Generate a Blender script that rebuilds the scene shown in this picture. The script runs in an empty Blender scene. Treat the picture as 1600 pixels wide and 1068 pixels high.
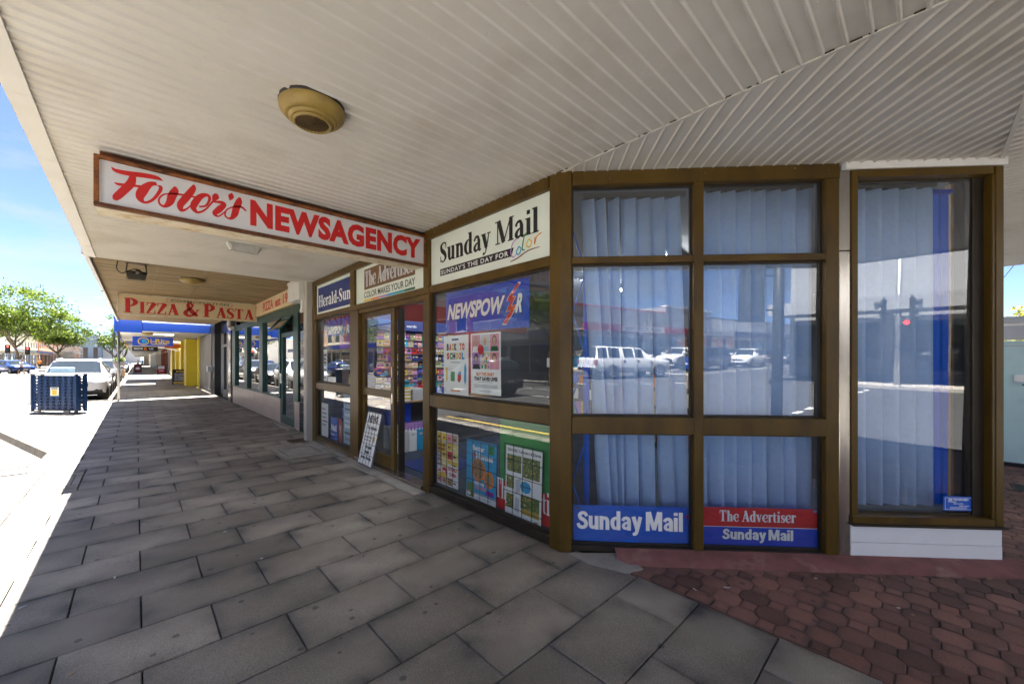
import bpy, bmesh, math, random
from mathutils import Vector, Matrix, noise
R = math.radians
random.seed(7)
SC = bpy.context.scene
COL = SC.collection

# ------------------------------------------------------------------ camera, sky, sun, exposure
cam_d = bpy.data.cameras.new('camera')
cam = bpy.data.objects.new('camera', cam_d); COL.objects.link(cam)
cam_d.sensor_width = 36.0; cam_d.lens = 13.86
cam_d.shift_y = 0.0181
cam_d.clip_start = 0.05; cam_d.clip_end = 3000
cam.location = (0, 0, 1.5)
cam.rotation_euler = (R(90), 0, R(-43.6))
SC.camera = cam
SUN_EL, SUN_AZ = 66.0, 1.0          # azimuth in degrees from +Y (down the street) towards +X
world = bpy.data.worlds.new('World'); SC.world = world
world.use_nodes = True
wn, wl = world.node_tree.nodes, world.node_tree.links
wn.clear()
sky = wn.new('ShaderNodeTexSky'); sky.sky_type = 'NISHITA'; sky.sun_disc = False
sky.sun_elevation = R(SUN_EL); sky.sun_rotation = R(SUN_AZ)
sky.air_density = 0.24; sky.dust_density = 0.12; sky.ozone_density = 1.2
wtc = wn.new('ShaderNodeTexCoord'); wmap = wn.new('ShaderNodeMapping')
wmap.inputs['Scale'].default_value = (1.0, 1.0, 3.6)
wl.new(wtc.outputs['Generated'], wmap.inputs['Vector'])
wno = wn.new('ShaderNodeTexNoise'); wno.inputs['Scale'].default_value = 2.6
wno.inputs['Detail'].default_value = 9; wno.inputs['Roughness'].default_value = 0.58
wl.new(wmap.outputs['Vector'], wno.inputs['Vector'])
wcr = wn.new('ShaderNodeValToRGB')
wcr.color_ramp.elements[0].position = 0.45; wcr.color_ramp.elements[0].color = (0, 0, 0, 1)
wcr.color_ramp.elements[1].position = 0.68; wcr.color_ramp.elements[1].color = (0.8, 0.8, 0.8, 1)
wl.new(wno.outputs['Fac'], wcr.inputs['Fac'])
wmx = wn.new('ShaderNodeMix'); wmx.data_type = 'RGBA'
wl.new(wcr.outputs['Color'], wmx.inputs[0])
wl.new(sky.outputs['Color'], wmx.inputs[6]); wmx.inputs[7].default_value = (1.6, 1.67, 1.78, 1)
wbg = wn.new('ShaderNodeBackground'); wbg.inputs['Strength'].default_value = 0.05
wl.new(wmx.outputs[2], wbg.inputs['Color'])
wout = wn.new('ShaderNodeOutputWorld'); wl.new(wbg.outputs['Background'], wout.inputs['Surface'])
sun_d = bpy.data.lights.new('sun', 'SUN'); sun_d.energy = 5.0; sun_d.angle = R(0.5)
sun_d.color = (1.0, 0.95, 0.87)
sun = bpy.data.objects.new('sun', sun_d); COL.objects.link(sun)
sdir = Vector((math.sin(R(SUN_AZ)) * math.cos(R(SUN_EL)), math.cos(R(SUN_AZ)) * math.cos(R(SUN_EL)), math.sin(R(SUN_EL))))
sun.rotation_euler = sdir.to_track_quat('Z', 'Y').to_euler()
sun.location = (0, 30, 40)
SC.view_settings.view_transform = 'Standard'; SC.view_settings.look = 'None'
SC.view_settings.exposure = 3.5; SC.view_settings.gamma = 1.0
SC.render.engine = 'CYCLES'
SC.cycles.max_bounces = 10; SC.cycles.diffuse_bounces = 7; SC.cycles.glossy_bounces = 4
SC.cycles.transparent_max_bounces = 10; SC.cycles.transmission_bounces = 6
SC.cycles.sample_clamp_indirect = 6.0
SC.cycles.use_adaptive_sampling = True; SC.cycles.adaptive_threshold = 0.02

# ------------------------------------------------------------------ materials
MATS = {}
def mat(name, col, rough=0.6, metal=0.0, var=0.0, vs=6.0, bump=0.0, bs=60.0, rnd=0.0, coat=0.0, emit=None, es=1.0, grime=None, gs=3.0, gp=(0.55, 0.75), spec=0.5, stretch=None, detail=3, trans=0.0):
    """Principled material with procedural tone variation (var), per-object variation (rnd), grime patches and bump."""
    m = bpy.data.materials.new(name); m.use_nodes = True
    nt = m.node_tree; N, L = nt.nodes, nt.links
    b = N['Principled BSDF']
    b.inputs['Roughness'].default_value = rough; b.inputs['Metallic'].default_value = metal
    b.inputs['Specular IOR Level'].default_value = spec
    if coat: b.inputs['Coat Weight'].default_value = coat; b.inputs['Coat Roughness'].default_value = 0.05
    if trans: b.inputs['Transmission Weight'].default_value = trans
    c4 = (col[0], col[1], col[2], 1)
    b.inputs['Base Color'].default_value = c4
    out = None
    if var or bump or grime is not None:
        tc = N.new('ShaderNodeTexCoord'); src = tc.outputs['Object']
        if stretch:
            mp = N.new('ShaderNodeMapping'); mp.inputs['Scale'].default_value = stretch
            L.new(src, mp.inputs['Vector']); src = mp.outputs['Vector']
    def noise_tex(scale, d=detail):
        n = N.new('ShaderNodeTexNoise'); n.inputs['Scale'].default_value = scale
        n.inputs['Detail'].default_value = d; n.inputs['Roughness'].default_value = 0.6
        L.new(src, n.inputs['Vector']); return n.outputs['Fac']
    def hsv_val(colour_socket, val_socket):
        h = N.new('ShaderNodeHueSaturation')
        if colour_socket is None: h.inputs['Color'].default_value = c4
        else: L.new(colour_socket, h.inputs['Color'])
        L.new(val_socket, h.inputs['Value']); return h.outputs['Color']
    def rng(sock, lo, hi):
        r = N.new('ShaderNodeMapRange'); r.inputs['To Min'].default_value = lo; r.inputs['To Max'].default_value = hi
        r.inputs['From Min'].default_value = 0.25; r.inputs['From Max'].default_value = 0.75
        L.new(sock, r.inputs['Value']); return r.outputs['Result']
    if var: out = hsv_val(out, rng(noise_tex(vs), 1 - var, 1 + var))
    if rnd:
        oi = N.new('ShaderNodeObjectInfo')
        r = N.new('ShaderNodeMapRange'); r.inputs['To Min'].default_value = 1 - rnd; r.inputs['To Max'].default_value = 1 + rnd
        L.new(oi.outputs['Random'], r.inputs['Value']); out = hsv_val(out, r.outputs['Result'])
    if grime is not None:
        n = noise_tex(gs, 4)
        cr = N.new('ShaderNodeValToRGB'); cr.color_ramp.elements[0].position = gp[0]; cr.color_ramp.elements[1].position = gp[1]
        L.new(n, cr.inputs['Fac'])
        mx = N.new('ShaderNodeMix'); mx.data_type = 'RGBA'
        L.new(cr.outputs['Color'], mx.inputs[0])
        if out is None: mx.inputs[6].default_value = c4
        else: L.new(out, mx.inputs[6])
        mx.inputs[7].default_value = (grime[0], grime[1], grime[2], 1); out = mx.outputs[2]
    if out is not None: L.new(out, b.inputs['Base Color'])
    if bump:
        bn = N.new('ShaderNodeBump'); bn.inputs['Strength'].default_value = bump; bn.inputs['Distance'].default_value = 0.01
        L.new(noise_tex(bs, 1), bn.inputs['Height']); L.new(bn.outputs['Normal'], b.inputs['Normal'])
    if emit is not None:
        b.inputs['Emission Color'].default_value = (emit[0], emit[1], emit[2], 1); b.inputs['Emission Strength'].default_value = es
        if es < 10: m.cycles.emission_sampling = 'NONE'
    MATS[name] = m
    return m
def flat(name, col, rough=0.5, **k): return mat(name, col, rough, **k)

def glass_mat(name, tint=(0.85, 0.9, 0.92), f0=0.10, rough=0.0, dirt=0.05):
    """thin window pane: see-through plus a mirror layer that grows towards grazing angles, faint dust"""
    m = bpy.data.materials.new(name); m.use_nodes = True
    N, L = m.node_tree.nodes, m.node_tree.links; N.clear()
    tr = N.new('ShaderNodeBsdfTransparent'); tr.inputs['Color'].default_value = (*tint, 1)
    gl = N.new('ShaderNodeBsdfGlossy'); gl.inputs['Roughness'].default_value = rough; gl.inputs['Color'].default_value = (0.95, 0.97, 1, 1)
    lw = N.new('ShaderNodeLayerWeight'); lw.inputs['Blend'].default_value = 0.5
    pw = N.new('ShaderNodeMath'); pw.operation = 'POWER'; pw.inputs[1].default_value = 4.0
    L.new(lw.outputs['Facing'], pw.inputs[0])
    mr = N.new('ShaderNodeMapRange'); mr.inputs['To Min'].default_value = f0; mr.inputs['To Max'].default_value = 1.0
    L.new(pw.outputs[0], mr.inputs['Value'])
    mx = N.new('ShaderNodeMixShader'); L.new(mr.outputs['Result'], mx.inputs['Fac'])
    L.new(tr.outputs['BSDF'], mx.inputs[1]); L.new(gl.outputs['BSDF'], mx.inputs[2])
    o = N.new('ShaderNodeOutputMaterial')
    if dirt:
        df = N.new('ShaderNodeBsdfDiffuse'); df.inputs['Color'].default_value = (0.45, 0.42, 0.38, 1)
        tc = N.new('ShaderNodeTexCoord'); n = N.new('ShaderNodeTexNoise'); n.inputs['Scale'].default_value = 3.0; n.inputs['Detail'].default_value = 3
        L.new(tc.outputs['Object'], n.inputs['Vector'])
        r = N.new('ShaderNodeMapRange'); r.inputs['From Min'].default_value = 0.45; r.inputs['From Max'].default_value = 0.8
        r.inputs['To Min'].default_value = 0.0; r.inputs['To Max'].default_value = dirt
        L.new(n.outputs['Fac'], r.inputs['Value'])
        m2 = N.new('ShaderNodeMixShader'); L.new(r.outputs['Result'], m2.inputs['Fac'])
        L.new(mx.outputs['Shader'], m2.inputs[1]); L.new(df.outputs['BSDF'], m2.inputs[2])
        L.new(m2.outputs['Shader'], o.inputs['Surface'])
    else: L.new(mx.outputs['Shader'], o.inputs['Surface'])
    MATS[name] = m; return m

def paver_mat(name, col, edge, rnd=0.16):
    """pressed concrete paver: speckle, per-paver tone, worn centre and grimy rim, gum spots"""
    m = mat(name, col, 0.6, var=0.14, vs=3.0, bump=0.25, bs=220.0)
    N, L = m.node_tree.nodes, m.node_tree.links; b = N['Principled BSDF']
    def math_(op, a, c=None):
        n = N.new('ShaderNodeMath'); n.operation = op
        for i, v in enumerate((a, c)):
            if v is None: continue
            if hasattr(v, 'links'): L.new(v, n.inputs[i])
            else: n.inputs[i].default_value = v
        return n.outputs[0]
    base = b.inputs['Base Color'].links[0].from_socket
    geo = N.new('ShaderNodeNewGeometry')
    gtc = N.new('ShaderNodeTexCoord')
    sep = N.new('ShaderNodeSeparateXYZ'); L.new(gtc.outputs['Generated'], sep.inputs[0])
    def edge_d(s): return math_('MULTIPLY', math_('ABSOLUTE', math_('SUBTRACT', s, 0.5)), 2.0)
    e = math_('MAXIMUM', math_('POWER', edge_d(sep.outputs[0]), 3.5), math_('POWER', edge_d(sep.outputs[1]), 2.2))
    nz = N.new('ShaderNodeTexNoise'); nz.inputs['Scale'].default_value = 3.4; nz.inputs['Detail'].default_value = 4
    L.new(geo.outputs['Position'], nz.inputs['Vector'])
    f = math_('MULTIPLY', e, math_('MULTIPLY', math_('POWER', nz.outputs['Fac'], 3.0), 3.6)); 
    mx = N.new('ShaderNodeMix'); mx.data_type = 'RGBA'; mx.clamp_factor = True
    L.new(f, mx.inputs[0]); L.new(base, mx.inputs[6]); mx.inputs[7].default_value = (*edge, 1)
    # broad grime
    nb = N.new('ShaderNodeTexNoise'); nb.inputs['Scale'].default_value = 1.1; nb.inputs['Detail'].default_value = 3
    L.new(geo.outputs['Position'], nb.inputs['Vector'])
    r1 = N.new('ShaderNodeMapRange'); r1.inputs['From Min'].default_value = 0.3; r1.inputs['From Max'].default_value = 0.7
    r1.inputs['To Min'].default_value = 0.68; r1.inputs['To Max'].default_value = 1.38
    L.new(nb.outputs['Fac'], r1.inputs['Value'])
    oi = N.new('ShaderNodeObjectInfo')
    r2 = N.new('ShaderNodeMapRange'); r2.inputs['To Min'].default_value = 1 - rnd; r2.inputs['To Max'].default_value = 1 + rnd
    L.new(oi.outputs['Random'], r2.inputs['Value'])
    # fine speckle
    sp = N.new('ShaderNodeTexNoise'); sp.inputs['Scale'].default_value = 320; sp.inputs['Detail'].default_value = 1
    L.new(geo.outputs['Position'], sp.inputs['Vector'])
    r3 = N.new('ShaderNodeMapRange'); r3.inputs['From Min'].default_value = 0.3; r3.inputs['From Max'].default_value = 0.7
    r3.inputs['To Min'].default_value = 0.6; r3.inputs['To Max'].default_value = 1.5
    L.new(sp.outputs['Fac'], r3.inputs['Value'])
    v = math_('MULTIPLY', math_('MULTIPLY', r1.outputs[0], r2.outputs[0]), r3.outputs[0])
    h = N.new('ShaderNodeHueSaturation'); L.new(mx.outputs[2], h.inputs['Color']); L.new(v, h.inputs['Value'])
    # old gum and drip spots
    vo = N.new('ShaderNodeTexVoronoi'); vo.inputs['Scale'].default_value = 5.5; L.new(geo.outputs['Position'], vo.inputs['Vector'])
    gm = math_('LESS_THAN', math_('ADD', vo.outputs['Distance'], math_('MULTIPLY', nz.outputs['Fac'], 0.10)), 0.15)
    gm = math_('MULTIPLY', gm, 0.6)
    m3 = N.new('ShaderNodeMix'); m3.data_type = 'RGBA'; L.new(gm, m3.inputs[0]); L.new(h.outputs['Color'], m3.inputs[6])
    m3.inputs[7].default_value = (0.03, 0.03, 0.032, 1)
    L.new(m3.outputs[2], b.inputs['Base Color'])
    return m

# ------------------------------------------------------------------ geometry helpers
class Frame:
    """local facade frame: s to the viewer's right, d outwards to the viewer, z up"""
    def __init__(self, o, right, out, up=(0, 0, 1)):
        self.o = Vector(o); self.r = Vector(right).normalized(); self.n = Vector(out).normalized(); self.u = Vector(up).normalized()
    def __call__(self, s, d, z): return self.o + self.r * s + self.n * d + self.u * z
W = Frame((0, 0, 0), (1, 0, 0), (0, 1, 0))
class MB:
    def __init__(self, fr=None): self.v = []; self.f = []; self.m = []; self.fr = fr or W; self.sm = set()
    def face(self, pts, m=None):
        i = len(self.v); self.v.extend([tuple(p) for p in pts]); self.f.append(tuple(range(i, i + len(pts)))); self.m.append(m)
    def quad(self, s0, s1, z0, z1, d, m=None):
        F = self.fr; self.face([F(s0, d, z0), F(s1, d, z0), F(s1, d, z1), F(s0, d, z1)], m); return self
    def poly(self, pts, d, m=None):
        F = self.fr; self.face([F(p[0], d, p[1]) for p in pts], m); return self
    def box(self, s0, s1, d0, d1, z0, z1, m=None):
        F = self.fr; i = len(self.v)
        for z in (z0, z1):
            for s, d in ((s0, d0), (s1, d0), (s1, d1), (s0, d1)): self.v.append(tuple(F(s, d, z)))
        for q in ((3, 2, 1, 0), (4, 5, 6, 7), (0, 1, 5, 4), (1, 2, 6, 5), (2, 3, 7, 6), (3, 0, 4, 7)):
            self.f.append(tuple(i + k for k in q)); self.m.append(m)
        return self
    def prism(self, pts, d0, d1, m=None):
        """polygon in (s,z) extruded over d"""
        F = self.fr; n = len(pts); i = len(self.v)
        for d in (d0, d1):
            for p in pts: self.v.append(tuple(F(p[0], d, p[1])))
        self.f.append(tuple(range(i, i + n))); self.m.append(m)
        self.f.append(tuple(range(i + 2 * n - 1, i + n - 1, -1))); self.m.append(m)
        for k in range(n):
            j = (k + 1) % n; self.f.append((i + k, i + n + k, i + n + j, i + j)); self.m.append(m)
        return self
    def slab(self, pts, z0, z1, m=None):
        """polygon in (s,d) extruded over z"""
        F = self.fr; n = len(pts); i = len(self.v)
        for z in (z0, z1):
            for p in pts: self.v.append(tuple(F(p[0], p[1], z)))
        self.f.append(tuple(range(i + n - 1, i - 1, -1))); self.m.append(m)
        self.f.append(tuple(range(i + n, i + 2 * n))); self.m.append(m)
        for k in range(n):
            j = (k + 1) % n; self.f.append((i + k, i + j, i + n + j, i + n + k)); self.m.append(m)
        return self
    def tube(self, pts, r, n=8, m=None, caps=True):
        P = [Vector(p) for p in pts]; k = len(P)
        rr = r if isinstance(r, (list, tuple)) else [r] * k
        i0 = len(self.v); prev = None
        for j in range(k):
            t = (P[min(j + 1, k - 1)] - P[max(j - 1, 0)]); t = t.normalized() if t.length > 1e-9 else Vector((0, 0, 1))
            a = prev if prev is not None else (Vector((0, 0, 1)) if abs(t.z) < 0.9 else Vector((1, 0, 0)))
            a = (a - t * a.dot(t)); a = a.normalized() if a.length > 1e-6 else t.orthogonal().normalized(); prev = a; b = t.cross(a)
            for q in range(n):
                an = 2 * math.pi * q / n; self.v.append(tuple(P[j] + (a * math.cos(an) + b * math.sin(an)) * rr[j]))
        for j in range(k - 1):
            for q in range(n):
                q2 = (q + 1) % n
                self.sm.add(len(self.f)); self.f.append((i0 + j * n + q, i0 + j * n + q2, i0 + (j + 1) * n + q2, i0 + (j + 1) * n + q)); self.m.append(m)
        if caps:
            self.f.append(tuple(i0 + q for q in range(n - 1, -1, -1))); self.m.append(m)
            self.f.append(tuple(i0 + (k - 1) * n + q for q in range(n))); self.m.append(m)
        return self
    def lathe(self, c, prof, n=24, axis=(0, 0, 1), m=None, smooth=True):
        """prof: (radius, height) pairs about axis through c"""
        ax = Vector(axis).normalized(); a = ax.orthogonal().normalized(); b = ax.cross(a); c = Vector(c); i0 = len(self.v)
        for r, h in prof:
            for q in range(n):
                an = 2 * math.pi * q / n; self.v.append(tuple(c + ax * h + (a * math.cos(an) + b * math.sin(an)) * max(r, 1e-4)))
        for j in range(len(prof) - 1):
            for q in range(n):
                q2 = (q + 1) % n
                if smooth: self.sm.add(len(self.f))
                self.f.append((i0 + j * n + q, i0 + j * n + q2, i0 + (j + 1) * n + q2, i0 + (j + 1) * n + q)); self.m.append(m)
        return self
    def grid(self, rows, m=None, closed=False):
        """rows of points -> quads (smooth)"""
        i0 = len(self.v); n = len(rows[0])
        for r in rows: self.v.extend([tuple(p) for p in r])
        for j in range(len(rows) - 1):
            for q in range(n if closed else n - 1):
                q2 = (q + 1) % n
                self.sm.add(len(self.f)); self.f.append((i0 + j * n + q, i0 + j * n + q2, i0 + (j + 1) * n + q2, i0 + (j + 1) * n + q)); self.m.append(m)
        return self
    def flatmesh(self, me, s0, z0, sx, sz, d, m=None, shear=0.0):
        """a cached 2-D mesh (verts, faces) placed on the frame"""
        vs, fs = me; i = len(self.v); F = self.fr
        for x, y in vs: self.v.append(tuple(F(s0 + x * sx + y * sz * shear, d, z0 + y * sz)))
        for f in fs: self.f.append(tuple(i + k for k in f)); self.m.append(m)
        return self
    def ribbon(self, pts, d, m=None, sub=6, s0=0, z0=0, sx=1, sz=1, shear=0):
        """pen stroke: (x, y, width) control points, Catmull-Rom, flat on the frame"""
        P = spline(pts, sub); n = len(P); L = []; Rr = []
        for j in range(n):
            a, b = P[max(j - 1, 0)], P[min(j + 1, n - 1)]
            tx, ty = b[0] - a[0], b[1] - a[1]; l = math.hypot(tx, ty) or 1
            nx, ny = -ty / l, tx / l; w = P[j][2] / 2
            L.append((P[j][0] + nx * w, P[j][1] + ny * w)); Rr.append((P[j][0] - nx * w, P[j][1] - ny * w))
        F = self.fr
        def q(p): return F(s0 + (p[0] + p[1] * shear) * sx, d, z0 + p[1] * sz)
        for j in range(n - 1): self.face([q(Rr[j]), q(Rr[j + 1]), q(L[j + 1]), q(L[j])], m)
        return self
    def mesh(self, name, recalc=True):
        me = bpy.data.meshes.new(name)
        me.from_pydata(self.v, [], self.f)
        names = []
        for x in self.m:
            if x not in names: names.append(x)
        for x in names: me.materials.append(MATS[x] if isinstance(x, str) else x)
        if len(names) > 1: me.polygons.foreach_set('material_index', [names.index(x) for x in self.m])
        for k in self.sm: me.polygons[k].use_smooth = True
        if recalc:
            bm = bmesh.new(); bm.from_mesh(me)
            bmesh.ops.remove_doubles(bm, verts=bm.verts, dist=1e-5)
            bmesh.ops.recalc_face_normals(bm, faces=bm.faces); bm.to_mesh(me); bm.free()
        me.update(); return me
    def build(self, name, parent=None, m=None, recalc=True, bevel=0, local=False, seg=1):
        if m is not None: self.m = [m if x is None else x for x in self.m]
        o = bpy.data.objects.new(name, self.mesh(name, recalc)); COL.objects.link(o)
        if parent is not None:
            o.parent = parent
            if not local: o.matrix_parent_inverse = pinv(parent)
        if bevel:
            b = o.modifiers.new('bevel', 'BEVEL'); b.width = bevel; b.segments = seg; b.limit_method = 'ANGLE'; b.angle_limit = R(40)
        return o
def wmat(o):
    """world matrix without a depsgraph update"""
    M = o.matrix_basis.copy()
    if o.parent is not None: return wmat(o.parent) @ o.matrix_parent_inverse @ M
    return M
def pinv(parent): return wmat(parent).inverted()
def spline(pts, sub):
    if len(pts) < 3: return pts
    out = []
    for i in range(len(pts) - 1):
        p0, p1, p2, p3 = pts[max(i - 1, 0)], pts[i], pts[i + 1], pts[min(i + 2, len(pts) - 1)]
        for k in range(sub):
            t = k / sub; t2 = t * t; t3 = t2 * t
            out.append(tuple(0.5 * (2 * b + (c - a) * t + (2 * a - 5 * b + 4 * c - d) * t2 + (3 * b - a - 3 * c + d) * t3) for a, b, c, d in zip(p0, p1, p2, p3)))
    out.append(pts[-1]); return out
def tag(o, label=None, cat=None, group=None, kind=None):
    if label: o['label'] = label
    if cat: o['category'] = cat
    if group: o['group'] = group
    if kind: o['kind'] = kind
    return o
def thing(name, label, cat, loc=(0, 0, 0), rz=0.0, group=None):
    o = bpy.data.objects.new(name, None); COL.objects.link(o); o.empty_display_size = 0.2
    o.location = loc; o.rotation_euler = (0, 0, rz); tag(o, label, cat, group); return o
def piece(name, me, parent, loc, rz=0.0, group=None):
    o = bpy.data.objects.new(name, me); COL.objects.link(o)
    o.parent = parent; o.matrix_parent_inverse = pinv(parent); o.location = loc; o.rotation_euler = (0, 0, rz); return o
def copy_tree(o, parent=None):
    c = o.copy(); COL.objects.link(c)
    if parent is not None: c.parent = parent
    for ch in list(o.children): copy_tree(ch, c)
    return c

# ------------------------------------------------------------------ lettering
_tc = {}
def glyphs(s, bold=0.0, space=1.0):
    """plain sans lettering, fitted to a unit box: (verts, faces), plus aspect"""
    k = (s, bold, space)
    if k in _tc: return _tc[k]
    cu = bpy.data.curves.new('t', 'FONT'); cu.body = s; cu.offset = bold; cu.space_character = space; cu.resolution_u = 3; cu.fill_mode = 'FRONT'
    ob = bpy.data.objects.new('t', cu)
    me = bpy.data.meshes.new_from_object(ob)
    xs = [v.co.x for v in me.vertices]; ys = [v.co.y for v in me.vertices]
    x0, x1, y0, y1 = min(xs), max(xs), min(ys), max(ys); w, h = x1 - x0, y1 - y0
    res = ([((v.co.x - x0) / w, (v.co.y - y0) / h) for v in me.vertices], [tuple(p.vertices) for p in me.polygons])
    bpy.data.objects.remove(ob); bpy.data.curves.remove(cu); bpy.data.meshes.remove(me)
    _tc[k] = res; return res
def text(mb, s, s0, s1, z0, z1, d, m, bold=0.0, shear=0.0, space=1.0):
    """lettering stretched into the box s0..s1, z0..z1"""
    sh = shear * (z1 - z0)
    mb.flatmesh(glyphs(s, bold, space), s0, z0, (s1 - s0) - sh, z1 - z0, d, m, shear)
_T, _t = 0.185, 0.055
def _stem(x, y0, y1, w=_T): return ('s', [(x, y0, w), (x, y1, w)])
def _sf(x, y, w=0.36, h=0.055): return ('r', x - w / 2, y, x + w / 2, y + h)
SERIF = {
 'H': (0.92, [_stem(.2, 0, 1), _stem(.7, 0, 1), ('r', .2, .47, .7, .53), _sf(.2, 0), _sf(.2, .945), _sf(.7, 0), _sf(.7, .945)]),
 'P': (0.78, [_stem(.2, 0, 1), _sf(.2, 0, .42), _sf(.15, .945, .26), ('p', [(.2, .97, .06), (.42, .96, .08), (.6, .74, .2), (.42, .5, .08), (.2, .49, .06)])]),
 'I': (0.42, [_stem(.2, 0, 1), _sf(.2, 0), _sf(.2, .945)]),
 'Z': (0.72, [('s', [(.1, .03, .1), (.6, .97, .26)]), ('r', .04, 0, .66, .07), ('r', .06, .93, .66, 1), ('r', .59, 0, .66, .27), ('r', .06, .73, .13, 1)]),
 'A': (0.86, [('s', [(.14, .02, .07), (.44, 1, .09)]), ('s', [(.68, .02, .2), (.4, 1, .2)]), ('r', .22, .28, .62, .34), _sf(.14, 0, .28), _sf(.68, 0, .34)]),
 'T': (0.8, [_stem(.38, 0, 1), _sf(.38, 0, .4), ('r', .02, .92, .74, 1), ('r', .02, .7, .08, 1), ('r', .68, .7, .74, 1)]),
 'S': (0.66, [('p', [(.56, .74, .05), (.5, .92, .06), (.32, .97, .07), (.13, .84, .15), (.2, .6, .2), (.42, .44, .2), (.52, .22, .15), (.34, .03, .07), (.14, .08, .06), (.07, .28, .05)]), ('r', .52, .68, .57, .98), ('r', .06, .02, .11, .32)]),
 'M': (1.16, [_stem(.14, 0, 1, .06), _stem(.96, 0, 1), ('s', [(.2, 1, .2), (.52, .02, .2)]), ('s', [(.52, .02, .06), (.94, 1, .06)]), _sf(.14, 0, .3), _sf(.1, .945, .26), _sf(.96, 0), _sf(1.0, .945, .28)]),
 '&': (0.95, [('p', [(.86, .5, .05), (.74, .26, .07), (.52, .05, .1), (.26, .03, .12), (.12, .22, .2), (.28, .46, .1), (.5, .66, .08), (.52, .86, .12), (.4, .97, .08), (.28, .86, .14), (.32, .62, .18), (.56, .28, .22), (.84, .03, .12)]), ('r', .72, .47, .96, .52)]),
 'e': (0.6, [('p', [(.1, .36, .06), (.5, .37, .06), (.48, .6, .12), (.3, .67, .07), (.11, .5, .16), (.1, .25, .19), (.28, .03, .1), (.46, .06, .07), (.54, .2, .04)])]),
 'r': (0.5, [_stem(.18, 0, .68), _sf(.18, 0, .32), _sf(.13, .63, .22), ('p', [(.22, .45, .06), (.3, .62, .09), (.42, .62, .14), (.46, .52, .14)])]),
 'a': (0.62, [_stem(.43, .08, .5, .17), ('p', [(.1, .5, .12), (.2, .65, .1), (.36, .65, .12), (.43, .45, .17)]), ('p', [(.43, .4, .05), (.22, .32, .1), (.12, .16, .16), (.22, .03, .1), (.43, .14, .06)]), ('p', [(.43, .1, .16), (.5, .02, .08), (.6, .07, .04)])]),
 'l': (0.38, [_stem(.19, 0, 1), _sf(.19, 0, .34), _sf(.14, .945, .24)]),
 'i': (0.38, [_stem(.19, 0, .68), _sf(.19, 0, .34), _sf(.14, .63, .24), ('r', .1, .82, .28, .99)]),
 'd': (0.68, [_stem(.48, 0, 1), _sf(.54, 0, .22), _sf(.43, .945, .24), ('p', [(.48, .56, .06), (.32, .66, .07), (.13, .48, .17), (.13, .2, .17), (.3, .02, .08), (.48, .12, .06)])]),
 'h': (0.7, [_stem(.17, 0, 1), _sf(.17, 0, .3), _sf(.12, .945, .24), ('p', [(.2, .46, .05), (.34, .63, .09), (.49, .5, .18), (.5, .02, .18)]), _sf(.5, 0, .3)]),
 'n': (0.7, [_stem(.17, 0, .68), _sf(.17, 0, .3), _sf(.12, .63, .24), ('p', [(.2, .46, .05), (.34, .63, .09), (.49, .5, .18), (.5, .02, .18)]), _sf(.5, 0, .3)]),
 'u': (0.7, [_stem(.5, .03, .68), _sf(.56, 0, .22), _sf(.45, .63, .24), _sf(.12, .63, .24), ('p', [(.17, .66, .18), (.18, .18, .18), (.3, .04, .09), (.46, .2, .05)])]),
 'v': (0.66, [('s', [(.14, .66, .2), (.34, .02, .18)]), ('s', [(.5, .66, .06), (.34, .02, .07)]), _sf(.14, .63, .32), _sf(.5, .63, .24)]),
 'y': (0.66, [('s', [(.14, .66, .2), (.34, .04, .18)]), ('p', [(.52, .66, .06), (.36, .06, .07), (.24, -.2, .07), (.1, -.2, .13)]), _sf(.14, .63, .32), _sf(.52, .63, .24)]),
 's': (0.52, [('p', [(.42, .5, .05), (.34, .64, .07), (.16, .58, .12), (.18, .42, .16), (.38, .28, .17), (.4, .1, .13), (.24, .03, .07), (.08, .16, .05)]), ('r', .39, .46, .43, .68), ('r', .07, 0, .11, .22)]),
 't': (0.44, [('p', [(.19, .9, .06), (.19, .6, .17), (.19, .16, .17), (.28, .03, .09), (.4, .1, .04)]), ('r', .03, .6, .4, .67)]),
 '-': (0.34, [('r', .02, .28, .3, .4)]),
 ' ': (0.3, []),
}
_b = 0.235
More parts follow.
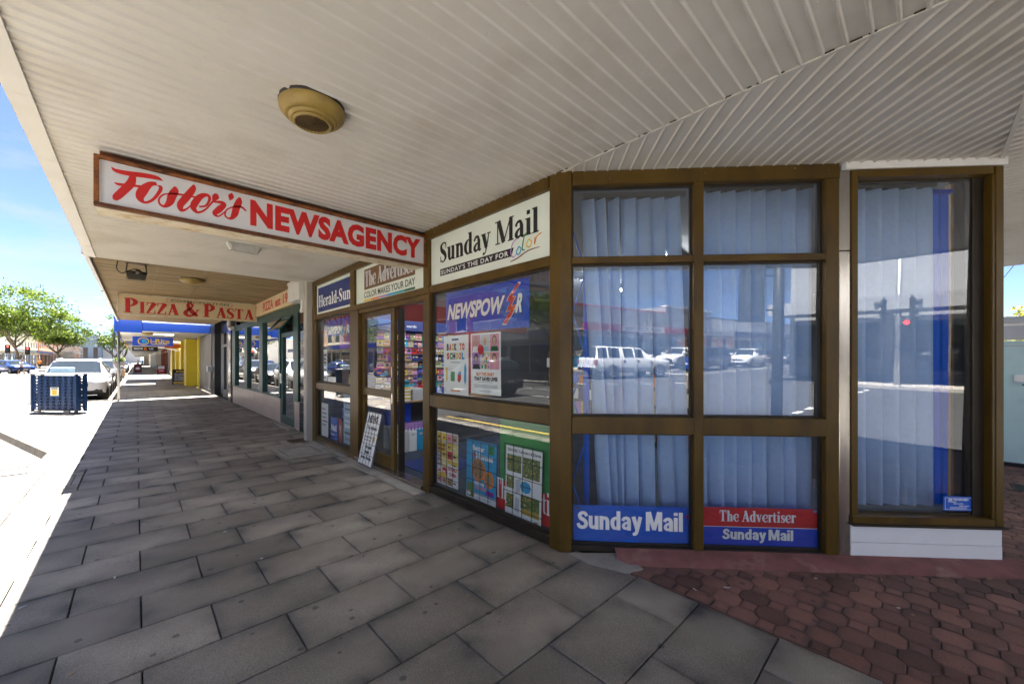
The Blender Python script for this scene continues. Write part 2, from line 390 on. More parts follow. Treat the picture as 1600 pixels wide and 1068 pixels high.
SANS = {
 'S': (0.70, [('p', [(.60, .70, .2), (.50, .85, .2), (.33, .88, .21), (.17, .76, .22), (.24, .59, .23), (.44, .49, .23), (.56, .33, .23), (.50, .16, .22), (.32, .11, .21), (.15, .16, .21), (.07, .32, .2)])]),
 'u': (0.66, [('p', [(.14, .73, _b), (.14, .28, _b), (.20, .14, .2), (.33, .12, .18), (.46, .26, .14)]), _stem(.50, 0, .73, _b)]),
 'n': (0.65, [_stem(.13, 0, .73, _b), ('p', [(.15, .46, .14), (.26, .60, .18), (.39, .62, .2), (.49, .48, _b), (.49, 0, _b)])]),
 'd': (0.67, [_stem(.51, 0, 1, _b), ('p', [(.50, .55, .16), (.34, .63, .19), (.17, .52, _b), (.15, .30, _b), (.22, .13, .2), (.34, .10, .18), (.50, .18, .16)])]),
 'a': (0.63, [('p', [(.09, .50, .19), (.18, .62, .19), (.36, .64, .2), (.47, .50, _b), (.47, 0, _b)]), ('p', [(.47, .41, .14), (.26, .37, .16), (.14, .24, .19), (.20, .12, .18), (.34, .11, .15), (.47, .22, .14)])]),
 'y': (0.62, [('s', [(.11, .73, .24), (.33, .06, .22)]), ('p', [(.53, .73, .23), (.34, .05, .22), (.25, -.16, .2), (.07, -.19, .18)])]),
 'M': (1.03, [_stem(.13, 0, 1, _b), _stem(.87, 0, 1, _b), ('s', [(.19, 1, .25), (.5, .06, .22)]), ('s', [(.81, 1, .25), (.5, .06, .22)])]),
 'i': (0.30, [_stem(.13, 0, .73, _b), ('r', .012, .83, .248, 1)]), 'l': (0.30, [_stem(.13, 0, 1, _b)]), ' ': (0.22, []),
}
def serif(mb, s, s0, s1, z0, cap, d, m, caps_small=None, track=0.0, shear=0.0, fat=1.0, SERIF=SERIF):
    """roman lettering drawn with thick and thin strokes; cap = capital height"""
    adv = [SERIF[c][0] + track for c in s]
    sc = [1.0 if not caps_small or i in caps_small else 0.8 for i in range(len(s))]
    tot = sum(a * k for a, k in zip(adv, sc)); sx = (s1 - s0) / tot
    x = 0.0; e = 0
    for c, a, k in zip(s, adv, sc):
        ox = s0 + x * sx
        for pr in SERIF[c][1]:
            e += 1; dd = d + 0.00012 * (e % 9)
            if pr[0] == 'r':
                _, a0, b0, a1, b1 = pr
                F = mb.fr; g = lambda px, py: F(ox + (px * k) * sx + py * k * cap * shear, dd, z0 + py * k * cap)
                mb.face([g(a0, b0), g(a1, b0), g(a1, b1), g(a0, b1)], m)
            else:
                P = [(px * k * sx + py * k * cap * shear, py * k * cap, w * fat * k * (sx if sx < cap else cap)) for px, py, w in pr[1]]
                mb.ribbon(P, dd, m, 5, ox, z0)
        x += a * k
# ------------------------------------------------------------------ material library
paver_mat('paver', (0.255, 0.223, 0.188), (0.062, 0.058, 0.055), 0.24)
paver_mat('paver_brick', (0.19, 0.09, 0.068), (0.075, 0.042, 0.035), 0.4)
mat('asphalt', (0.052, 0.051, 0.05), 0.9, var=0.25, vs=0.7, bump=0.3, bs=150, grime=(0.033, 0.032, 0.032), gs=0.35, gp=(0.45, 0.7), stretch=(1.6, .25, 1))
mat('bedding', (0.022, 0.019, 0.015), 0.95, var=0.3, vs=9, grime=(0.06, 0.044, 0.012), gs=2.2, gp=(0.5, 0.62))
mat('joint_sand', (0.15, 0.11, 0.09), 0.95, var=0.3, vs=12)
mat('earth', (0.11, 0.10, 0.085), 0.95, var=0.2, vs=0.4)
mat('kerb_concrete', (0.095, 0.08, 0.064), 0.85, var=0.2, vs=4, bump=0.3, bs=120, grime=(0.045, 0.034, 0.022), gs=2.5, gp=(0.5, 0.75))
mat('concrete', (0.33, 0.31, 0.28), 0.85, var=0.14, vs=5, bump=0.2, bs=140, grime=(0.17, 0.155, 0.135), gs=3.5, gp=(0.5, 0.8))
mat('gutter_concrete', (0.08, 0.075, 0.068), 0.85, var=0.15, vs=3, grime=(0.045, 0.04, 0.035), gs=2, gp=(.5, .75))
mat('red_mortar', (0.235, 0.095, 0.088), 0.85, var=0.25, vs=7, bump=0.3, bs=90, grime=(0.36, 0.23, 0.2), gs=5, gp=(0.55, 0.8))
mat('line_white', (0.62, 0.62, 0.60), 0.7, var=0.12, vs=5)
mat('line_yellow', (0.66, 0.46, 0.08), 0.7, var=0.12, vs=5)
mat('moss', (0.09, 0.075, 0.02), 0.95, var=0.4, vs=20)
mat('iron', (0.06, 0.06, 0.062), 0.6, 0.6, var=0.25, vs=14)
mat('rust_grate', (0.10, 0.055, 0.035), 0.8, 0.3, var=0.3, vs=20)
mat('far_paving', (0.38, 0.35, 0.31), 0.85, var=0.15, vs=0.6)

# ------------------------------------------------------------------ ground, road, footpath
tag(MB().box(-900, 900, -900, 900, -0.5, -0.17, 'earth').build('ground'), kind='structure')
rb = MB()
for x0, x1, y0, y1 in ((-15, -1.0, -300, 500), (-300, -15, -18.5, -5), (-1.0, 200, -18.5, -5.0)):
    rb.face([(x0, y0, -0.13), (x1, y0, -0.13), (x1, y1, -0.13), (x0, y1, -0.13)], 'asphalt')
rb.face([(-1.0, -5, -0.13), (1.4, -5, -0.13), (-1.0, 0, -0.13)], 'asphalt')
road = tag(rb.build('road', recalc=False), kind='structure')

KERB = [(60, -5.0), (1.25, -5.0), (-1.05, -0.2), (-1.05, 9.85), (-2.42, 14.6), (-3.4, 17.6), (-3.4, 21.3), (-0.8, 21.7), (-0.8, 330)]
def offset(path, w):
    """shift a polyline to its left by w, mitred"""
    out = []
    for i, p in enumerate(path):
        a = Vector(path[max(i - 1, 0)]); b = Vector(p); c = Vector(path[min(i + 1, len(path) - 1)])
        d1 = (b - a).normalized() if i else (c - b).normalized(); d2 = (c - b).normalized() if i < len(path) - 1 else d1
        n1 = Vector((-d1.y, d1.x)); n2 = Vector((-d2.y, d2.x)); m = (n1 + n2).normalized()
        out.append(tuple(b + m * (w / max(m.dot(n1), 0.3))))
    return out
K_in = offset(KERB, -0.15); K_out = offset(KERB, 0.45)
fp = MB()
slab = [(60, -4.85), (1.32, -4.85), (-0.9, -0.23), (-0.9, 9.87), (-2.3, 14.6), (-3.25, 17.6), (-3.25, 21.17), (-0.65, 21.5), (-0.65, 330), (3.2, 330), (3.2, 60), (60, 60)]
fp.slab(slab, -0.16, -0.032, 'bedding')
footpath = tag(fp.build('footpath'), kind='structure')
kb = MB()
for i in range(len(KERB) - 1):
    kb.face([(*KERB[i], 0.0), (*KERB[i + 1], 0.0), (*K_in[i + 1], 0.003), (*K_in[i], 0.003)], 'kerb_concrete')
    a, b = KERB[i], KERB[i + 1]
    o = offset(KERB, 0.025)
    kb.face([(*o[i], -0.14), (*o[i + 1], -0.14), (*b, 0.0), (*a, 0.0)], 'kerb_concrete')
    kb.face([(*K_in[i], 0.003), (*K_in[i + 1], 0.003), (*K_in[i + 1], -0.1), (*K_in[i], -0.1)], 'kerb_concrete')
tag(kb.build('kerb'), kind='structure')
gb = MB(); ko = offset(KERB, 0.02)
for i in range(len(KERB) - 1):
    gb.face([(*ko[i], -0.126), (*K_out[i], -0.124), (*K_out[i + 1], -0.124), (*ko[i + 1], -0.126)], 'gutter_concrete')
tag(gb.build('gutter'), kind='structure')
# opposite footpath and the other corners
op = MB()
op.slab([(-60, -5), (-15, -5), (-15, 500), (-60, 500)], -0.16, 0.0, 'far_paving')
op.slab([(-60, -300), (-15, -300), (-15, -18.5), (-60, -18.5)], -0.16, 0.0, 'far_paving')
op.slab([(-1.0, -300), (200, -300), (200, -18.5), (0.4, -18.5), (-1.0, -20)], -0.16, 0.0, 'far_paving')
tag(op.build('opposite_footpath'), kind='structure')

# pavers: 625 x 415 in running bond, each its own piece; the smallest in view joined
PW, PH, J = 0.625, 0.415, 0.007
CA, SA = math.cos(R(43.6)), math.sin(R(43.6))
def pix(x, y, z=0.0):
    d = x * SA + y * CA; r = x * CA - y * SA
    return (800 + 616 * r / d, 563 - 616 * (z - 1.5) / d, d) if d > 0.05 else None
def area_px(pts):
    P = [pix(*p) for p in pts]
    if any(p is None for p in P): return 0
    if max(p[0] for p in P) < 0 or min(p[0] for p in P) > 1600 or min(p[1] for p in P) > 1068: return 0
    a = 0
    for i in range(len(P)): a += P[i][0] * P[i - 1][1] - P[i - 1][0] * P[i][1]
    return abs(a) / 2
def left_edge(y):
    if y < -0.2: return 1.3 if y < -4.8 else -0.9 + (-0.2 - y) * 0.48
    if y < 9.87: return -0.9
    if y < 14.6: return -0.9 - (y - 9.87) / 4.73 * 1.4
    if y < 17.6: return -2.3 - (y - 14.6) / 3.0 * 0.95
    if y < 21.1: return -3.25
    return -0.65
cov = [(-0.9, -0.5, 6.95, 7.84), (1.63, 2.30, 6.68, 7.72), (2.04, 2.46, 7.92, 8.32)]
cells = []; slant = []
k0 = -9
for k in range(k0, 330):
    y0 = 2.211 + PH * k; y1 = y0 + PH
    if y1 > 135: break
    l0, l1 = left_edge(y0 + .001), left_edge(y1 - .001); xr = 2.44 if y0 > 1.9 else 2.53
    if y0 > 8.3: xr = 2.5
    x = 0.02 + (0.5 * PW if k % 2 else 0) - 12 * PW
    while x < xr:
        b = min(x + PW, xr); a, a1 = min(max(x, l0), b), min(max(x, l1), b)
        if abs(a - a1) > 0.004 and max(b - a, b - a1) > 0.02:
            slant.append([(a, y0), (b, y0), (b, y1), (a1, y1)])
        elif b - a > 0.06:
            hit = False
            for cx0, cx1, cy0, cy1 in cov:
                if a < cx1 - 0.02 and b > cx0 + 0.02 and y0 < cy1 - 0.02 and y1 > cy0 + 0.02:
                    hit = True
                    if a < cx0 - 0.03: cells.append((a, cx0, y0, y1))
                    if b > cx1 + 0.03: cells.append((cx1, b, y0, y1))
                    ia, ib = max(a, cx0), min(b, cx1)
                    if y0 < cy0 - 0.03: cells.append((ia, ib, y0, cy0))
                    if y1 > cy1 + 0.03: cells.append((ia, ib, cy1, y1))
            if not hit: cells.append((a, b, y0, y1))
        x += PW
scored = sorted([(area_px([(a, c), (b, c), (b, d), (a, d)]), (a, b, c, d)) for a, b, c, d in cells], key=lambda t: -t[0])
_pm = {}
def block(a, b, c, d, th=0.034, bev=0.004, m='paver'):
    """one paver: chamfered top rim, cached by size"""
    w, h = round(b - a - J, 3), round(d - c - J, 3); key = (w, h, m)
    if key not in _pm:
        mb = MB(); x, y = w / 2, h / 2; i = bev
        o = [(-x, -y), (x, -y), (x, y), (-x, y)]; n = [(-x + i, -y + i), (x - i, -y + i), (x - i, y - i), (-x + i, y - i)]
        mb.face([(*p, 0) for p in n], m)
        for q in range(4):
            j = (q + 1) % 4
            mb.face([(*o[q], -bev), (*o[j], -bev), (*n[j], 0), (*n[q], 0)], m)
            mb.face([(*o[q], -th), (*o[j], -th), (*o[j], -bev), (*o[q], -bev)], m)
        _pm[key] = mb.mesh('paver', recalc=True)
    return _pm[key]
rest = MB(); rg = random.Random(3)
for n, (ar, (a, b, c, d)) in enumerate(scored):
    if n < 300 and ar > 0:
        o = piece('paver', block(a, b, c, d), footpath, ((a + b) / 2, (c + d) / 2, rg.uniform(-0.0022, 0.0012)))
        o.rotation_euler = (rg.gauss(0, 0.0025), rg.gauss(0, 0.0022), rg.gauss(0, 0.0015))
    else:
        e = rg.uniform(-0.002, 0.001); g = J / 2 + (.005 if d < 24 else 0)
        rest.face([(a + g, c + g, e), (b - g, c + g, e), (b - g, d - g, e), (a + g, d - g, e)], 'paver')
for q in slant:
    c = Vector((sum(p[0] for p in q) / 4, sum(p[1] for p in q) / 4)); q = [tuple(Vector(p) + (c - Vector(p)).normalized() * 0.012) for p in q]
    rest.face([(p[0], p[1], 0.0) for p in q], 'paver')
o = rest.build('far_pavers', footpath, recalc=False); tag(o, kind='stuff')
far = MB(); far.box(-0.65, 3.2, 135, 330, -0.033, -0.002, 'paver'); tag(far.build('far_footpath', recalc=False), kind='structure')

# red brick paving on the corner: octagons and small squares, clipped to the corner plot
CHA = Vector((2.42, 1.99)); CHT = Vector((0.6776, -0.7355)); CHN = Vector((-0.7355, -0.6776))
def clip(poly, p, n):
    """keep the part of poly on the side n points to"""
    out = []
    for i in range(len(poly)):
        a, b = Vector(poly[i - 1]), Vector(poly[i]); da, db = (a - p).dot(n), (b - p).dot(n)
        if (da >= 0) != (db >= 0): out.append(tuple(a + (b - a) * (da / (da - db))))
        if db >= 0: out.append(tuple(b))
    return out
bricks = []
def add_brick(poly, name):
    q = clip(poly, Vector((2.54, 0)), Vector((1, 0)))
    cx = sum(p[0] for p in poly) / len(poly)
    if len(q) > 2 and cx < 4.75: q = clip(q, CHA + CHN * 0.195, CHN)
    elif len(q) > 2: q = clip(q, Vector((0, -0.41)), Vector((0, -1)))
    if len(q) < 3: return
    ar = 0
    for i in range(len(q)): ar += q[i][0] * q[i - 1][1] - q[i - 1][0] * q[i][1]
    if abs(ar) / 2 < 0.0006: return
    bricks.append((area_px([(p[0], p[1]) for p in q]), q, name))
OA, OS = 0.0765, 0.0415; PER = 0.121; g = 0.0035
for i in range(-2, 70):
    for j in range(-60, 30):
        cx, cy = 2.716 + PER * i, 0.870 + PER * j
        if cy < -4.4 or cx > 9.2 or cy > 1.75: continue
        a, s = OA, OS
        if (i + j) % 2 == 0:
            add_brick([(cx + x, cy + y) for x, y in ((a, -s), (a, s), (s, a), (-s, a), (-a, s), (-a, -s), (-s, -a), (s, -a))], 'octagonal_paver')
        else:
            s = OS - g * 0.6
            add_brick([(cx + x, cy + y) for x, y in ((-s, -s), (s, -s), (s, s), (-s, s))], 'square_paver')
bricks = [b for b in bricks if b[0] > 0 or (b[1][0][0] < 6.0 and b[1][0][1] > -3.2)]
bricks.sort(key=lambda t: -t[0])
corner_paving = tag(MB().slab([(2.535, -4.8), (9.6, -4.8), (9.6, -0.38), (4.6, -0.38), (2.42, 1.99), (2.42, 1.5), (2.535, 1.5)], -0.034, -0.010, 'joint_sand').build('corner_paving'), kind='structure')
cnt = {'octagonal_paver': 0, 'square_paver': 0}; rest = MB(); rg = random.Random(5)
def brick_mesh(q, mb, dz):
    n = len(q); c = Vector((sum(p[0] for p in q) / n, sum(p[1] for p in q) / n))
    ins = [tuple(c + (Vector(p) - c) * (1 - 0.004 / max((Vector(p) - c).length, 0.01))) for p in q]
    mb.face([(*p, dz) for p in ins], 'paver_brick')
    for k in range(n):
        j = (k + 1) % n
        mb.face([(*q[k], dz - 0.005), (*q[j], dz - 0.005), (*ins[j], dz), (*ins[k], dz)], 'paver_brick')
        mb.face([(*q[k], -0.03), (*q[j], -0.03), (*q[j], dz - 0.005), (*q[k], dz - 0.005)], 'paver_brick')
for ar, q, nm in bricks:
    dz = rg.uniform(-0.003, 0.002)
    if cnt[nm] < 230 and ar > 0:
        cnt[nm] += 1
        c = (sum(p[0] for p in q) / len(q), sum(p[1] for p in q) / len(q))
        mb = MB(); brick_mesh([(p[0] - c[0], p[1] - c[1]) for p in q], mb, 0.0)
        o = mb.build(nm, corner_paving); o.location = (c[0], c[1], dz)
        o.rotation_euler = (rg.gauss(0, 0.006), rg.gauss(0, 0.006), 0)
    else: brick_mesh(q, rest, dz)
o = rest.build('far_brick_pavers', corner_paving); tag(o, kind='stuff')
# pink mortar haunching along the foot of the chamfered shopfront
CHF = Frame((2.42, 1.99, 0), (0.6776, -0.7355, 0), (-0.7355, -0.6776, 0))
mb = MB(CHF); rows = []
for i in range(41):
    s = 0.42 + i * 0.074; w = 0.19 + 0.008 * math.sin(i * 1.7) + 0.006 * math.sin(i * 0.7)
    if i == 0: w = 0.12
    if i > 37: w += 0.03 * (i - 37)
    rows.append([CHF(s, 0.0, 0.045), CHF(s, w * 0.45, 0.034 + 0.004 * math.sin(i * 2.3)), CHF(s, w * 0.9, 0.012), CHF(s, w, -0.012)])
mb.grid(rows, 'red_mortar')
tag(mb.build('mortar_haunch'), kind='structure')
mb = MB(); mb.slab([(2.44, 1.92), (2.74, 1.63), (2.64, 1.40), (2.50, 1.46), (2.42, 1.72)], -0.03, 0.004, 'concrete')
tag(mb.build('concrete_patch'), kind='structure')

# covers, grates and lines
def cover(name, label, x0, x1, y0, y1, lid=0.16):
    t = thing(name, label, 'manhole', (x0, y0, 0))
    mb = MB(); a, b, c, d = x0 + lid * 0.5, x1 - lid * 0.5, y0 + lid, y1 - lid
    for r in ((x0, x1, y0, c), (x0, x1, d, y1), (x0, a, c, d), (b, x1, c, d)): mb.box(r[0], r[1], r[2], r[3], -0.03, 0.002, 'concrete')
    mb.build('surround', t)
    MB().box(a + 0.014, b - 0.014, c + 0.014, d - 0.014, -0.03, 0.0, 'concrete').build('lid', t, bevel=0.003)
    mb = MB()
    for r in ((a, b, c, c + 0.012), (a, b, d - 0.012, d), (a, a + 0.012, c + 0.012, d - 0.012), (b - 0.012, b, c + 0.012, d - 0.012)): mb.box(r[0], r[1], r[2], r[3], -0.03, 0.001, 'iron')
    mb.build('rim', t)
    MB().tube([(x0 * .5 + x1 * .5, d - 0.1, 0), (x0 * .5 + x1 * .5, d - 0.1, 0.0012)], 0.015, 8, 'iron').build('lifting_hole', t)
cover('access_cover', 'square concrete access cover in the paving before the blue newspaper sign bay', 1.64, 2.29, 6.69, 7.71)
cover('access_cover', 'pale sunlit concrete access cover next to the kerb', -0.89, -0.51, 6.96, 7.83, 0.12)
t = thing('foot_grate', 'rusty brown floor grate at the foot of the white downpipe', 'grate', (2.05, 7.93, 0))
mb = MB()
for r in ((2.05, 2.45, 7.93, 7.95), (2.05, 2.45, 8.29, 8.31), (2.05, 2.07, 7.95, 8.29), (2.43, 2.45, 7.95, 8.29)): mb.box(*r, -0.03, 0.004, 'rust_grate')
mb.build('frame', t)
for i in range(9): MB().box(2.08 + i * 0.039, 2.098 + i * 0.039, 7.95, 8.29, -0.02, 0.002, 'rust_grate').build('bar', t)
t = thing('drain_grate', 'barred steel drain grate in the gutter by the kerb corner', 'grate', (-1.5, 9.2, -0.126))
mb = MB()
for r in ((-2.0, -1.08, 8.92, 8.95), (-2.0, -1.08, 9.45, 9.48), (-2.0, -1.97, 8.95, 9.45), (-1.11, -1.08, 8.95, 9.45)): mb.box(*r, -0.13, -0.115, 'iron')
mb.build('frame', t)
for i in range(11): MB().box(-1.95 + i * 0.078, -1.922 + i * 0.078, 8.95, 9.45, -0.129, -0.117, 'iron').build('bar', t)
def lines(name, rects, m, z=-0.126):
    mb = MB()
    for x0, x1, y0, y1 in rects: mb.face([(x0, y0, z), (x1, y0, z), (x1, y1, z), (x0, y1, z)], m)
    return tag(mb.build(name, recalc=False), kind='structure')
lines('yellow_line', [(-1.72, -1.58, 3.0, 9.6)], 'line_yellow', -0.119)
lines('lane_marking', [(-8.1, -7.98, 24 + i * 9, 27 + i * 9) for i in range(30)] + [(-11.4, -11.3, 24 + i * 9, 27 + i * 9) for i in range(30)]
      + [(-4.6, -4.5, 24 + i * 9, 27 + i * 9) for i in range(30)] + [(-8.1, -7.98, 3, 21), (-4.6, -4.5, 3, 21), (-11.4, -11.3, 3, 21), (-8.1, -1.6, 1.6, 2.0)]
      + [(-15, -8.1, -21.2, -20.8), (-8.1, -7.98, -40, -22), (-11.4, -11.3, -38, -22)], 'line_white')
lines('crossing_marking', [(-7.9 + i * 0.9, -7.4 + i * 0.9, -3.2, -3.08) for i in range(8)] + [(-7.9 + i * 0.9, -7.4 + i * 0.9, -0.2, -0.08) for i in range(8)]
      + [(1.2 + i * 0.0, 1.35, -17.4 + i * 1.1, -16.8 + i * 1.1) for i in range(11)]
      + [(5.0, 5.45, -11.5, -5.4), (5.6, 8.2, -9.3, -7.7)] + [(-12.5 + 1.0 * i, -11.9 + 1.0 * i, -8.6 - 0.12 * i * i, -8.45 - 0.12 * i * i) for i in range(8)], 'line_white')
# ------------------------------------------------------------------ awnings
mat('soffit_white', (0.64, 0.615, 0.57), 0.42, var=0.05, vs=2.0, bump=0.06, bs=40, grime=(0.51, 0.47, 0.405), gs=1.9, gp=(0.5, 0.85))
mat('fascia_white', (0.66, 0.64, 0.60), 0.5, var=0.05, vs=3, grime=(0.45, 0.41, 0.36), gs=4, gp=(0.6, 0.85))
mat('trim_white', (0.80, 0.79, 0.77), 0.5, var=0.05, vs=5)
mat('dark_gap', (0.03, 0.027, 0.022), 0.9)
def span(poly, p, d):
    """parameters where the line p + t d crosses a convex polygon"""
    ts = []
    for i in range(len(poly)):
        a, b = Vector(poly[i - 1]), Vector(poly[i]); e = b - a
        den = d.x * e.y - d.y * e.x
        if abs(den) < 1e-9: continue
        w = a - p; t = (w.x * e.y - w.y * e.x) / den; u = (w.x * d.y - w.y * d.x) / den
        if -1e-6 <= u <= 1 + 1e-6: ts.append(t)
    return (min(ts), max(ts)) if len(ts) > 1 and max(ts) - min(ts) > 1e-4 else None
def ribbed(poly, direc, z, pitch=0.0885, rw=0.021, rh=0.015, m='soffit_white'):
    d = Vector(direc).normalized(); n = Vector((-d.y, d.x))
    offs = [Vector(p).dot(n) for p in poly]; mb = MB()
    o = math.floor(min(offs) / pitch) * pitch
    while o < max(offs):
        prof = [(0, 0), (pitch - rw, 0), (pitch - rw * 0.8, -rh * 0.6), (pitch - rw * 0.5, -rh), (pitch - rw * 0.2, -rh * 0.6), (pitch, 0)]
        L = []
        for q, h in prof:
            a = min(max(o + q, min(offs) + 1e-4), max(offs) - 1e-4)
            s = span(poly, n * a, d)
            if s: L.append((n * a + d * s[0], n * a + d * s[1], h))
        for k in range(len(L) - 1):
            A, B = L[k], L[k + 1]
            if k in (1, 2, 3, 4): mb.sm.add(len(mb.f))
            mb.face([(*A[0], z + A[2]), (*A[1], z + A[2]), (*B[1], z + B[2]), (*B[0], z + B[2])], m)
        o += pitch
    return mb
Z1 = 2.985
aw = thing('corner_awning', 'white ribbed metal awning wrapping the newsagency corner overhead', 'awning', (0, 0, Z1))
R1 = [(-0.42, -0.58), (2.42, -3.665), (2.42, 8.15), (-0.42, 8.15)]
R2 = [(2.42, 1.99), (2.42, -0.376), (4.6, -0.376)]
R3 = [(2.42, -3.665), (2.77, -4.05), (9.9, -4.05), (9.9, -0.376), (2.42, -0.376)]
ribbed(R1, (1, 0), Z1).build('street_soffit', aw)
ribbed(R2, (0.7355, 0.6776), Z1 - 0.004).build('corner_soffit', aw)
ribbed(R3, (0, 1), Z1 - 0.002).build('side_soffit', aw)
# body above, fascia flange and outer face
body = [(-0.52, -0.54), (2.73, -4.15), (9.95, -4.15), (9.95, -0.3), (4.7, -0.3), (2.5, 2.05), (2.5, 8.15), (-0.52, 8.15)]
MB().slab(body, Z1 + 0.02, Z1 + 0.34, 'fascia_white').build('roof_deck', aw)
mb = MB()
edge = [(-0.52, 8.15), (-0.52, -0.54), (2.73, -4.15), (9.95, -4.15)]
ins = [(-0.42, 8.15), (-0.42, -0.50), (2.775, -4.05), (9.95, -4.05)]
for i in range(3):
    a, b, c, d = edge[i], edge[i + 1], ins[i + 1], ins[i]
    mb.face([(*a, Z1 - 0.022), (*b, Z1 - 0.022), (*c, Z1 - 0.022), (*d, Z1 - 0.022)], 'fascia_white')
    mb.face([(*c, Z1 - 0.022), (*d, Z1 - 0.022), (*d, Z1 + 0.03), (*c, Z1 + 0.03)], 'fascia_white')
    mb.face([(*a, Z1 - 0.022), (*b, Z1 - 0.022), (*b, Z1 + 0.36), (*a, Z1 + 0.36)], 'fascia_white')
mb.build('fascia', aw)
mb = MB()
mb.box(2.408, 2.43, -3.6, 1.97, Z1 - 0.013, Z1 - 0.004, 'soffit_white')
mb.build('joint_cover', aw)
MB().box(2.4, 9.9, -0.395, -0.372, Z1 - 0.02, Z1 - 0.003, 'soffit_white').build('joint_cover', aw)
rg = random.Random(11)
for i in range(46):
    y = -0.3 + i * 0.05
    if rg.random() < 0.45: MB().box(2.400, 2.408, y, y + rg.uniform(0.02, 0.05), Z1 - 0.008, Z1 - 0.0045, 'dark_gap').build('joint_gap', aw)
mb = MB()
# paint blisters on the sheets
mb = MB()
for i in range(150):
    x, y = rg.uniform(-0.4, 2.35), rg.uniform(-0.2, 7.5); r = rg.uniform(0.0018, 0.004)
    mb.lathe((x, y, Z1), [(r, 0), (r * 0.7, -r * 0.7), (0, -r)], 6, m='soffit_white')
o = mb.build('paint_blisters', aw); tag(o, kind='stuff')
mb = MB(); rg = random.Random(5)
for row in (0.25, 1.15, 2.05):
    for k in range(34):
        y = -0.4 + k * 0.354 + 0.05 * rg.random(); c = (row + rg.uniform(-.01, .01), y, Z1 - 0.0005)
        mb.lathe(c, [(.0055, 0), (.0045, -.003), (0, -.004)], 7, m='soffit_white')
tag(mb.build('fixing_screws', aw), kind='stuff')
mb = MB(CHF); mb.box(2.12, 3.235, -0.02, 0.035, 2.925, 2.982, 'trim_white'); mb.build('white_trim', aw)

# pizza shop awning: old plywood sheets
def streak_mat(name, ca, cb, cc):
    m = mat(name, ca, 0.8, var=0.2, vs=2.5, stretch=(0.5, 9, 1), bump=0.2, bs=10)
    N, L = m.node_tree.nodes, m.node_tree.links; b = N['Principled BSDF']; base = b.inputs['Base Color'].links[0].from_socket
    tc = N.new('ShaderNodeTexCoord'); mp = N.new('ShaderNodeMapping'); mp.inputs['Scale'].default_value = (0.9, 13, 1); L.new(tc.outputs['Object'], mp.inputs[0])
    no = N.new('ShaderNodeTexNoise'); no.inputs['Scale'].default_value = 1.3; no.inputs['Detail'].default_value = 9; L.new(mp.outputs[0], no.inputs['Vector'])
    cr = N.new('ShaderNodeValToRGB'); cr.color_ramp.elements[0].position = 0.38; cr.color_ramp.elements[1].position = 0.62
    cr.color_ramp.elements[0].color = (*cb, 1); cr.color_ramp.elements[1].color = (*cc, 1); L.new(no.outputs['Fac'], cr.inputs['Fac'])
    mx = N.new('ShaderNodeMix'); mx.data_type = 'RGBA'; mx.inputs[0].default_value = 0.65; L.new(base, mx.inputs[6]); L.new(cr.outputs['Color'], mx.inputs[7])
    L.new(mx.outputs[2], b.inputs['Base Color'])
streak_mat('plywood', (0.25, 0.175, 0.08), (0.09, 0.055, 0.022), (0.36, 0.26, 0.12))
Z2 = 3.10
pa = thing('plywood_awning', 'weathered brown plywood awning over the pizza shop', 'awning', (0, 8.3, Z2))
for i in range(6):
    y0 = 8.26 + i * 2.25
    for x0, x1 in ((-0.5, 0.94), (0.946, 2.5)):
        MB().box(x0, x1, y0 + 0.003, y0 + 2.246, Z2, Z2 + 0.018, 'plywood').build('soffit_sheet', pa)
MB().box(-0.52, 2.52, 8.2, 21.9, Z2 + 0.03, Z2 + 0.3, 'fascia_white').build('roof_deck', pa)
mb = MB(); mb.box(-0.56, -0.515, 8.2, 21.9, Z2 - 0.06, Z2 + 0.33, 'fascia_white')
mb.box(-0.60, -0.555, 8.2, 21.9, Z2 + 0.2, Z2 + 0.3, 'trim_white'); mb.build('gutter', pa)
MB().box(-0.5, 2.5, 8.18, 8.25, Z1 + 0.01, Z2 + 0.02, 'dark_gap').build('gap_shade_strip', pa)  # near-black strip, its colour painted as the shade between the two awnings
for i in range(4): MB().box(-0.575, -0.505, 8.3 + i * 4.3, 8.38 + i * 4.3, Z2 - 0.075, Z2 - 0.005, 'trim_white').build('bracket', pa)

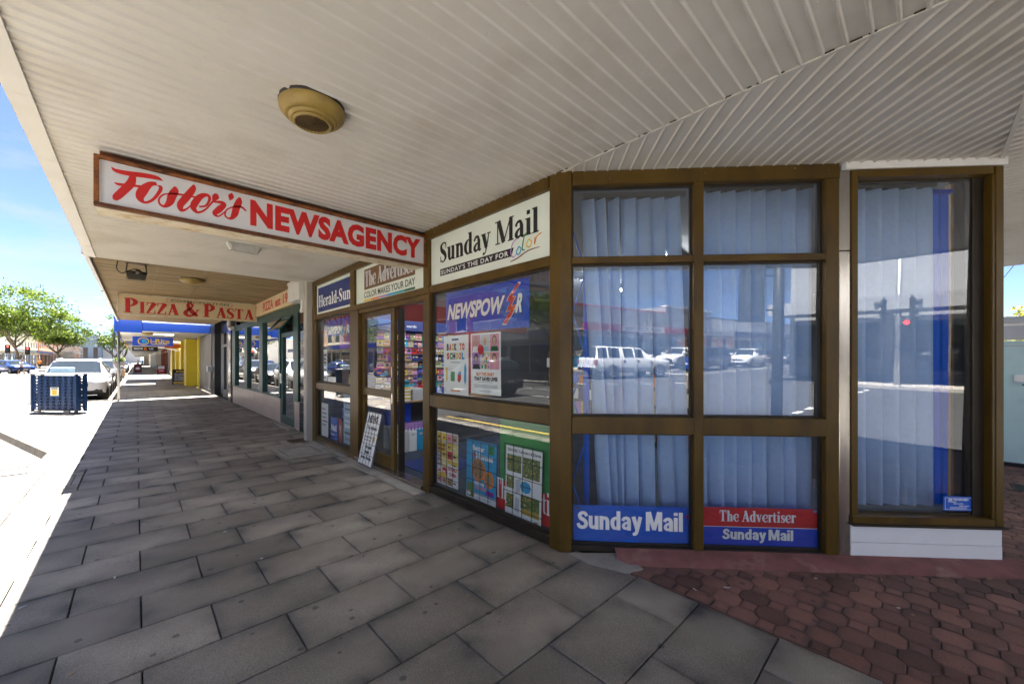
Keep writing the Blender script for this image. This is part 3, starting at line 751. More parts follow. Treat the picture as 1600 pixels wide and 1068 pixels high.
# ------------------------------------------------------------------ ceiling lamps
mat('old_cream', (0.30, 0.205, 0.05), 0.5, var=0.18, vs=9, grime=(0.24, 0.16, 0.05), gs=8, gp=(0.5, 0.75))
mat('lamp_black', (0.022, 0.018, 0.014), 0.3)
mat('lamp_glass', (0.10, 0.065, 0.03), 0.12, var=0.4, vs=60)
mat('lamp_white', (0.48, 0.48, 0.46), 0.4, grime=(.3, .28, .25), gs=12, gp=(.5, .8))
mat('flood_alu', (0.12, 0.105, 0.085), 0.5, 0.4, var=0.2, vs=20)
def dome_lamp(x, y, z, r, label, grille=True):
    t = thing('dome_lamp', label, 'ceiling lamp', (x, y, z))
    MB().lathe((x, y, z), [(r * 1.01, 0.004), (r * 1.01, -0.012), (r * 0.99, -0.016)], 40, m='lamp_black').build('gasket', t)
    MB().lathe((x, y, z), [(r * 0.985, -0.012), (r, -0.03), (r * 0.97, -0.05), (r * 0.87, -0.07), (r * 0.745, -0.084), (r * 0.735, -0.082), (r * 0.725, -0.087),
                           (r * 0.66, -0.095), (r * 0.60, -0.099), (r * 0.585, -0.090)], 48, m='old_cream').build('dome', t)
    if grille:
        MB().lathe((x, y, z), [(r * 0.60, -0.088), (r * 0.59, -0.107), (r * 0.54, -0.112), (r * 0.50, -0.107), (r * 0.49, -0.092)], 40, m='old_cream').build('inner_ring', t)
        pr = []
        for k in range(13):
            q = r * 0.5 * (1 - k / 13); pr += [(q, -0.098 - 0.0008 * k), (q - r * 0.018, -0.103 - 0.0008 * k)]
        MB().lathe((x, y, z), pr + [(0, -0.110)], 40, m='lamp_glass').build('lens', t)
        mb = MB()
        for i in range(28):
            a = i * math.pi / 14; mb.box(x + math.cos(a) * r * 0.5 - .0015, x + math.cos(a) * r * 0.5 + .0015, y + math.sin(a) * r * 0.5 - .0015, y + math.sin(a) * r * 0.5 + .0015, z - 0.111, z - 0.097, 'lamp_black')
        mb.build('grille', t)
    else: MB().lathe((x, y, z), [(r * 0.60, -0.092), (r * 0.3, -0.104), (0, -0.107)], 32, m='old_cream').build('lens', t)
    return t
dome_lamp(0.745, 2.47, Z1, 0.175, 'yellowed round dome lamp with a dark ribbed lens on the white ribbed ceiling')
dome_lamp(0.80, 9.95, Z2, 0.20, 'small cream dome lamp under the plywood awning', False)
t = thing('bulkhead_lamp', 'white oblong bulkhead lamp behind the red newsagency sign', 'ceiling lamp', (1.0, 6.0, Z1))
MB().box(0.81, 1.19, 5.93, 6.1, Z1 - 0.03, Z1 - 0.002, 'lamp_white').build('base', t, bevel=0.01)
mb = MB(); oct_ = lambda w, h, k: [(1.0 + sx * w * f, 6.015 + sy * h * g2) for sx, sy, f, g2 in ((1, -1, 1, 1 - k), (1, 1, 1, 1 - k), (1, 1, 1 - k * .5, 1), (-1, 1, 1 - k * .5, 1), (-1, 1, 1, 1 - k), (-1, -1, 1, 1 - k), (-1, -1, 1 - k * .5, 1), (1, -1, 1 - k * .5, 1))]
A, B = oct_(0.185, 0.08, 0.3), oct_(0.15, 0.055, 0.3)
mb.face([(*p, Z1 - 0.09) for p in B], 'lamp_white')
for i in range(8):
    j = (i + 1) % 8; mb.face([(*A[i], Z1 - 0.03), (*A[j], Z1 - 0.03), (*B[j], Z1 - 0.09), (*B[i], Z1 - 0.10)], 'lamp_white')
mb.build('diffuser', t)
t = thing('floodlight', 'dark finned floodlight on a bracket with a looping cable under the plywood awning', 'floodlight', (0.0, 9.0, Z2))
mb = MB()
for x in (-0.12, 0.12): mb.tube([(x * 0.9, 9.0, Z2), (x, 9.0, Z2 - 0.1), (x, 9.0, Z2 - 0.17)], 0.009, 6, 'flood_alu')
mb.box(-0.14, 0.14, 8.97, 9.03, Z2 - 0.012, Z2 - 0.001, 'flood_alu'); mb.build('bracket', t)
fl = Frame((0.0, 9.0, Z2 - 0.2), (1, 0, 0), (0, -0.85, -0.53), (0, -0.53, 0.85))
MB(fl).prism([(-0.1, -0.06), (0.1, -0.06), (0.13, 0.06), (-0.13, 0.06)], -0.05, 0.03, 'flood_alu').build('housing', t)
for i in range(11):
    x = -0.115 + i * 0.023
    MB(fl).box(x - 0.003, x + 0.003, 0.03, 0.075, -0.06, 0.06, 'flood_alu').build('fin', t)
MB(fl).tube([fl(0.02, 0.05, 0.06), fl(0.02, 0.05, 0.12)], 0.035, 10, 'flood_alu').build('junction_box', t)
pts = spline([(-0.22, 8.95, Z2), (-0.23, 8.95, Z2 - 0.13), (-0.17, 8.95, Z2 - 0.19), (-0.10, 8.97, Z2 - 0.14), (-0.03, 8.98, Z2 - 0.10), (0.02, 8.96, Z2 - 0.1)], 6)
MB().tube(pts, 0.007, 6, 'lamp_black').build('cable', t)
# ------------------------------------------------------------------ newsagency
def bronze(name, col, grime):
    mat(name, col, 0.38, 0.0, var=0.2, vs=2.6, stretch=(1, 1, 0.35), grime=grime, gs=4.5, gp=(0.45, 0.8), bump=0.04, bs=50, spec=0.3)
bronze('bronze', (0.098, 0.056, 0.008), (0.046, 0.024, 0.006))
mat('bronze_dark', (0.028, 0.020, 0.012), 0.5, 0.2, var=0.2, vs=8)
mat('steel', (0.50, 0.47, 0.43), 0.22, 0.95, var=0.2, vs=1.6, stretch=(4, 4, 0.5), grime=(0.30, 0.26, 0.22), gs=2.2, gp=(0.5, 0.8))
mat('white_board', (0.86, 0.865, 0.875), 0.45, var=0.03, vs=4, grime=(0.52, 0.51, 0.5), gs=3, gp=(0.62, 0.9))
glass_mat('pane_corner', (0.88, 0.92, 0.95), 0.13, 0.0, 0.008)
glass_mat('pane_street', (0.84, 0.87, 0.88), 0.075, 0.0, 0.012)
mat('sign_pale', (0.70, 0.76, 0.685), 0.35, var=0.05, vs=2)
for n, c in dict(c_black=(0.012, 0.011, 0.011), c_white=(0.85, 0.86, 0.85), c_red=(0.60, 0.012, 0.012), c_navy=(0.010, 0.028, 0.17), c_blue=(0.004, 0.058, 0.52),
                 c_mailblue=(0.008, 0.125, 0.62), c_sky=(0.02, 0.33, 0.62), c_yellow=(0.75, 0.52, 0.03), c_orange=(0.75, 0.22, 0.02), c_green=(0.03, 0.27, 0.06),
                 c_dgreen=(0.012, 0.11, 0.045), c_teal=(0.03, 0.32, 0.36), c_purple=(0.25, 0.03, 0.36), c_lilac=(0.42, 0.22, 0.55), c_pink=(0.70, 0.28, 0.36), c_cream=(0.66, 0.56, 0.36),
                 c_brown=(0.16, 0.075, 0.03), c_skin=(0.55, 0.32, 0.22), c_tan=(0.42, 0.28, 0.17), c_grey=(0.30, 0.30, 0.31), c_dgrey=(0.07, 0.07, 0.075), c_leaf=(0.12, 0.22, 0.05),
                 c_paleblue=(0.38, 0.55, 0.68), c_lgrey=(0.55, 0.56, 0.58), c_maroon=(0.17, 0.02, 0.02), c_gold=(0.55, 0.38, 0.06), c_lemon=(0.8, 0.7, 0.2)).items():
    mat(n, c, 0.45, var=0.03, vs=8)
LF = Frame((2.42, 0, 0), (0, -1, 0), (-1, 0, 0))
def print_mat(name, cols, scale):
    """printed photograph: patchy colours from warped noise"""
    m = mat(name, cols[0], 0.35); N, L = m.node_tree.nodes, m.node_tree.links; b = N['Principled BSDF']
    g = N.new('ShaderNodeNewGeometry'); vo = N.new('ShaderNodeTexNoise'); vo.inputs['Scale'].default_value = scale; vo.inputs['Detail'].default_value = 4; vo.inputs['Distortion'].default_value = 1.6
    L.new(g.outputs['Position'], vo.inputs['Vector']); cr = N.new('ShaderNodeValToRGB'); e = cr.color_ramp.elements; cr.color_ramp.interpolation = 'LINEAR'
    while len(e) < len(cols): e.new(.5)
    for i, c in enumerate(cols): e[i].position = .28 + .44 * i / (len(cols) - 1); e[i].color = (*c, 1)
    L.new(vo.outputs['Fac'], cr.inputs['Fac']); L.new(cr.outputs['Color'], b.inputs['Base Color'])
print_mat('print_garden', [(.01, .03, .008), (.05, .12, .02), (.14, .24, .05), (.03, .08, .02), (.45, .42, .12), (.08, .16, .04), (.6, .55, .5)], 38)
print_mat('print_mix', [(.02, .02, .03), (.45, .3, .22), (.6, .5, .42), (.35, .04, .03), (.7, .6, .2), (.1, .2, .35), (.7, .68, .64)], 26)
print_mat('print_food', [(.10, .04, .015), (.32, .17, .07), (.48, .30, .16), (.2, .09, .03), (.55, .42, .28)], 42)
shop = thing('newsagency_shop', 'corner newsagency with bronze framed windows and a chamfered front', 'shop', (2.42, 1.99, 0))
def bar(fr, name, s0, s1, z0, z1, d0=-0.07, d1=0.02, m='bronze', par=shop, bev=0.003):
    return MB(fr).box(s0, s1, d0, d1, z0, z1, m).build(name, par, bevel=bev)
# street front, left to right: end post, mullions, corner post
bar(LF, 'post', -7.98, -7.82, 0.0, 2.98)
bar(LF, 'post', -6.17, -5.86, 0.0, 2.259)
bar(LF, 'mullion', -6.17, -6.0, 2.345, 2.875)
bar(LF, 'mullion', -4.02, -3.88, 0.0, 2.258)
bar(LF, 'mullion', -4.01, -3.885, 2.345, 2.875)
bar(LF, 'head_rail', -7.82, -2.09, 2.876, 2.982, d1=0.026)
bar(LF, 'transom', -7.82, -6.17, 2.262, 2.342, d1=0.018); bar(LF, 'transom', -6.17, -3.88, 2.262, 2.342, d1=0.024); bar(LF, 'transom', -3.88, -2.09, 2.262, 2.342, d1=0.018)
bar(LF, 'middle_rail', -7.82, -6.17, 0.985, 1.10, d1=0.014); bar(LF, 'middle_rail', -3.88, -2.09, 0.985, 1.115, d1=0.016)
bar(LF, 'bottom_rail', -7.82, -6.17, 0.012, 0.095, d1=0.012); bar(LF, 'bottom_rail', -3.88, -2.09, 0.012, 0.085, d1=0.012, m='bronze_dark')
bar(LF, 'lower_sill', -7.82, -6.17, 0.0, 0.03, 0.013, 0.05, 'steel'); 
mb = MB(); mb.slab([(2.402, 2.088), (2.402, 1.978), (2.462, 1.911), (2.53, 1.955), (2.51, 2.088)], 0.0, 2.984, 'bronze'); mb.build('corner_post', shop, bevel=0.004)
# glazing beads (dark rebates round each pane)
def pane(fr, s0, s1, z0, z1, d, m, tilt=0.0, bead=0.028, par=shop):
    g = bpy.data.objects.new('window', None); COL.objects.link(g); g.parent = par; g.matrix_parent_inverse = pinv(par)
    mb = MB(fr)
    for r in ((s0, s1, z0, z0 + bead), (s0, s1, z1 - bead, z1), (s0, s0 + bead, z0 + bead, z1 - bead), (s1 - bead, s1, z0 + bead, z1 - bead)):
        mb.box(r[0], r[1], d - 0.02, d + 0.006, r[2], r[3], 'bronze_dark')
    mb.build('glazing_bead', g)
    t = math.tan(R(tilt)); zc = (z0 + z1) / 2
    p = MB(fr); p.face([fr(s0 + 0.01, d - 0.006 + (z0 - zc) * t, z0 + 0.008), fr(s1 - 0.01, d - 0.006 + (z0 - zc) * t, z0 + 0.008),
                        fr(s1 - 0.01, d - 0.006 + (z1 - zc) * t, z1 - 0.008), fr(s0 + 0.01, d - 0.006 + (z1 - zc) * t, z1 - 0.008)], m)
    p.build('pane', g, recalc=False); return g
pane(LF, -7.82, -6.17, 1.10, 2.262, -0.03, 'pane_street', 0.1); pane(LF, -7.82, -6.17, 0.095, 0.985, -0.03, 'pane_street')
pane(LF, -3.88, -2.09, 1.115, 2.262, -0.03, 'pane_street', 0.1, 0.02); pane(LF, -3.88, -2.09, 0.085, 0.985, -0.03, 'pane_street', 0, 0.02)
# sliding door
door = bpy.data.objects.new('door', None); COL.objects.link(door); door.parent = shop; door.matrix_parent_inverse = pinv(shop)
for nm, s0, s1, z0, z1 in (('stile', -5.855, -5.79, 0.05, 2.2), ('stile', -4.93, -4.83, 0.05, 2.2), ('rail', -5.79, -4.93, 2.13, 2.2), ('rail', -5.79, -4.93, 0.995, 1.10), ('rail', -5.79, -4.93, 0.05, 0.205)):
    bar(LF, nm, s0, s1, z0, z1, -0.085, -0.035, par=door)
for z0, z1 in ((0.205, 0.995), (1.10, 2.13)):
    p = MB(LF); p.quad(-5.79, -4.93, z0, z1, -0.055, 'pane_street'); p.build('pane', door, recalc=False)
MB(LF).box(-4.885, -4.855, -0.035, -0.02, 1.28, 1.42, 'steel').build('pull', door); MB(LF).box(-4.885, -4.86, -0.035, -0.025, 0.93, 1.06, 'steel').build('lock', door)
bar(LF, 'door_head', -5.86, -4.02, 2.2, 2.26, -0.09, 0.01); bar(LF, 'door_jamb', -4.83, -4.79, 0.0, 2.2, -0.17, -0.09, 'bronze_dark')
bar(LF, 'threshold', -6.0, -4.02, 0.0, 0.05, -0.1, 0.05, 'steel')
MB(LF).box(-6.17, -3.9, 0.05, 0.20, -0.03, 0.012, 'concrete').build('door_step', shop)
MB(LF).box(-7.98, -6.17, 0.05, 0.12, -0.03, 0.01, 'concrete').build('sill_step', shop)

# sign panels over the street front
def panel(fr, name, s0, s1, z0, z1, d, m, label=None, par=shop, rim=None):
    o = MB(fr).box(s0, s1, d - 0.012, d, z0, z1, m).build(name, par)
    if label: o['label'] = label
    return o
p1 = panel(LF, 'sign_panel', -3.885, -2.095, 2.342, 2.876, -0.012, 'sign_pale', 'pale panel with black roman lettering reading Sunday Mail')
mb = MB(LF); serif(mb, 'Sunday Mail', -3.71, -2.225, 2.575, 0.215, -0.010, 'c_black', fat=1.15)
mb.build('lettering', p1, recalc=False)
mb = MB(LF); mb.poly([(-3.703, 2.43), (-2.56, 2.43), (-2.53, 2.505), (-3.703, 2.505)], -0.0105, 'c_black'); text(mb, "SUNDAY'S THE DAY FOR", -3.68, -2.60, 2.442, 2.49, -0.0085, 'c_white', 0.01, space=1.15)
mb.build('slogan_bar', p1, recalc=False)
mb = MB(LF)
for P, c in (([(-2.475, 2.575, .008), (-2.535, 2.55, .012), (-2.565, 2.475, .012), (-2.54, 2.42, .011), (-2.49, 2.44, .006)], 'c_lilac'), ([(-2.46, 2.50, .012), (-2.495, 2.455, .012), (-2.465, 2.43, .012), (-2.435, 2.47, .012), (-2.46, 2.50, .01)], 'c_sky'),
             ([(-2.37, 2.60, .010), (-2.40, 2.56, .012), (-2.42, 2.47, .012), (-2.39, 2.455, .010)], 'c_green'), ([(-2.345, 2.535, .011), (-2.37, 2.49, .011), (-2.335, 2.47, .011), (-2.31, 2.51, .011), (-2.345, 2.535, .01)], 'c_yellow'),
             ([(-2.27, 2.54, .008), (-2.275, 2.48, .010), (-2.25, 2.535, .010), (-2.195, 2.56, .012)], 'c_orange'), ([(-2.57, 2.385, .008), (-2.48, 2.40, .011), (-2.35, 2.44, .010), (-2.215, 2.445, .005)], 'c_maroon')):
    mb = MB(LF); mb.ribbon(P, -0.0075, c, 5); mb.build('brush_stroke', p1, recalc=False)
p2 = panel(LF, 'sign_panel', -6.0, -4.01, 2.342, 2.876, -0.012, 'sign_pale', 'pale panel with a dark box reading The Advertiser')
mb = MB(LF); mb.quad(-5.71, -4.245, 2.535, 2.83, -0.0105, 'c_brown'); serif(mb, 'The Advertiser', -5.68, -4.27, 2.575, 0.225, -0.0085, 'c_lgrey', shear=0.0, fat=1.5); mb.build('masthead', p2, recalc=False)
mb = MB(LF); text(mb, 'COLOR MAKES YOUR DAY', -5.71, -4.245, 2.415, 2.505, -0.010, 'c_black', 0.012); mb.build('slogan', p2, recalc=False)
mb = MB(LF)
for i, c in enumerate(('c_yellow', 'c_orange', 'c_lilac', 'c_sky', 'c_teal', 'c_dgreen')): mb.quad(-5.715 + i * 0.245, -5.47 + i * 0.245, 2.362, 2.39, -0.010, c)
mb.build('colour_strip', p2, recalc=False)
p3 = panel(LF, 'sign_panel', -7.82, -6.17, 2.342, 2.876, -0.012, 'sign_pale', 'navy panel in a pale border reading Herald-Sun')
mb = MB(LF); mb.quad(-7.745, -6.2, 2.385, 2.825, -0.0105, 'c_navy'); serif(mb, 'Herald-Sun', -7.70, -6.21, 2.475, 0.205, -0.0085, 'c_white', fat=1.1); mb.build('masthead', p3, recalc=False)

# chamfered front
CF = CHF
bar(CF, 'head_rail', 0.095, 2.077, 2.868, 2.975, d1=0.026)
bar(CF, 'mullion', 1.02, 1.092, 0.0, 2.867)
bar(CF, 'post', 1.985, 2.077, 0.0, 2.867)
for s0, s1 in ((0.092, 1.02), (1.092, 1.985)):
    bar(CF, 'transom', s0, s1, 2.258, 2.308, d1=0.016); bar(CF, 'middle_rail', s0, s1, 0.93, 1.062, d1=0.022); bar(CF, 'bottom_rail', s0, s1, 0.008, 0.05, d1=0.01, m='bronze_dark')
    for z0, z1 in ((2.308, 2.868), (1.062, 2.258), (0.05, 0.93)): pane(CF, s0, s1, z0, z1, -0.035, 'pane_corner', 0.85, 0.014)
MB(CF).box(2.08, 2.158, -0.08, 0.018, 0.0, 2.32, 'steel').build('steel_cladding', shop, bevel=0.004)
MB(CF).box(2.08, 2.158, -0.08, 0.019, 2.323, 2.925, 'steel').build('steel_cladding', shop, bevel=0.004)
bar(CF, 'window_frame', 2.16, 2.205, 0.345, 2.92, d1=0.03); bar(CF, 'window_frame', 3.158, 3.212, 0.292, 2.92, -0.11, 0.03)
bar(CF, 'window_frame', 3.138, 3.157, 0.345, 2.862, -0.06, 0.025); bar(CF, 'window_reveal', 3.06, 3.137, 0.345, 2.862, -0.09, -0.03, 'bronze_dark')
bar(CF, 'window_frame', 2.205, 3.145, 2.862, 2.92, d1=0.032); bar(CF, 'window_sill', 2.16, 3.145, 0.292, 0.345, d1=0.04); bar(CF, 'sill_nosing', 2.158, 3.225, 0.272, 0.291, -0.05, 0.05, 'bronze_dark')
pane(CF, 2.205, 3.06, 0.345, 2.862, -0.05, 'pane_corner', 0.85, 0.014)
MB(CF).box(2.165, 3.218, -0.1, 0.012, 0.142, 0.272, 'white_board').build('plinth_board', shop, bevel=0.002); MB(CF).box(2.165, 3.218, -0.1, 0.014, 0.0, 0.139, 'white_board').build('plinth_board', shop, bevel=0.002)
mb = MB(); rg = random.Random(2)
for fr, s0, s1, z in ((CF, 0.12, 2.05, 2.925), (LF, -7.7, -2.15, 2.93), (LF, -7.7, -2.15, 2.30)):
    for i in range(9):
        s = s0 + (s1 - s0) * (i + rg.uniform(.2, .8)) / 9; c = fr(s, 0.026, z + rg.uniform(-0.02, 0.02)); mb.lathe(c, [(0.005, 0), (0.004, 0.003), (0, 0.004)], 8, fr.n, 'steel')
o = mb.build('screws', shop); tag(o, kind='stuff')

# shell and interior
mat('int_blue', (0.012, 0.05, 0.36), 0.7, var=0.06, vs=3); mat('int_grey', (0.12, 0.125, 0.14), 0.8, var=0.08, vs=3); mat('int_ceiling', (0.22, 0.22, 0.225), 0.8)
mat('carpet', (0.035, 0.05, 0.085), 0.95, var=0.25, vs=40); mat('int_red', (0.15, 0.01, 0.009), 0.7); mat('timber', (0.30, 0.19, 0.09), 0.6, var=0.2, vs=8, stretch=(1, 8, 1))
mat('wall_render', (0.45, 0.42, 0.37), 0.85, var=0.1, vs=1.5)
sh = [(2.50, 7.95), (2.50, 2.03), (4.64, -0.30), (11.0, -0.30), (11.0, 7.95)]
MB().slab(sh, -0.03, 0.006, 'carpet').build('floor', shop)
MB().slab(sh, 2.99, 3.02, 'int_ceiling').build('ceiling', shop)
MB().box(2.3, 11.2, 7.98, 8.14, 0, 5.2, 'wall_render').build('party_wall', shop)
MB().box(2.5, 10.9, 7.88, 7.97, 0, 2.99, 'int_grey').build('inner_wall', shop)
MB().box(10.9, 11.1, -0.2, 7.88, 0, 5.2, 'int_grey').build('rear_wall', shop)
MB().box(4.66, 11.1, -0.36, -0.22, 0, 2.985, 'white_board').build('side_wall', shop)
par = [(2.45, 7.97), (2.45, 2.0), (4.62, -0.35), (11.1, -0.35), (11.1, 7.97)]
MB().slab(par, 3.33, 5.2, 'wall_render').build('parapet', shop)
def tube_light(x, y, l, k):
    t = thing('fluorescent_light', ('lit fluorescent tube on the newsagency ceiling, nearest the chamfered windows', 'lit fluorescent tube on the newsagency ceiling, farther back from the chamfer', 'added fluorescent tube on the newsagency ceiling, brightening the doorway')[k], 'light', (x, y, 2.98), group='shop ceiling lights')
    MB().box(x - l / 2, x + l / 2, y - 0.06, y + 0.06, 2.93, 2.989, 'int_ceiling').build('batten', t)
    MB().tube([(x - l / 2 + .03, y, 2.905), (x + l / 2 - .03, y, 2.905)], 0.016, 8, 'tube_glow').build('tube', t)
mat('tube_glow', (0.9, 0.9, 0.9), 0.5, emit=(0.95, 0.98, 1.0), es=15.0)
tube_light(5.4, 2.4, 1.4, 0); tube_light(6.4, 4.2, 1.4, 1); tube_light(3.9, 5.45, 1.4, 2)  # the last tube is added to brighten the interior behind the doorway

# vertical blinds: every slat its own piece, hanging slightly askew
mat('slat', (0.40, 0.545, 0.80), 0.75, var=0.05, vs=30, rnd=0.1, bump=0.15, bs=260)
mat('slat_rail', (0.07, 0.068, 0.065), 0.5)
def blind(label, s0, s1, z1, z0, slats, d=-0.20):
    t = thing('vertical_blind', label, 'blind', CF(s0, d, z0))
    MB(CF).box(s0, s1, d - 0.025, d + 0.025, z1, z1 + 0.035, 'slat_rail').build('head_rail', t)
    for st, sb, ang, w in slats:
        mb = MB(); c, sn = math.cos(R(ang)), math.sin(R(ang)); rows = []
        for k in range(5):
            f = k / 4; s = st + (sb - st) * f; z = z1 - 0.012 + (z0 - z1 + 0.012) * f
            rows.append([CF(s + u * c, d + u * sn + 0.006 * (1 - (2 * u / w) ** 2), z) for u in (-w / 2, -w / 4, 0, w / 4, w / 2)])
        mb.grid(rows, 'slat'); o = mb.build('slat', t, recalc=False)
        so = o.modifiers.new('thick', 'SOLIDIFY'); so.thickness = 0.0012
        MB(CF).box(st - 0.012, st + 0.012, d - 0.004, d + 0.004, z1 - 0.014, z1, 'slat_rail').build('hanger', t)
    return t
rg = random.Random(4)
A_ = [(0.235, 0.395, 32, .125), (0.335, 0.455, 46, .125), (0.45, 0.50, 55, .125), (0.575, 0.60, 24, .125), (0.69, 0.735, 22, .125), (0.80, 0.90, 26, .125), (0.93, 1.02, 40, .125)]
blind('grey vertical blind with gaps and leaning slats, above the blue Sunday Mail board', 0.2, 1.03, 2.85, 0.03, A_)
B_ = [(1.13 + 0.117 * i, 1.145 + 0.115 * i + (0.02 if i in (1, 5) else 0.0), 36 + rg.uniform(-6, 6), .127) for i in range(8)]
blind('closed grey vertical blind above the red and blue newspaper board', 1.07, 2.03, 2.885, 0.03, B_)
C_ = [(2.23 + 0.125 * i, 2.235 + 0.125 * i, 34 + rg.uniform(-5, 5), .127) for i in range(6)]
blind('closed grey vertical blind in the tall end window', 2.17, 2.95, 2.87, 0.36, C_)
mat('curtain_blue', (0.008, 0.15, 0.78), 0.7)
t = thing('blue_curtain', 'bright blue fabric drop at the right edge of the tall end window', 'curtain', CF(3.0, -0.22, 0.36))
rows = []
for k in range(9):
    z = 0.36 + 2.46 * k / 8; rows.append([CF(2.935 + 0.014 * i, -0.23 + 0.012 * math.sin(i * 1.3 + k * 0.2), z) for i in range(11)])
mb = MB(); mb.grid(rows, 'curtain_blue'); mb.build('drop', t, recalc=False)
MB(CF).box(2.92, 3.09, -0.26, -0.2, 2.82, 2.85, 'c_blue').build('pelmet', t)
t = thing('timber_upright', 'thin brown timber upright beside the blue curtain', 'post', CF(3.1, -0.24, 0))
MB(CF).box(3.095, 3.115, -0.27, -0.22, 0, 2.9, 'timber').build('upright', t); MB(CF).box(3.12, 3.3, -0.3, -0.26, 0, 2.95, 'c_dgrey').build('backing', t)
t = thing('blue_display_frame', 'blue display stand of posts and zigzag rods inside the window beside the corner post', 'stand', CF(0.15, -0.3, 0))
for s, r in ((0.12, 0.012), (0.24, 0.028)): MB().tube([CF(s, -0.3, 0.0), CF(s, -0.3, 2.8)], r, 10, 'curtain_blue').build('post', t)
for k in range(7):
    z = 0.1 + k * 0.36; a, b = (0.12, 0.235) if k % 2 else (0.235, 0.12)
    MB().tube([CF(a, -0.285, z), CF(b, -0.285, z + 0.36)], 0.008, 6, 'c_mailblue').build('rod', t)
MB(CF).box(0.05, 0.4, -0.62, -0.6, 0.0, 0.95, 'int_grey').build('back_panel', t)

# boards and notices in the chamfered windows
def board(name, label, fr, s0, s1, z0, z1, d, m, th=0.005, bow=0.0, cat='sign'):
    t = thing(name, label, cat, fr(s0, d, z0)); n = 8; mb = MB()
    for dd in (d, d - th):
        rows = [[fr(s0 + (s1 - s0) * i / n, dd + bow * 0.02 * math.sin(math.pi * i / n), z0), fr(s0 + (s1 - s0) * i / n, dd + bow * 0.02 * math.sin(math.pi * i / n), z1 + bow * 0.012 * math.sin(math.pi * i / n))] for i in range(n + 1)]
        mb.grid(rows, m)
    mb.build('sheet', t, recalc=False); return t
t = board('newspaper_board', 'plain blue board with large white words Sunday Mail along the window foot', CF, 0.105, 1.005, 0.055, 0.345, -0.055, 'c_mailblue', bow=0.4)
mb = MB(CF); serif(mb, 'Sunday Mail', 0.135, 0.965, 0.158, 0.15, -0.044, 'c_white', SERIF=SANS); mb.build('lettering', t, recalc=False)
mb = MB(CF); mb.quad(0.125, 0.155, 0.318, 0.335, -0.0435, 'c_dgrey'); mb.build('tape', t, recalc=False); MB(CF).box(0.985, 1.0, -0.045, -0.042, 0.27, 0.288, 'c_red').build('sticker', t)
t = board('newspaper_board', 'half red, half blue board reading The Advertiser over Sunday Mail', CF, 1.098, 1.97, 0.06, 0.355, -0.055, 'c_blue')
mb = MB(CF); mb.quad(1.098, 1.97, 0.208, 0.355, -0.0535, 'c_red'); mb.quad(1.098, 1.97, 0.203, 0.208, -0.053, 'c_white'); mb.build('red_band', t, recalc=False)
mb = MB(CF); serif(mb, 'The Advertiser', 1.24, 1.81, 0.248, 0.085, -0.0515, 'c_white', fat=1.2); mb.build('masthead', t, recalc=False)
mb = MB(CF); serif(mb, 'Sunday Mail', 1.262, 1.796, 0.108, 0.082, -0.0530, 'c_dgrey', SERIF=SANS, fat=1.35); serif(mb, 'Sunday Mail', 1.262, 1.796, 0.108, 0.082, -0.0515, 'c_white', SERIF=SANS); mb.build('lettering', t, recalc=False)
MB(CF).box(1.945, 1.965, -0.053, -0.051, 0.33, 0.348, 'c_sky').build('sticker', t)
t = board('security_notice', 'small blue Be Warned security notice in the corner of the tall end window', CF, 2.865, 3.075, 0.375, 0.482, -0.04, 'c_mailblue', 0.002, cat='notice')
mb = MB(CF)
for r in ((2.875, 3.065, .384, .387), (2.875, 3.065, .470, .473), (2.875, 2.878, .387, .470), (3.062, 3.065, .387, .470)): mb.quad(*r, -0.0385, 'c_white')
text(mb, 'BE WARNED', 2.90, 3.04, .451, .466, -0.038, 'c_white', 0.06); text(mb, 'Wilson', 2.895, 2.955, .437, .449, -0.038, 'c_white', 0.03); text(mb, 'Security', 2.935, 3.005, .421, .435, -0.038, 'c_white', 0.03); text(mb, 'Services', 2.975, 3.045, .408, .419, -0.038, 'c_white', 0.03)
for z in (.390, .396, .402): mb.quad(2.91, 3.03, z, z + .0022, -0.038, 'c_white')
mb.build('print', t, recalc=False)

# Newspower banner and posters behind the street window
NPW = thing('window_banner', 'blue Newspower banner with a red lightning bolt inside the street window', 'banner', LF(-3.64, -0.045, 1.80))
MB(LF).prism([(-3.641, 1.803), (-2.373, 1.79), (-2.373, 2.223), (-3.641, 2.237)], -0.05, -0.046, 'c_blue').build('sheet', NPW)
mb = MB(LF); text(mb, 'NEWSPOW', -3.63, -2.665, 1.925, 2.112, -0.0445, 'c_navy', 0.065, 0.22); text(mb, 'NEWSPOW', -3.615, -2.680, 1.935, 2.106, -0.0435, 'c_white', 0.042, 0.22)
text(mb, 'R', -2.555, -2.41, 1.918, 2.108, -0.0445, 'c_navy', 0.05, 0.22); text(mb, 'R', -2.545, -2.425, 1.928, 2.099, -0.0435, 'c_white', 0.042, 0.22); mb.build('lettering', NPW, recalc=False)
bolt = [(-2.515, 2.192), (-2.627, 2.085), (-2.655, 2.04), (-2.60, 2.045), (-2.665, 1.945), (-2.605, 1.96), (-2.708, 1.841), (-2.655, 1.838), (-2.545, 1.965), (-2.535, 2.005), (-2.592, 1.998), (-2.54, 2.075), (-2.585, 2.078), (-2.485, 2.182)]
cx, cy = -2.6, 2.01
mb = MB(LF); mb.poly([(cx + (x - cx) * 1.13, cy + (y - cy) * 1.06) for x, y in bolt], -0.0425, 'c_white'); mb.poly(bolt, -0.0415, 'c_red'); mb.build('lightning_bolt', NPW, recalc=False)
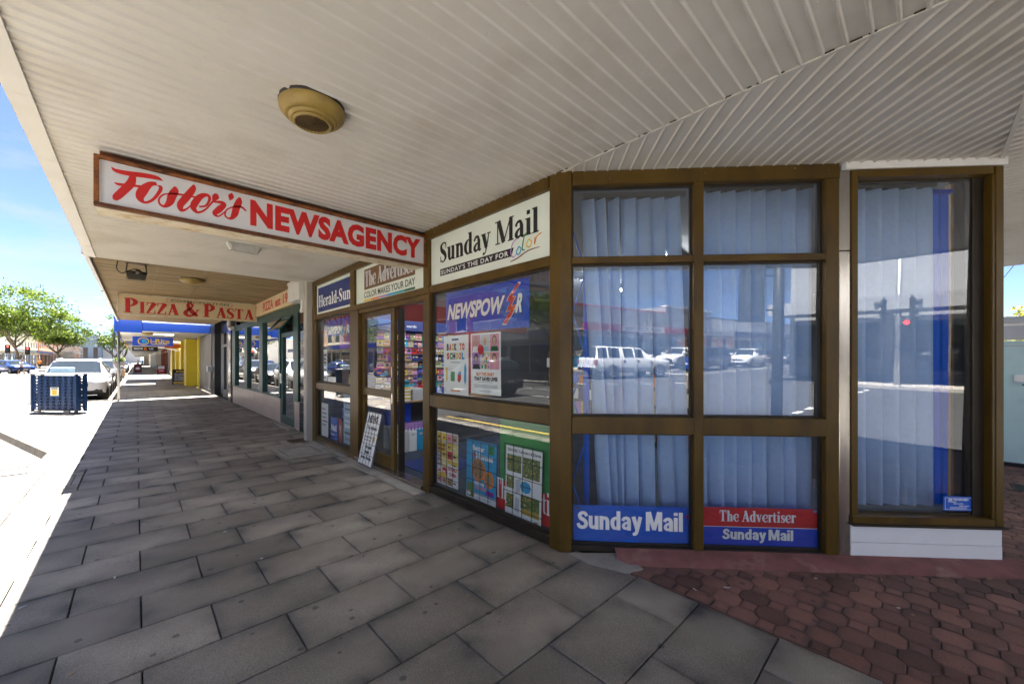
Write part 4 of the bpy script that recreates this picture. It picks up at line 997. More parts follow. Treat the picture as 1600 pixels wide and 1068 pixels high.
def sheet(name, label, s0, s1, z0, z1, d, m='c_white', lean=0.0, curl=0.0, fr=LF):
    t = thing(name, label, 'poster', fr(s0, d, z0))
    f2 = Frame(fr(s0, d, z0), fr.r, fr.n, fr.u + fr.r * lean); w, h = s1 - s0, z1 - z0
    MB(f2).box(0, w, -0.002, 0, 0, h, m).build('sheet', t); return t, f2, w, h
t, f, w, h = sheet('poster', 'white poster reading Back to School in bright letters', -3.684, -3.238, 1.124, 1.769, -0.045)
mb = MB(f); mb.quad(.34 * w, .62 * w, .915 * h, .945 * h, .001, 'c_navy')
for word, z in (('BACK TO', .75), ('SCHOOL', .60)):
    n = len(word); cs = ['c_black', 'c_red', 'c_yellow', 'c_black', 'c_black', 'c_orange', 'c_red'] if n == 7 else ['c_red', 'c_green', 'c_black', 'c_yellow', 'c_orange', 'c_sky']
    for i, chh in enumerate(word):
        if chh != ' ': text(mb, chh, (.13 + .74 * i / n) * w, (.13 + .74 * (i + .88) / n) * w, z * h, (z + .115) * h, .001, cs[i], 0.07)
mb.quad(.3 * w, .7 * w, .545 * h, .56 * h, .001, 'c_grey'); mb.quad(.3 * w, .68 * w, .075 * h, .10 * h, .001, 'c_orange')
mb.build('print', t, recalc=False)
mb = MB(f)
mb.poly([(.09 * w, .27 * h), (.13 * w, .22 * h), (.17 * w, .27 * h), (.19 * w, .47 * h), (.09 * w, .47 * h)], .0012, 'c_yellow'); mb.quad(.30 * w, .47 * w, .24 * h, .40 * h, .0012, 'c_green')
mb.poly([(.58 * w, .25 * h), (.66 * w, .22 * h), (.72 * w, .27 * h), (.73 * w, .40 * h), (.66 * w, .41 * h), (.59 * w, .36 * h)], .0012, 'c_red'); mb.quad(.62 * w, .73 * w, .35 * h, .40 * h, .0016, 'c_sky')
mb.poly([(.84 * w, .26 * h), (.88 * w, .18 * h), (.92 * w, .26 * h), (.93 * w, .46 * h), (.90 * w, .53 * h), (.86 * w, .53 * h), (.84 * w, .46 * h)], .0012, 'c_sky'); mb.build('drawings', t, recalc=False)
t, f, w, h = sheet('poster', 'white poster of portraits reading Buy the Diary That Saves Lives', -3.192, -2.737, 1.168, 1.77, -0.044, lean=-0.01)
mb = MB(f); rg = random.Random(8)
cols = [('c_pink', 'c_skin', 'c_tan'), ('c_lgrey', 'c_skin', 'c_cream'), ('c_pink', 'c_skin', 'c_brown'), ('c_lilac', 'c_tan', 'c_black'), ('c_cream', 'c_pink', 'c_dgreen'), ('c_pink', 'c_skin', 'c_brown')]
for k in range(6):
    i, j = k % 3, k // 3; a, b = (.05 + .305 * i) * w, (.05 + .305 * i + .295) * w; z0, z1 = (.70 - .29 * j) * h, (.70 - .29 * j + .275) * h
    bg, sk, hr = cols[k]; mb.quad(a, b, z0, z1, .001, bg)
    c, ww, hh = (a + b) / 2, b - a, z1 - z0
    if k != 4:
        mb.poly([(c - .45 * ww, z0), (c + .45 * ww, z0), (c + .32 * ww, z0 + .3 * hh), (c - .32 * ww, z0 + .3 * hh)], .0014, ('c_white', 'c_paleblue', 'c_dgreen', 'c_black', 'c_white', 'c_pink')[k])
        mb.poly([(c + .25 * ww * math.cos(q * .5236), z0 + .64 * hh + .3 * hh * math.sin(q * .5236)) for q in range(12)], .0018, hr)
        mb.poly([(c + .17 * ww * math.cos(q * .5236), z0 + .58 * hh + .24 * hh * math.sin(q * .5236)) for q in range(12)], .0022, sk)
    else:
        for q in range(16): x, z = rg.uniform(a, b - .03), rg.uniform(z0, z1 - .03); mb.quad(x, x + .03, z, z + .03, .0014 + q * .0001, rg.choice(['c_red', 'c_green', 'c_white', 'c_lilac']))
mb.poly([(.36 * w + .05 * math.cos(q * .5236), .73 * h + .05 * math.sin(q * .5236)) for q in range(12)], .0032, 'c_red')
mb.build('portraits', t, recalc=False)
mb = MB(f); text(mb, 'BUY THE DIARY', .2 * w, .8 * w, .30 * h, .36 * h, .001, 'c_orange', 0.05); text(mb, 'THAT SAVES LIVES', .12 * w, .9 * w, .22 * h, .285 * h, .001, 'c_black', 0.06)
for z, a in ((.195, .25), (.15, .1), (.13, .1), (.11, .1), (.05, .3)): mb.quad(a * w, (1 - a) * w, z * h, (z + .008) * h, .001, 'c_grey')
mb.build('print', t, recalc=False)
t, f, w, h = sheet('sticker', 'small blue sticker low in the street window corner', -3.83, -3.70, 1.125, 1.205, -0.04, 'c_mailblue'); mb = MB(f)
for z in (.25, .5, .72): mb.quad(.15 * w, .85 * w, z * h, (z + .1) * h, .001, 'c_white')
mb.build('print', t, recalc=False); t['category'] = 'sticker'
t, f, w, h = sheet('backing_poster', 'green poster leaning behind the wire cages in the low street window', -2.81, -2.12, 0.34, 0.95, -0.10, 'c_green')
t, f, w, h = sheet('backing_poster', 'red poster with white roman letters behind the calendar sheet in the low window', -2.93, -2.12, 0.095, 0.37, -0.092, 'c_red')
mb = MB(f); serif(mb, 'The Advertis', .06, w, .1, .19, .001, 'c_white', fat=1.1); mb.build('print', t, recalc=False)
def cage(fr_, s0, s1, z0, z1, t, nx=4, nz=5):
    mb = MB(fr_); r = 0.0028
    def rod(a, b, c, d): mb.tube([fr_(a, .012, b), fr_(c, .012, d)], r, 5, 'iron')
    for i in range(nx + 1): rod(s0 + (s1 - s0) * i / nx, z0, s0 + (s1 - s0) * i / nx, z1)
    for j in range(nz + 1): rod(s0, z0 + (z1 - z0) * j / nz, s1, z0 + (z1 - z0) * j / nz)
    return mb.build('wire_cage', t)
rg = random.Random(21)
t, f, w, h = sheet('poster', 'busy yellow and red magazine poster reading Double Cash in a wire cage', -3.864, -3.457, 0.115, 0.70, -0.075)
mb = MB(f)
for i in range(4):
    for j in range(6):
        c = rg.choice(['c_yellow', 'c_red', 'c_pink', 'c_lemon', 'print_mix', 'print_mix', 'c_white', 'print_mix', 'print_food', 'print_mix'])
        a, z = (.02 + .245 * i) * w, (.02 + .163 * j) * h; mb.quad(a, a + .23 * w, z, z + .15 * h, .001 + .00008 * (i + j), c)
        mb.quad(a + .03 * w, a + .15 * w, z + .05 * h, z + .08 * h, .0022, rg.choice(['c_black', 'c_white', 'c_red', 'c_brown']))
mb.quad(.03 * w, .46 * w, .62 * h, .80 * h, .0026, 'c_yellow'); text(mb, 'HOUSE', .06 * w, .42 * w, .72 * h, .78 * h, .003, 'c_maroon', .06); text(mb, 'MONEY', .06 * w, .42 * w, .64 * h, .70 * h, .003, 'c_maroon', .06)
mb.quad(.52 * w, .98 * w, .16 * h, .40 * h, .0026, 'c_white'); text(mb, 'DOUBLE', .55 * w, .95 * w, .30 * h, .37 * h, .003, 'c_red', .06); text(mb, 'CASH', .6 * w, .92 * w, .20 * h, .27 * h, .003, 'c_red', .06)
mb.quad(.03 * w, .46 * w, .12 * h, .22 * h, .0026, 'c_yellow'); mb.build('print', t, recalc=False); cage(f, -.02, w + .03, -.05, h + .03, t)
t, f, w, h = sheet('poster', 'sky blue magazine poster of a sliced cake in a wire cage', -3.315, -2.845, 0.088, 0.69, -0.075, 'c_sky', lean=0.02)
mb = MB(f); serif(mb, 'Hi' + 'med', .28 * w, .85 * w, .71 * h, .11 * h, .0015, 'c_white', fat=1.3) if False else None
text(mb, 'Better', .22 * w, .62 * w, .83 * h, .92 * h, .0015, 'c_white', .03); text(mb, 'Homes', .34 * w, .90 * w, .70 * h, .81 * h, .0015, 'c_white', .04); text(mb, '&', .24 * w, .33 * w, .71 * h, .80 * h, .0015, 'c_red', .04)
mb.quad(.75 * w, .93 * w, .82 * h, .96 * h, .0012, 'c_green')
def disc(cx, cz, rx, rz, d, m, n=18, a0=0, a1=360): mb.poly([(cx + rx * math.cos(R(a0 + (a1 - a0) * q / n)), cz + rz * math.sin(R(a0 + (a1 - a0) * q / n))) for q in range(n)], d, m)
disc(.42 * w, .52 * h, .24 * w, .19 * h, .0016, 'c_orange'); disc(.41 * w, .53 * h, .20 * w, .16 * h, .002, 'print_food')
for a in range(0, 360, 60): mb.poly([(.41 * w, .53 * h), (.41 * w + .19 * w * math.cos(R(a)), .53 * h + .15 * h * math.sin(R(a))), (.41 * w + .19 * w * math.cos(R(a + 9)), .53 * h + .15 * h * math.sin(R(a + 9)))], .0024, 'c_brown')
disc(.78 * w, .40 * h, .16 * w, .14 * h, .0026, 'c_orange'); disc(.77 * w, .41 * h, .11 * w, .09 * h, .003, 'print_food')
text(mb, 'FESTIVE', .3 * w, .62 * w, .26 * h, .32 * h, .0032, 'c_white', .05); text(mb, 'COLOUR', .32 * w, .7 * w, .19 * h, .25 * h, .0032, 'c_pink', .06); mb.quad(.66 * w, .94 * w, .14 * h, .22 * h, .0016, 'c_purple')
mb.quad(0, w, 0, .12 * h, .0012, 'c_white'); text(mb, 'OUT NOW', .36 * w, .85 * w, .04 * h, .075 * h, .0016, 'c_grey'); mb.quad(.03 * w, .28 * w, .03 * h, .27 * h, .0016, 'c_leaf'); mb.quad(.05 * w, .16 * w, .05 * h, .12 * h, .002, 'c_white')
mb.build('print', t, recalc=False); cage(f, -.01, w + .02, -.06, h - .01, t)
t, f, w, h = sheet('poster', 'white calendar poster with garden pictures and a blue price dot in a wire cage', -2.71, -2.26, 0.075, 0.72, -0.07, lean=0.03)
mb = MB(f); text(mb, '2024 ABC Calendars & Diaries', .05 * w, .97 * w, .925 * h, .965 * h, .0012, 'c_black', .02)
for a, b, z0, z1 in ((.04, .45, .64, .88), (.50, .95, .60, .88), (.03, .25, .40, .58), (.03, .25, .12, .32), (.45, .95, .17, .36)):
    mb.quad(a * w, b * w, z0 * h, z1 * h, .001, 'print_garden')
    for q in range(6):
        x, z = rg.uniform(a, b - .05) * w, rg.uniform(z0, z1 - .03) * h; mb.poly([(x + .02 * w * math.cos(u_), z + .012 * h * math.sin(u_)) for u_ in range(6)], .0013 + q * .00005, rg.choice(['c_yellow', 'c_white', 'c_red', 'c_orange']))
mb.quad(.47 * w, .95 * w, .09 * h, .17 * h, .0012, 'c_gold')
disc(.58 * w, .47 * h, .155 * w, .085 * h, .003, 'c_sky', 8); text(mb, '$26.95', .47 * w, .70 * w, .455 * h, .49 * h, .0034, 'c_black', .03)
mb.poly([(.3 * w, .33 * h), (.42 * w, .37 * h), (.45 * w, .57 * h), (.3 * w, .54 * h)], .0012, 'c_lgrey'); mb.poly([(.28 * w, .10 * h), (.40 * w, .08 * h), (.42 * w, .28 * h), (.3 * w, .30 * h)], .0012, 'c_lgrey'); text(mb, 'ABC', .82 * w, .95 * w, .02 * h, .055 * h, .0012, 'c_black', .03)
mb.build('print', t, recalc=False); cage(f, -.01, w + .02, -.06, h + .02, t)
# ------------------------------------------------------------------ hanging newsagency sign
def rust_mat(name, a, b, c):
    m = mat(name, a, 0.75, var=0.2, vs=25, bump=0.3, bs=90)
    N, L = m.node_tree.nodes, m.node_tree.links; bs = N['Principled BSDF']
    tc = N.new('ShaderNodeTexCoord'); no = N.new('ShaderNodeTexNoise'); no.inputs['Scale'].default_value = 9; no.inputs['Detail'].default_value = 9; no.inputs['Roughness'].default_value = .7
    L.new(tc.outputs['Object'], no.inputs['Vector']); cr = N.new('ShaderNodeValToRGB'); e = cr.color_ramp.elements
    e[0].position = .36; e[0].color = (*a, 1); e[1].position = .66; e[1].color = (*c, 1); q = e.new(.5); q.color = (*b, 1)
    L.new(no.outputs['Fac'], cr.inputs['Fac']); L.new(cr.outputs['Color'], bs.inputs['Base Color'])
rust_mat('rust', (0.075, 0.022, 0.008), (0.23, 0.075, 0.018), (0.36, 0.13, 0.03))
rust_mat('rust_dark', (0.05, 0.018, 0.008), (0.13, 0.045, 0.014), (0.20, 0.075, 0.02))
rust_mat('rust_cream', (0.48, 0.33, 0.16), (0.64, 0.57, 0.44), (0.68, 0.63, 0.52))
mat('sign_white', (0.68, 0.675, 0.69), 0.35, var=0.04, vs=3)
SF = Frame((0, 3.96, 0), (1, 0, 0), (0, -1, 0))
sg = thing('hanging_sign', "rust framed white lightbox with red lettering, script Foster's and bold Newsagency", 'sign', (1.1, 4.08, 2.58))
MB(SF).box(-0.185, 2.385, -0.24, -0.004, 2.60, 2.905, 'sign_white').build('light_box', sg)
for a, b, z0, z1, m in ((-0.215, 2.405, 2.902, 2.926, 'rust'), (-0.215, 2.405, 2.572, 2.598, 'rust_dark'), (-0.215, -0.188, 2.598, 2.902, 'rust'), (2.378, 2.405, 2.598, 2.902, 'rust')):
    MB(SF).box(a, b, -0.03, 0.018, z0, z1, m).build('frame_bar', sg, bevel=0.003)
MB(SF).box(-0.205, 2.395, -0.25, -0.03, 2.574, 2.5995, 'rust_cream').build('underside', sg)
MB(SF).box(-0.19, 2.40, -0.2, -0.075, 2.927, 2.984, 'rust_dark').build('hanger_channel', sg)
FOS = [[(-0.129, 2.865, 0.003), (-0.106, 2.846, 0.026), (-0.042, 2.846, 0.0342), (0.037, 2.858, 0.0349), (0.108, 2.863, 0.029), (0.144, 2.85, 0.0033)],
 [(-0.019, 2.835, 0.0344), (-0.03, 2.781, 0.0475), (-0.067, 2.716, 0.047), (-0.102, 2.66, 0.043), (-0.109, 2.634, 0.0184)],
 [(-0.115, 2.759, 0.0031), (-0.092, 2.753, 0.0184), (-0.042, 2.762, 0.0171), (0.023, 2.772, 0.0174)],
 [(0.109, 2.818, 0.0242), (0.072, 2.804, 0.0352), (0.033, 2.745, 0.0560), (0.018, 2.69, 0.0443), (0.043, 2.661, 0.019), (0.084, 2.69, 0.0176), (0.121, 2.756, 0.021), (0.132, 2.799, 0.0195), (0.114, 2.806, 0.0081)],
 [(0.213, 2.83, 0.0116), (0.213, 2.799, 0.0439), (0.196, 2.753, 0.0509), (0.182, 2.7, 0.0423), (0.155, 2.664, 0.0228), (0.129, 2.669, 0.0146), (0.121, 2.703, 0.0113), (0.139, 2.741, 0.0114), (0.175, 2.763, 0.0098), (0.257, 2.78, 0.014), (0.341, 2.782, 0.014)],
 [(0.325, 2.878, 0.0102), (0.32, 2.844, 0.0376), (0.282, 2.769, 0.047), (0.245, 2.7, 0.0419), (0.25, 2.66, 0.0267), (0.282, 2.677, 0.0117), (0.322, 2.734, 0.0085)],
 [(0.358, 2.714, 0.0137), (0.402, 2.736, 0.0155), (0.424, 2.793, 0.019), (0.409, 2.821, 0.0242), (0.368, 2.799, 0.0376), (0.334, 2.741, 0.0452), (0.323, 2.695, 0.0369), (0.352, 2.668, 0.0187), (0.402, 2.709, 0.0121), (0.451, 2.791, 0.0122)],
 [(0.466, 2.85, 0.0175), (0.463, 2.821, 0.0451), (0.445, 2.781, 0.0087)],
 [(0.445, 2.777, 0.0104), (0.497, 2.787, 0.0264), (0.516, 2.772, 0.0353), (0.486, 2.727, 0.0444), (0.458, 2.687, 0.0331), (0.482, 2.67, 0.0123), (0.532, 2.726, 0.0106)],
 [(0.571, 2.886, 0.0054), (0.566, 2.855, 0.0391), (0.558, 2.82, 0.0053)],
 [(0.626, 2.865, 0.0108), (0.621, 2.83, 0.044), (0.602, 2.771, 0.0482), (0.589, 2.713, 0.0446), (0.562, 2.671, 0.0196), (0.527, 2.684, 0.0124), (0.536, 2.735, 0.0106), (0.587, 2.776, 0.0108), (0.64, 2.785, 0.0163), (0.67, 2.76, 0.0128)]]
mb = MB(SF)
for i, P in enumerate(FOS): mb.ribbon(P, -0.0025 + 0.00006 * i, 'c_red', 8)
mb.build('script_lettering', sg, recalc=False)
mb = MB(SF); text(mb, 'NEWSAGENCY', 0.70, 2.335, 2.648, 2.872, -0.002, 'c_red', 0.055, space=1.08); mb.build('block_lettering', sg, recalc=False)

# sandwich board leaning at the door and stock inside
t = thing('poster_stand', 'wire framed white newspaper poster leaning against the sliding door', 'poster stand', (2.2, 5.1, 0.0))
bf = Frame((2.31, 5.66, 0.032), (0, -1, 0), (-0.96, 0, 0.24), (0.24, 0.0, 0.96)); bf.u = Vector((0.135, -0.03, 0.68)).normalized(); bf.n = bf.r.cross(bf.u).normalized()
if bf.n.x > 0: bf.n = -bf.n
MB(bf).box(0.0, 0.46, -0.006, 0, 0.01, 0.74, 'c_white').build('sheet', t)
mb = MB(bf)
for r in ((0, .46, .0, .012), (0, .46, .738, .75), (0, .01, .012, .738), (.45, .46, .012, .738)): mb.box(r[0], r[1], -0.012, .006, r[2], r[3], 'c_dgrey')
mb.build('frame', t)
for i in range(1, 5): MB(bf).tube([bf(.46 * i / 5, .012, 0), bf(.46 * i / 5, .012, .75)], .003, 5, 'iron').build('wire', t)
for j in range(1, 5): MB(bf).tube([bf(0, .012, .15 * j), bf(.46, .012, .15 * j)], .003, 5, 'iron').build('wire', t)
MB().tube([bf(.03, -.012, .74), bf(.03, -.07, .80), bf(.43, -.07, .80), bf(.43, -.012, .74)], .006, 6, 'iron').build('handle', t)
mb = MB(bf)
text(mb, 'On sale', .14, .34, .235, .285, .002, 'c_black', .06); text(mb, 'here', .17, .30, .165, .215, .002, 'c_black', .06); text(mb, 'every Friday', .07, .40, .075, .13, .002, 'c_black', .06)
text(mb, 'NEWS', .07, .38, .60, .70, .002, 'c_dgrey', .05); text(mb, 'The Bulletin', .08, .4, .50, .55, .002, 'c_black', .03); mb.quad(.06, .3, .38, .40, .002, 'c_grey'); mb.quad(.06, .28, .34, .355, .002, 'c_grey')
mb.poly([(.36 + .035 * math.cos(q * .6283), .38 + .05 * math.sin(q * .6283)) for q in range(10)], .0025, 'c_gold'); mb.build('print', t, recalc=False)

RF = Frame((0, 6.62, 0), (1, 0, 0), (0, -1, 0))
rk = thing('card_rack', 'tall navy greeting card rack inside the newsagency doorway', 'rack', (3.6, 6.7, 0))
MB(RF).box(3.0, 5.2, -0.5, -0.02, 0.0, 2.22, 'c_navy').build('back', rk)
MB(RF).box(3.0, 5.2, -0.02, 0.12, 2.04, 2.22, 'c_navy').build('canopy', rk)
mb = MB(RF); text(mb, 'cards', 3.55, 3.75, 2.10, 2.15, .1215, 'c_lgrey', .03); mb.build('lettering', rk, recalc=False)
rg = random.Random(31); pal = ['print_mix', 'print_mix', 'print_food', 'print_garden', 'c_red', 'c_pink', 'c_sky', 'c_yellow', 'c_navy', 'c_teal', 'c_lilac', 'c_orange', 'c_white', 'c_black', 'c_mailblue', 'c_purple', 'c_green', 'c_tan', 'c_maroon', 'c_cream']
for j in range(8):
    z = 0.98 + j * 0.128
    MB(RF).box(3.0, 5.2, -0.02, 0.05, z - 0.012, z, 'c_dgrey').build('shelf', rk)
    x = 3.01 + rg.uniform(0, .03)
    while x < 5.05:
        w_ = rg.uniform(.085, .15); mb = MB(RF); c = rg.choice(pal); hgt = rg.uniform(.085, .165); dd = 0.018 + rg.uniform(0, .006); k_ = w_ / .13
        mb.box(x, x + w_ - .006, dd, dd + 0.003, z + .001, z + hgt, c); q0 = rg.uniform(.1, .5) * hgt
        mb.quad(x + .012 * k_, x + w_ - .02 * k_, z + q0, z + q0 + .25 * hgt, dd + .004, rg.choice(pal)); px_, pz_, pr_ = x + rg.uniform(.03, .08) * k_, z + rg.uniform(.45, .7) * hgt, rg.uniform(.018, .034)
        mb.poly([(px_ + pr_ * math.cos(q), pz_ + pr_ * .85 * math.sin(q)) for q in range(6)], dd + .0045, rg.choice(pal))
        mb.build('card', rk); x += w_ * rg.uniform(.92, 1.06)
st = thing('stock_counter', 'low timber counter of papers and folders inside the doorway', 'counter', (3.6, 6.1, 0))
MB(RF).box(2.75, 5.2, 0.14, 0.72, 0.80, 0.83, 'timber').build('top', st, bevel=0.003)
MB(RF).box(2.75, 5.2, 0.14, 0.17, 0.0, 0.80, 'c_dgrey').build('back_panel', st); MB(RF).box(3.0, 3.42, 0.2, 0.5, 0.42, 0.80, 'c_blue').build('blue_bin', st)
MB(RF).box(2.75, 5.2, 0.14, 0.72, 0.0, 0.06, 'c_dgrey').build('plinth', st)
for i, (x, hgt, c, lab) in enumerate(((3.02, .22, 'c_white', 'paper stack with yellow wrappers on the counter'), (3.36, .19, 'c_lgrey', 'grey white paper stack on the counter right of the yellow wrapped one'))):
    t = thing('paper_stack', lab, 'paper stack', RF(x, .4, .83), group='paper on the counter'); n = 8
    for k in range(n):
        e = rg.uniform(-.006, .006); MB(RF).box(x + e, x + .30 + e, .3, .68, .831 + hgt * k / n, .829 + hgt * (k + 1) / n, ('c_yellow' if (i == 0 and k % 2) else c)).build('ream', t)
ORD = ('first', 'second', 'third', 'fourth', 'fifth', 'sixth')
for i in range(13):
    x = 2.95 + i * .062; g_ = 0 if i < 4 else 1 if i < 10 else 2; c = ('c_lgrey', 'c_lilac', 'c_paleblue')[g_]; zt = .43 if i < 4 else .45; cn = ('grey', 'lilac', 'pale blue')[g_]
    t = thing('lever_file', cn + ' upright file under the counter, ' + ORD[i - (0, 4, 10)[g_]] + ' of the ' + cn + ' ones from the left', 'file', RF(x, .6, .06), group='upright files under the counter')
    MB(RF).box(x, x + .055, .45, .70, .061, zt + rg.uniform(-.01, .01), c).build('cover', t, bevel=.004); MB(RF).box(x + .012, x + .043, .7005, .702, .25, .36, 'c_white').build('spine_label', t)
for i in range(5):
    x = 2.93 + i * .15; c = ('c_white', 'c_lgrey', 'c_white', 'c_sky', 'c_dgreen')[i]
    t = thing('display_book', ('white display book standing frontmost under the counter, nearest the door', 'pale grey display book standing frontmost under the counter', 'white display book between the pale grey and blue ones under the counter', 'blue display book standing frontmost under the counter', 'dark green patterned display book frontmost under the counter')[i], 'book', RF(x, .78, 0.007))
    MB(RF).box(x, x + .142, .74, .79, .008, .34 + .01 * (i % 2), c).build('cover', t, bevel=.003); MB(RF).box(x + .04, x + .11, .7905, .792, .27, .30, 'c_lgrey').build('label_tag', t)
MB(RF).box(2.6, 8.0, -1.2, -1.18, 2.25, 2.75, 'int_red').build('red_frieze', shop)
t = thing('door_mat', 'small dark blue mat just inside the doorway', 'mat', (3.2, 5.0, 0)); MB().box(2.75, 3.6, 4.4, 5.3, 0.007, 0.016, 'c_navy').build('pad', t)
# stands behind the left street window and deeper shelving seen through glass
for k, (x0, y0, x1, y1, lab) in enumerate(((2.75, 7.45, 4.2, 7.8, 'dark magazine shelf along the left shop wall'), (6.4, 2.6, 6.75, 5.6, 'gondola shelf of mixed stock behind the Newspower window'), (6.2, 0.6, 8.8, 1.0, 'stock shelf behind the corner blinds'))):
    t = thing('stock_shelf', lab, 'shelf', (x0, y0, 0)); MB().box(x0, x1, y0, y1, 0.006, 1.7, 'c_dgrey').build('carcass', t)
    rgs = random.Random(40 + k); lx = (x1 - x0) > (y1 - y0); L_ = (x1 - x0) if lx else (y1 - y0)
    for j in range(5):
        q = 0.0
        while q < L_ - .15:
            wd = rgs.uniform(.10, .24); z = .12 + j * .31; hh = rgs.uniform(.16, .27); mb = MB(); c = rgs.choice(pal)
            if lx: mb.box(x0 + q, x0 + q + wd - .01, y0 - .05, y0 - .01, z, z + hh, c)
            else: mb.box(x0 - .05, x0 - .01, y0 + q, y0 + q + wd - .01, z, z + hh, c)
            mb.build('magazine', t); q += wd
t = thing('wall_poster', 'red poster with an orange disc standing behind the street window', 'poster', (3.1, 3.9, 1.1)); MB().box(3.0, 3.02, 3.6, 3.98, 1.1, 1.85, 'c_red').build('sheet', t); MB().lathe((2.997, 3.75, 1.5), [(0, 0), (.14, 0)], 20, (-1, 0, 0), 'c_orange').build('disc', t)
for k, (s0, s1, z0, z1, c, lab) in enumerate(((-7.75, -7.4, .12, .72, 'c_white', 'white news poster at the left foot of the left street window'), (-7.3, -6.98, .12, .5, 'c_mailblue', 'blue Mail poster low in the left street window'), (-6.95, -6.8, .12, .5, 'c_red', 'red poster low in the left street window'), (-6.75, -6.25, .12, .95, 'c_paleblue', 'pale blue caged news poster low in the left street window'),
                                            (-7.79, -7.55, 1.75, 2.05, 'c_orange', 'orange panel sticker high at the left edge of the left street window'), (-7.79, -7.6, 1.12, 1.7, 'c_white', 'white and blue panel at the left edge of the left street window'))):
    t, f, w, h = sheet('poster', lab, s0, s1, z0, z1, -0.07 - .01 * k, c); mb = MB(f); rgs = random.Random(k)
    for q in range(7): mb.quad(.1 * w, rgs.uniform(.5, .9) * w, (.08 + .12 * q) * h, (.08 + .12 * q + rgs.uniform(.02, .07)) * h, .001, rgs.choice(['c_dgrey', 'c_navy', 'c_grey', 'c_white']))
    if c == 'c_mailblue': text(mb, 'Mail', .1 * w, .9 * w, .4 * h, .7 * h, .002, 'c_white', .05)
    if c == 'c_red': serif(mb, 'T', .2 * w, .9 * w, .4 * h, .3 * h, .002, 'c_white')
    mb.build('print', t, recalc=False)
t = thing('window_banner', 'small blue and purple Newspower banner inside the left street window', 'banner', LF(-7.3, -.09, 1.72))
MB(LF).box(-7.55, -6.3, -.095, -.09, 1.93, 2.22, 'c_blue').build('sheet', t); MB(LF).box(-6.9, -6.3, -.095, -.09, 1.7, 1.925, 'c_purple').build('sheet', t)
mb = MB(LF); text(mb, 'NEWSPOW', -7.45, -6.75, 1.96, 2.1, -.088, 'c_white', .05, .2); text(mb, 'R', -6.6, -6.45, 1.96, 2.1, -.088, 'c_white', .05, .2); mb.poly([(-6.75 + (x + 2.72) * .9, 1.78 + (y - 1.838) * 1.1) for x, y in bolt], -.087, 'c_red'); mb.build('lettering', t, recalc=False)
# ------------------------------------------------------------------ pizza shop
mat('tile_beige', (0.42, 0.34, 0.29), 0.35, var=0.05, vs=5, rnd=0.07); mat('grout', (0.33, 0.30, 0.27), 0.9)
mat('tile_black', (0.012, 0.013, 0.016), 0.12, rnd=0.2); mat('tile_white', (0.70, 0.71, 0.70), 0.25, rnd=0.03)
mat('green_frame', (0.006, 0.055, 0.045), 0.4, var=0.2, vs=6); mat('pvc_white', (0.66, 0.65, 0.62), 0.45, var=0.06, vs=6)
mat('sign_cream', (0.66, 0.53, 0.31), 0.45, var=0.06, vs=2, grime=(0.42, 0.27, 0.11), gs=4, gp=(0.6, 0.9))
mat('sign_red', (0.52, 0.02, 0.015), 0.5); mat('sign_green', (0.01, 0.13, 0.06), 0.5)
glass_mat('pane_pizza', (0.5, 0.53, 0.52), 0.42, 0.0, 0.03)
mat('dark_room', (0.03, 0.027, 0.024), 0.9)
PF = Frame((2.5, 0, 0), (0, -1, 0), (-1, 0, 0))
pz = thing('pizza_shop', 'pizza shop with dark green window frames over a beige tiled base', 'shop', (2.5, 12, 0))
def pbar(name, s0, s1, z0, z1, d0=-0.08, d1=0.02, m='green_frame', par=pz): return MB(PF).box(s0, s1, d0, d1, z0, z1, m).build(name, par, bevel=0.003)
MB(PF).box(-17.9, -8.2, -8, -2.5, 0, 5.0, 'wall_render').build('rear_mass', pz)
MB(PF).box(-17.9, -8.2, -2.5, 0.0, 3.42, 5.0, 'wall_render').build('parapet', pz)
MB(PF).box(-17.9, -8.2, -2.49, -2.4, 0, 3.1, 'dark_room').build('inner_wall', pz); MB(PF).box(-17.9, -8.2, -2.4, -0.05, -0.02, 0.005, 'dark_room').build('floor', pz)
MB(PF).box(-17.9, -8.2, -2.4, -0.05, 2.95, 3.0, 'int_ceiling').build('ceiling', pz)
for i in range(3): # tables seen dimly
    MB(PF).box(-16 + i * 2.2, -15 + i * 2.2, -1.3, -0.5, 0.7, 0.74, 'timber').build('table', pz)
MB(PF).box(-17.1, -10.68, -0.1, 0.0, 0.0, 0.60, 'grout').build('dado', pz); MB(PF).box(-9.5, -9.14, -0.1, 0.0, 0.0, 0.62, 'grout').build('dado', pz)
tm = MB(PF).box(-0.11, 0.11, 0.0, 0.008, 0.004, 0.296, 'tile_beige').mesh('tile') if False else None
def tiles(s0, s1, z0, z1, w, h, m, par, d=0.0):
    key = None; n = max(1, round((s1 - s0) / w)); k = max(1, round((z1 - z0) / h)); w, h = (s1 - s0) / n, (z1 - z0) / k; g = 0.004
    mb = MB(); mb.box(0, 0.009, -w / 2 + g, w / 2 - g, -h / 2 + g, h / 2 - g, m); me = mb.mesh('tile')
    for i in range(n):
        for j in range(k):
            p = PF(s0 + (i + .5) * w, d + 0.009, z0 + (j + .5) * h); piece('tile', me, par, p)
tiles(-17.1, -10.68, 0.01, 0.60, 0.2, 0.3, 'tile_beige', pz); tiles(-9.5, -9.14, 0.01, 0.62, 0.2, 0.3, 'tile_beige', pz)
pbar('window_sill', -17.1, -10.66, 0.60, 0.645, -0.1, 0.03)
for a, b in ((-17.1, -16.5), (-14.9, -14.45), (-12.8, -12.4), (-10.74, -10.62)): pbar('window_post', a, b, 0.645, 2.52, -0.08, 0.03)
pbar('window_head', -17.1, -8.8, 2.52, 2.70, -0.08, 0.025)
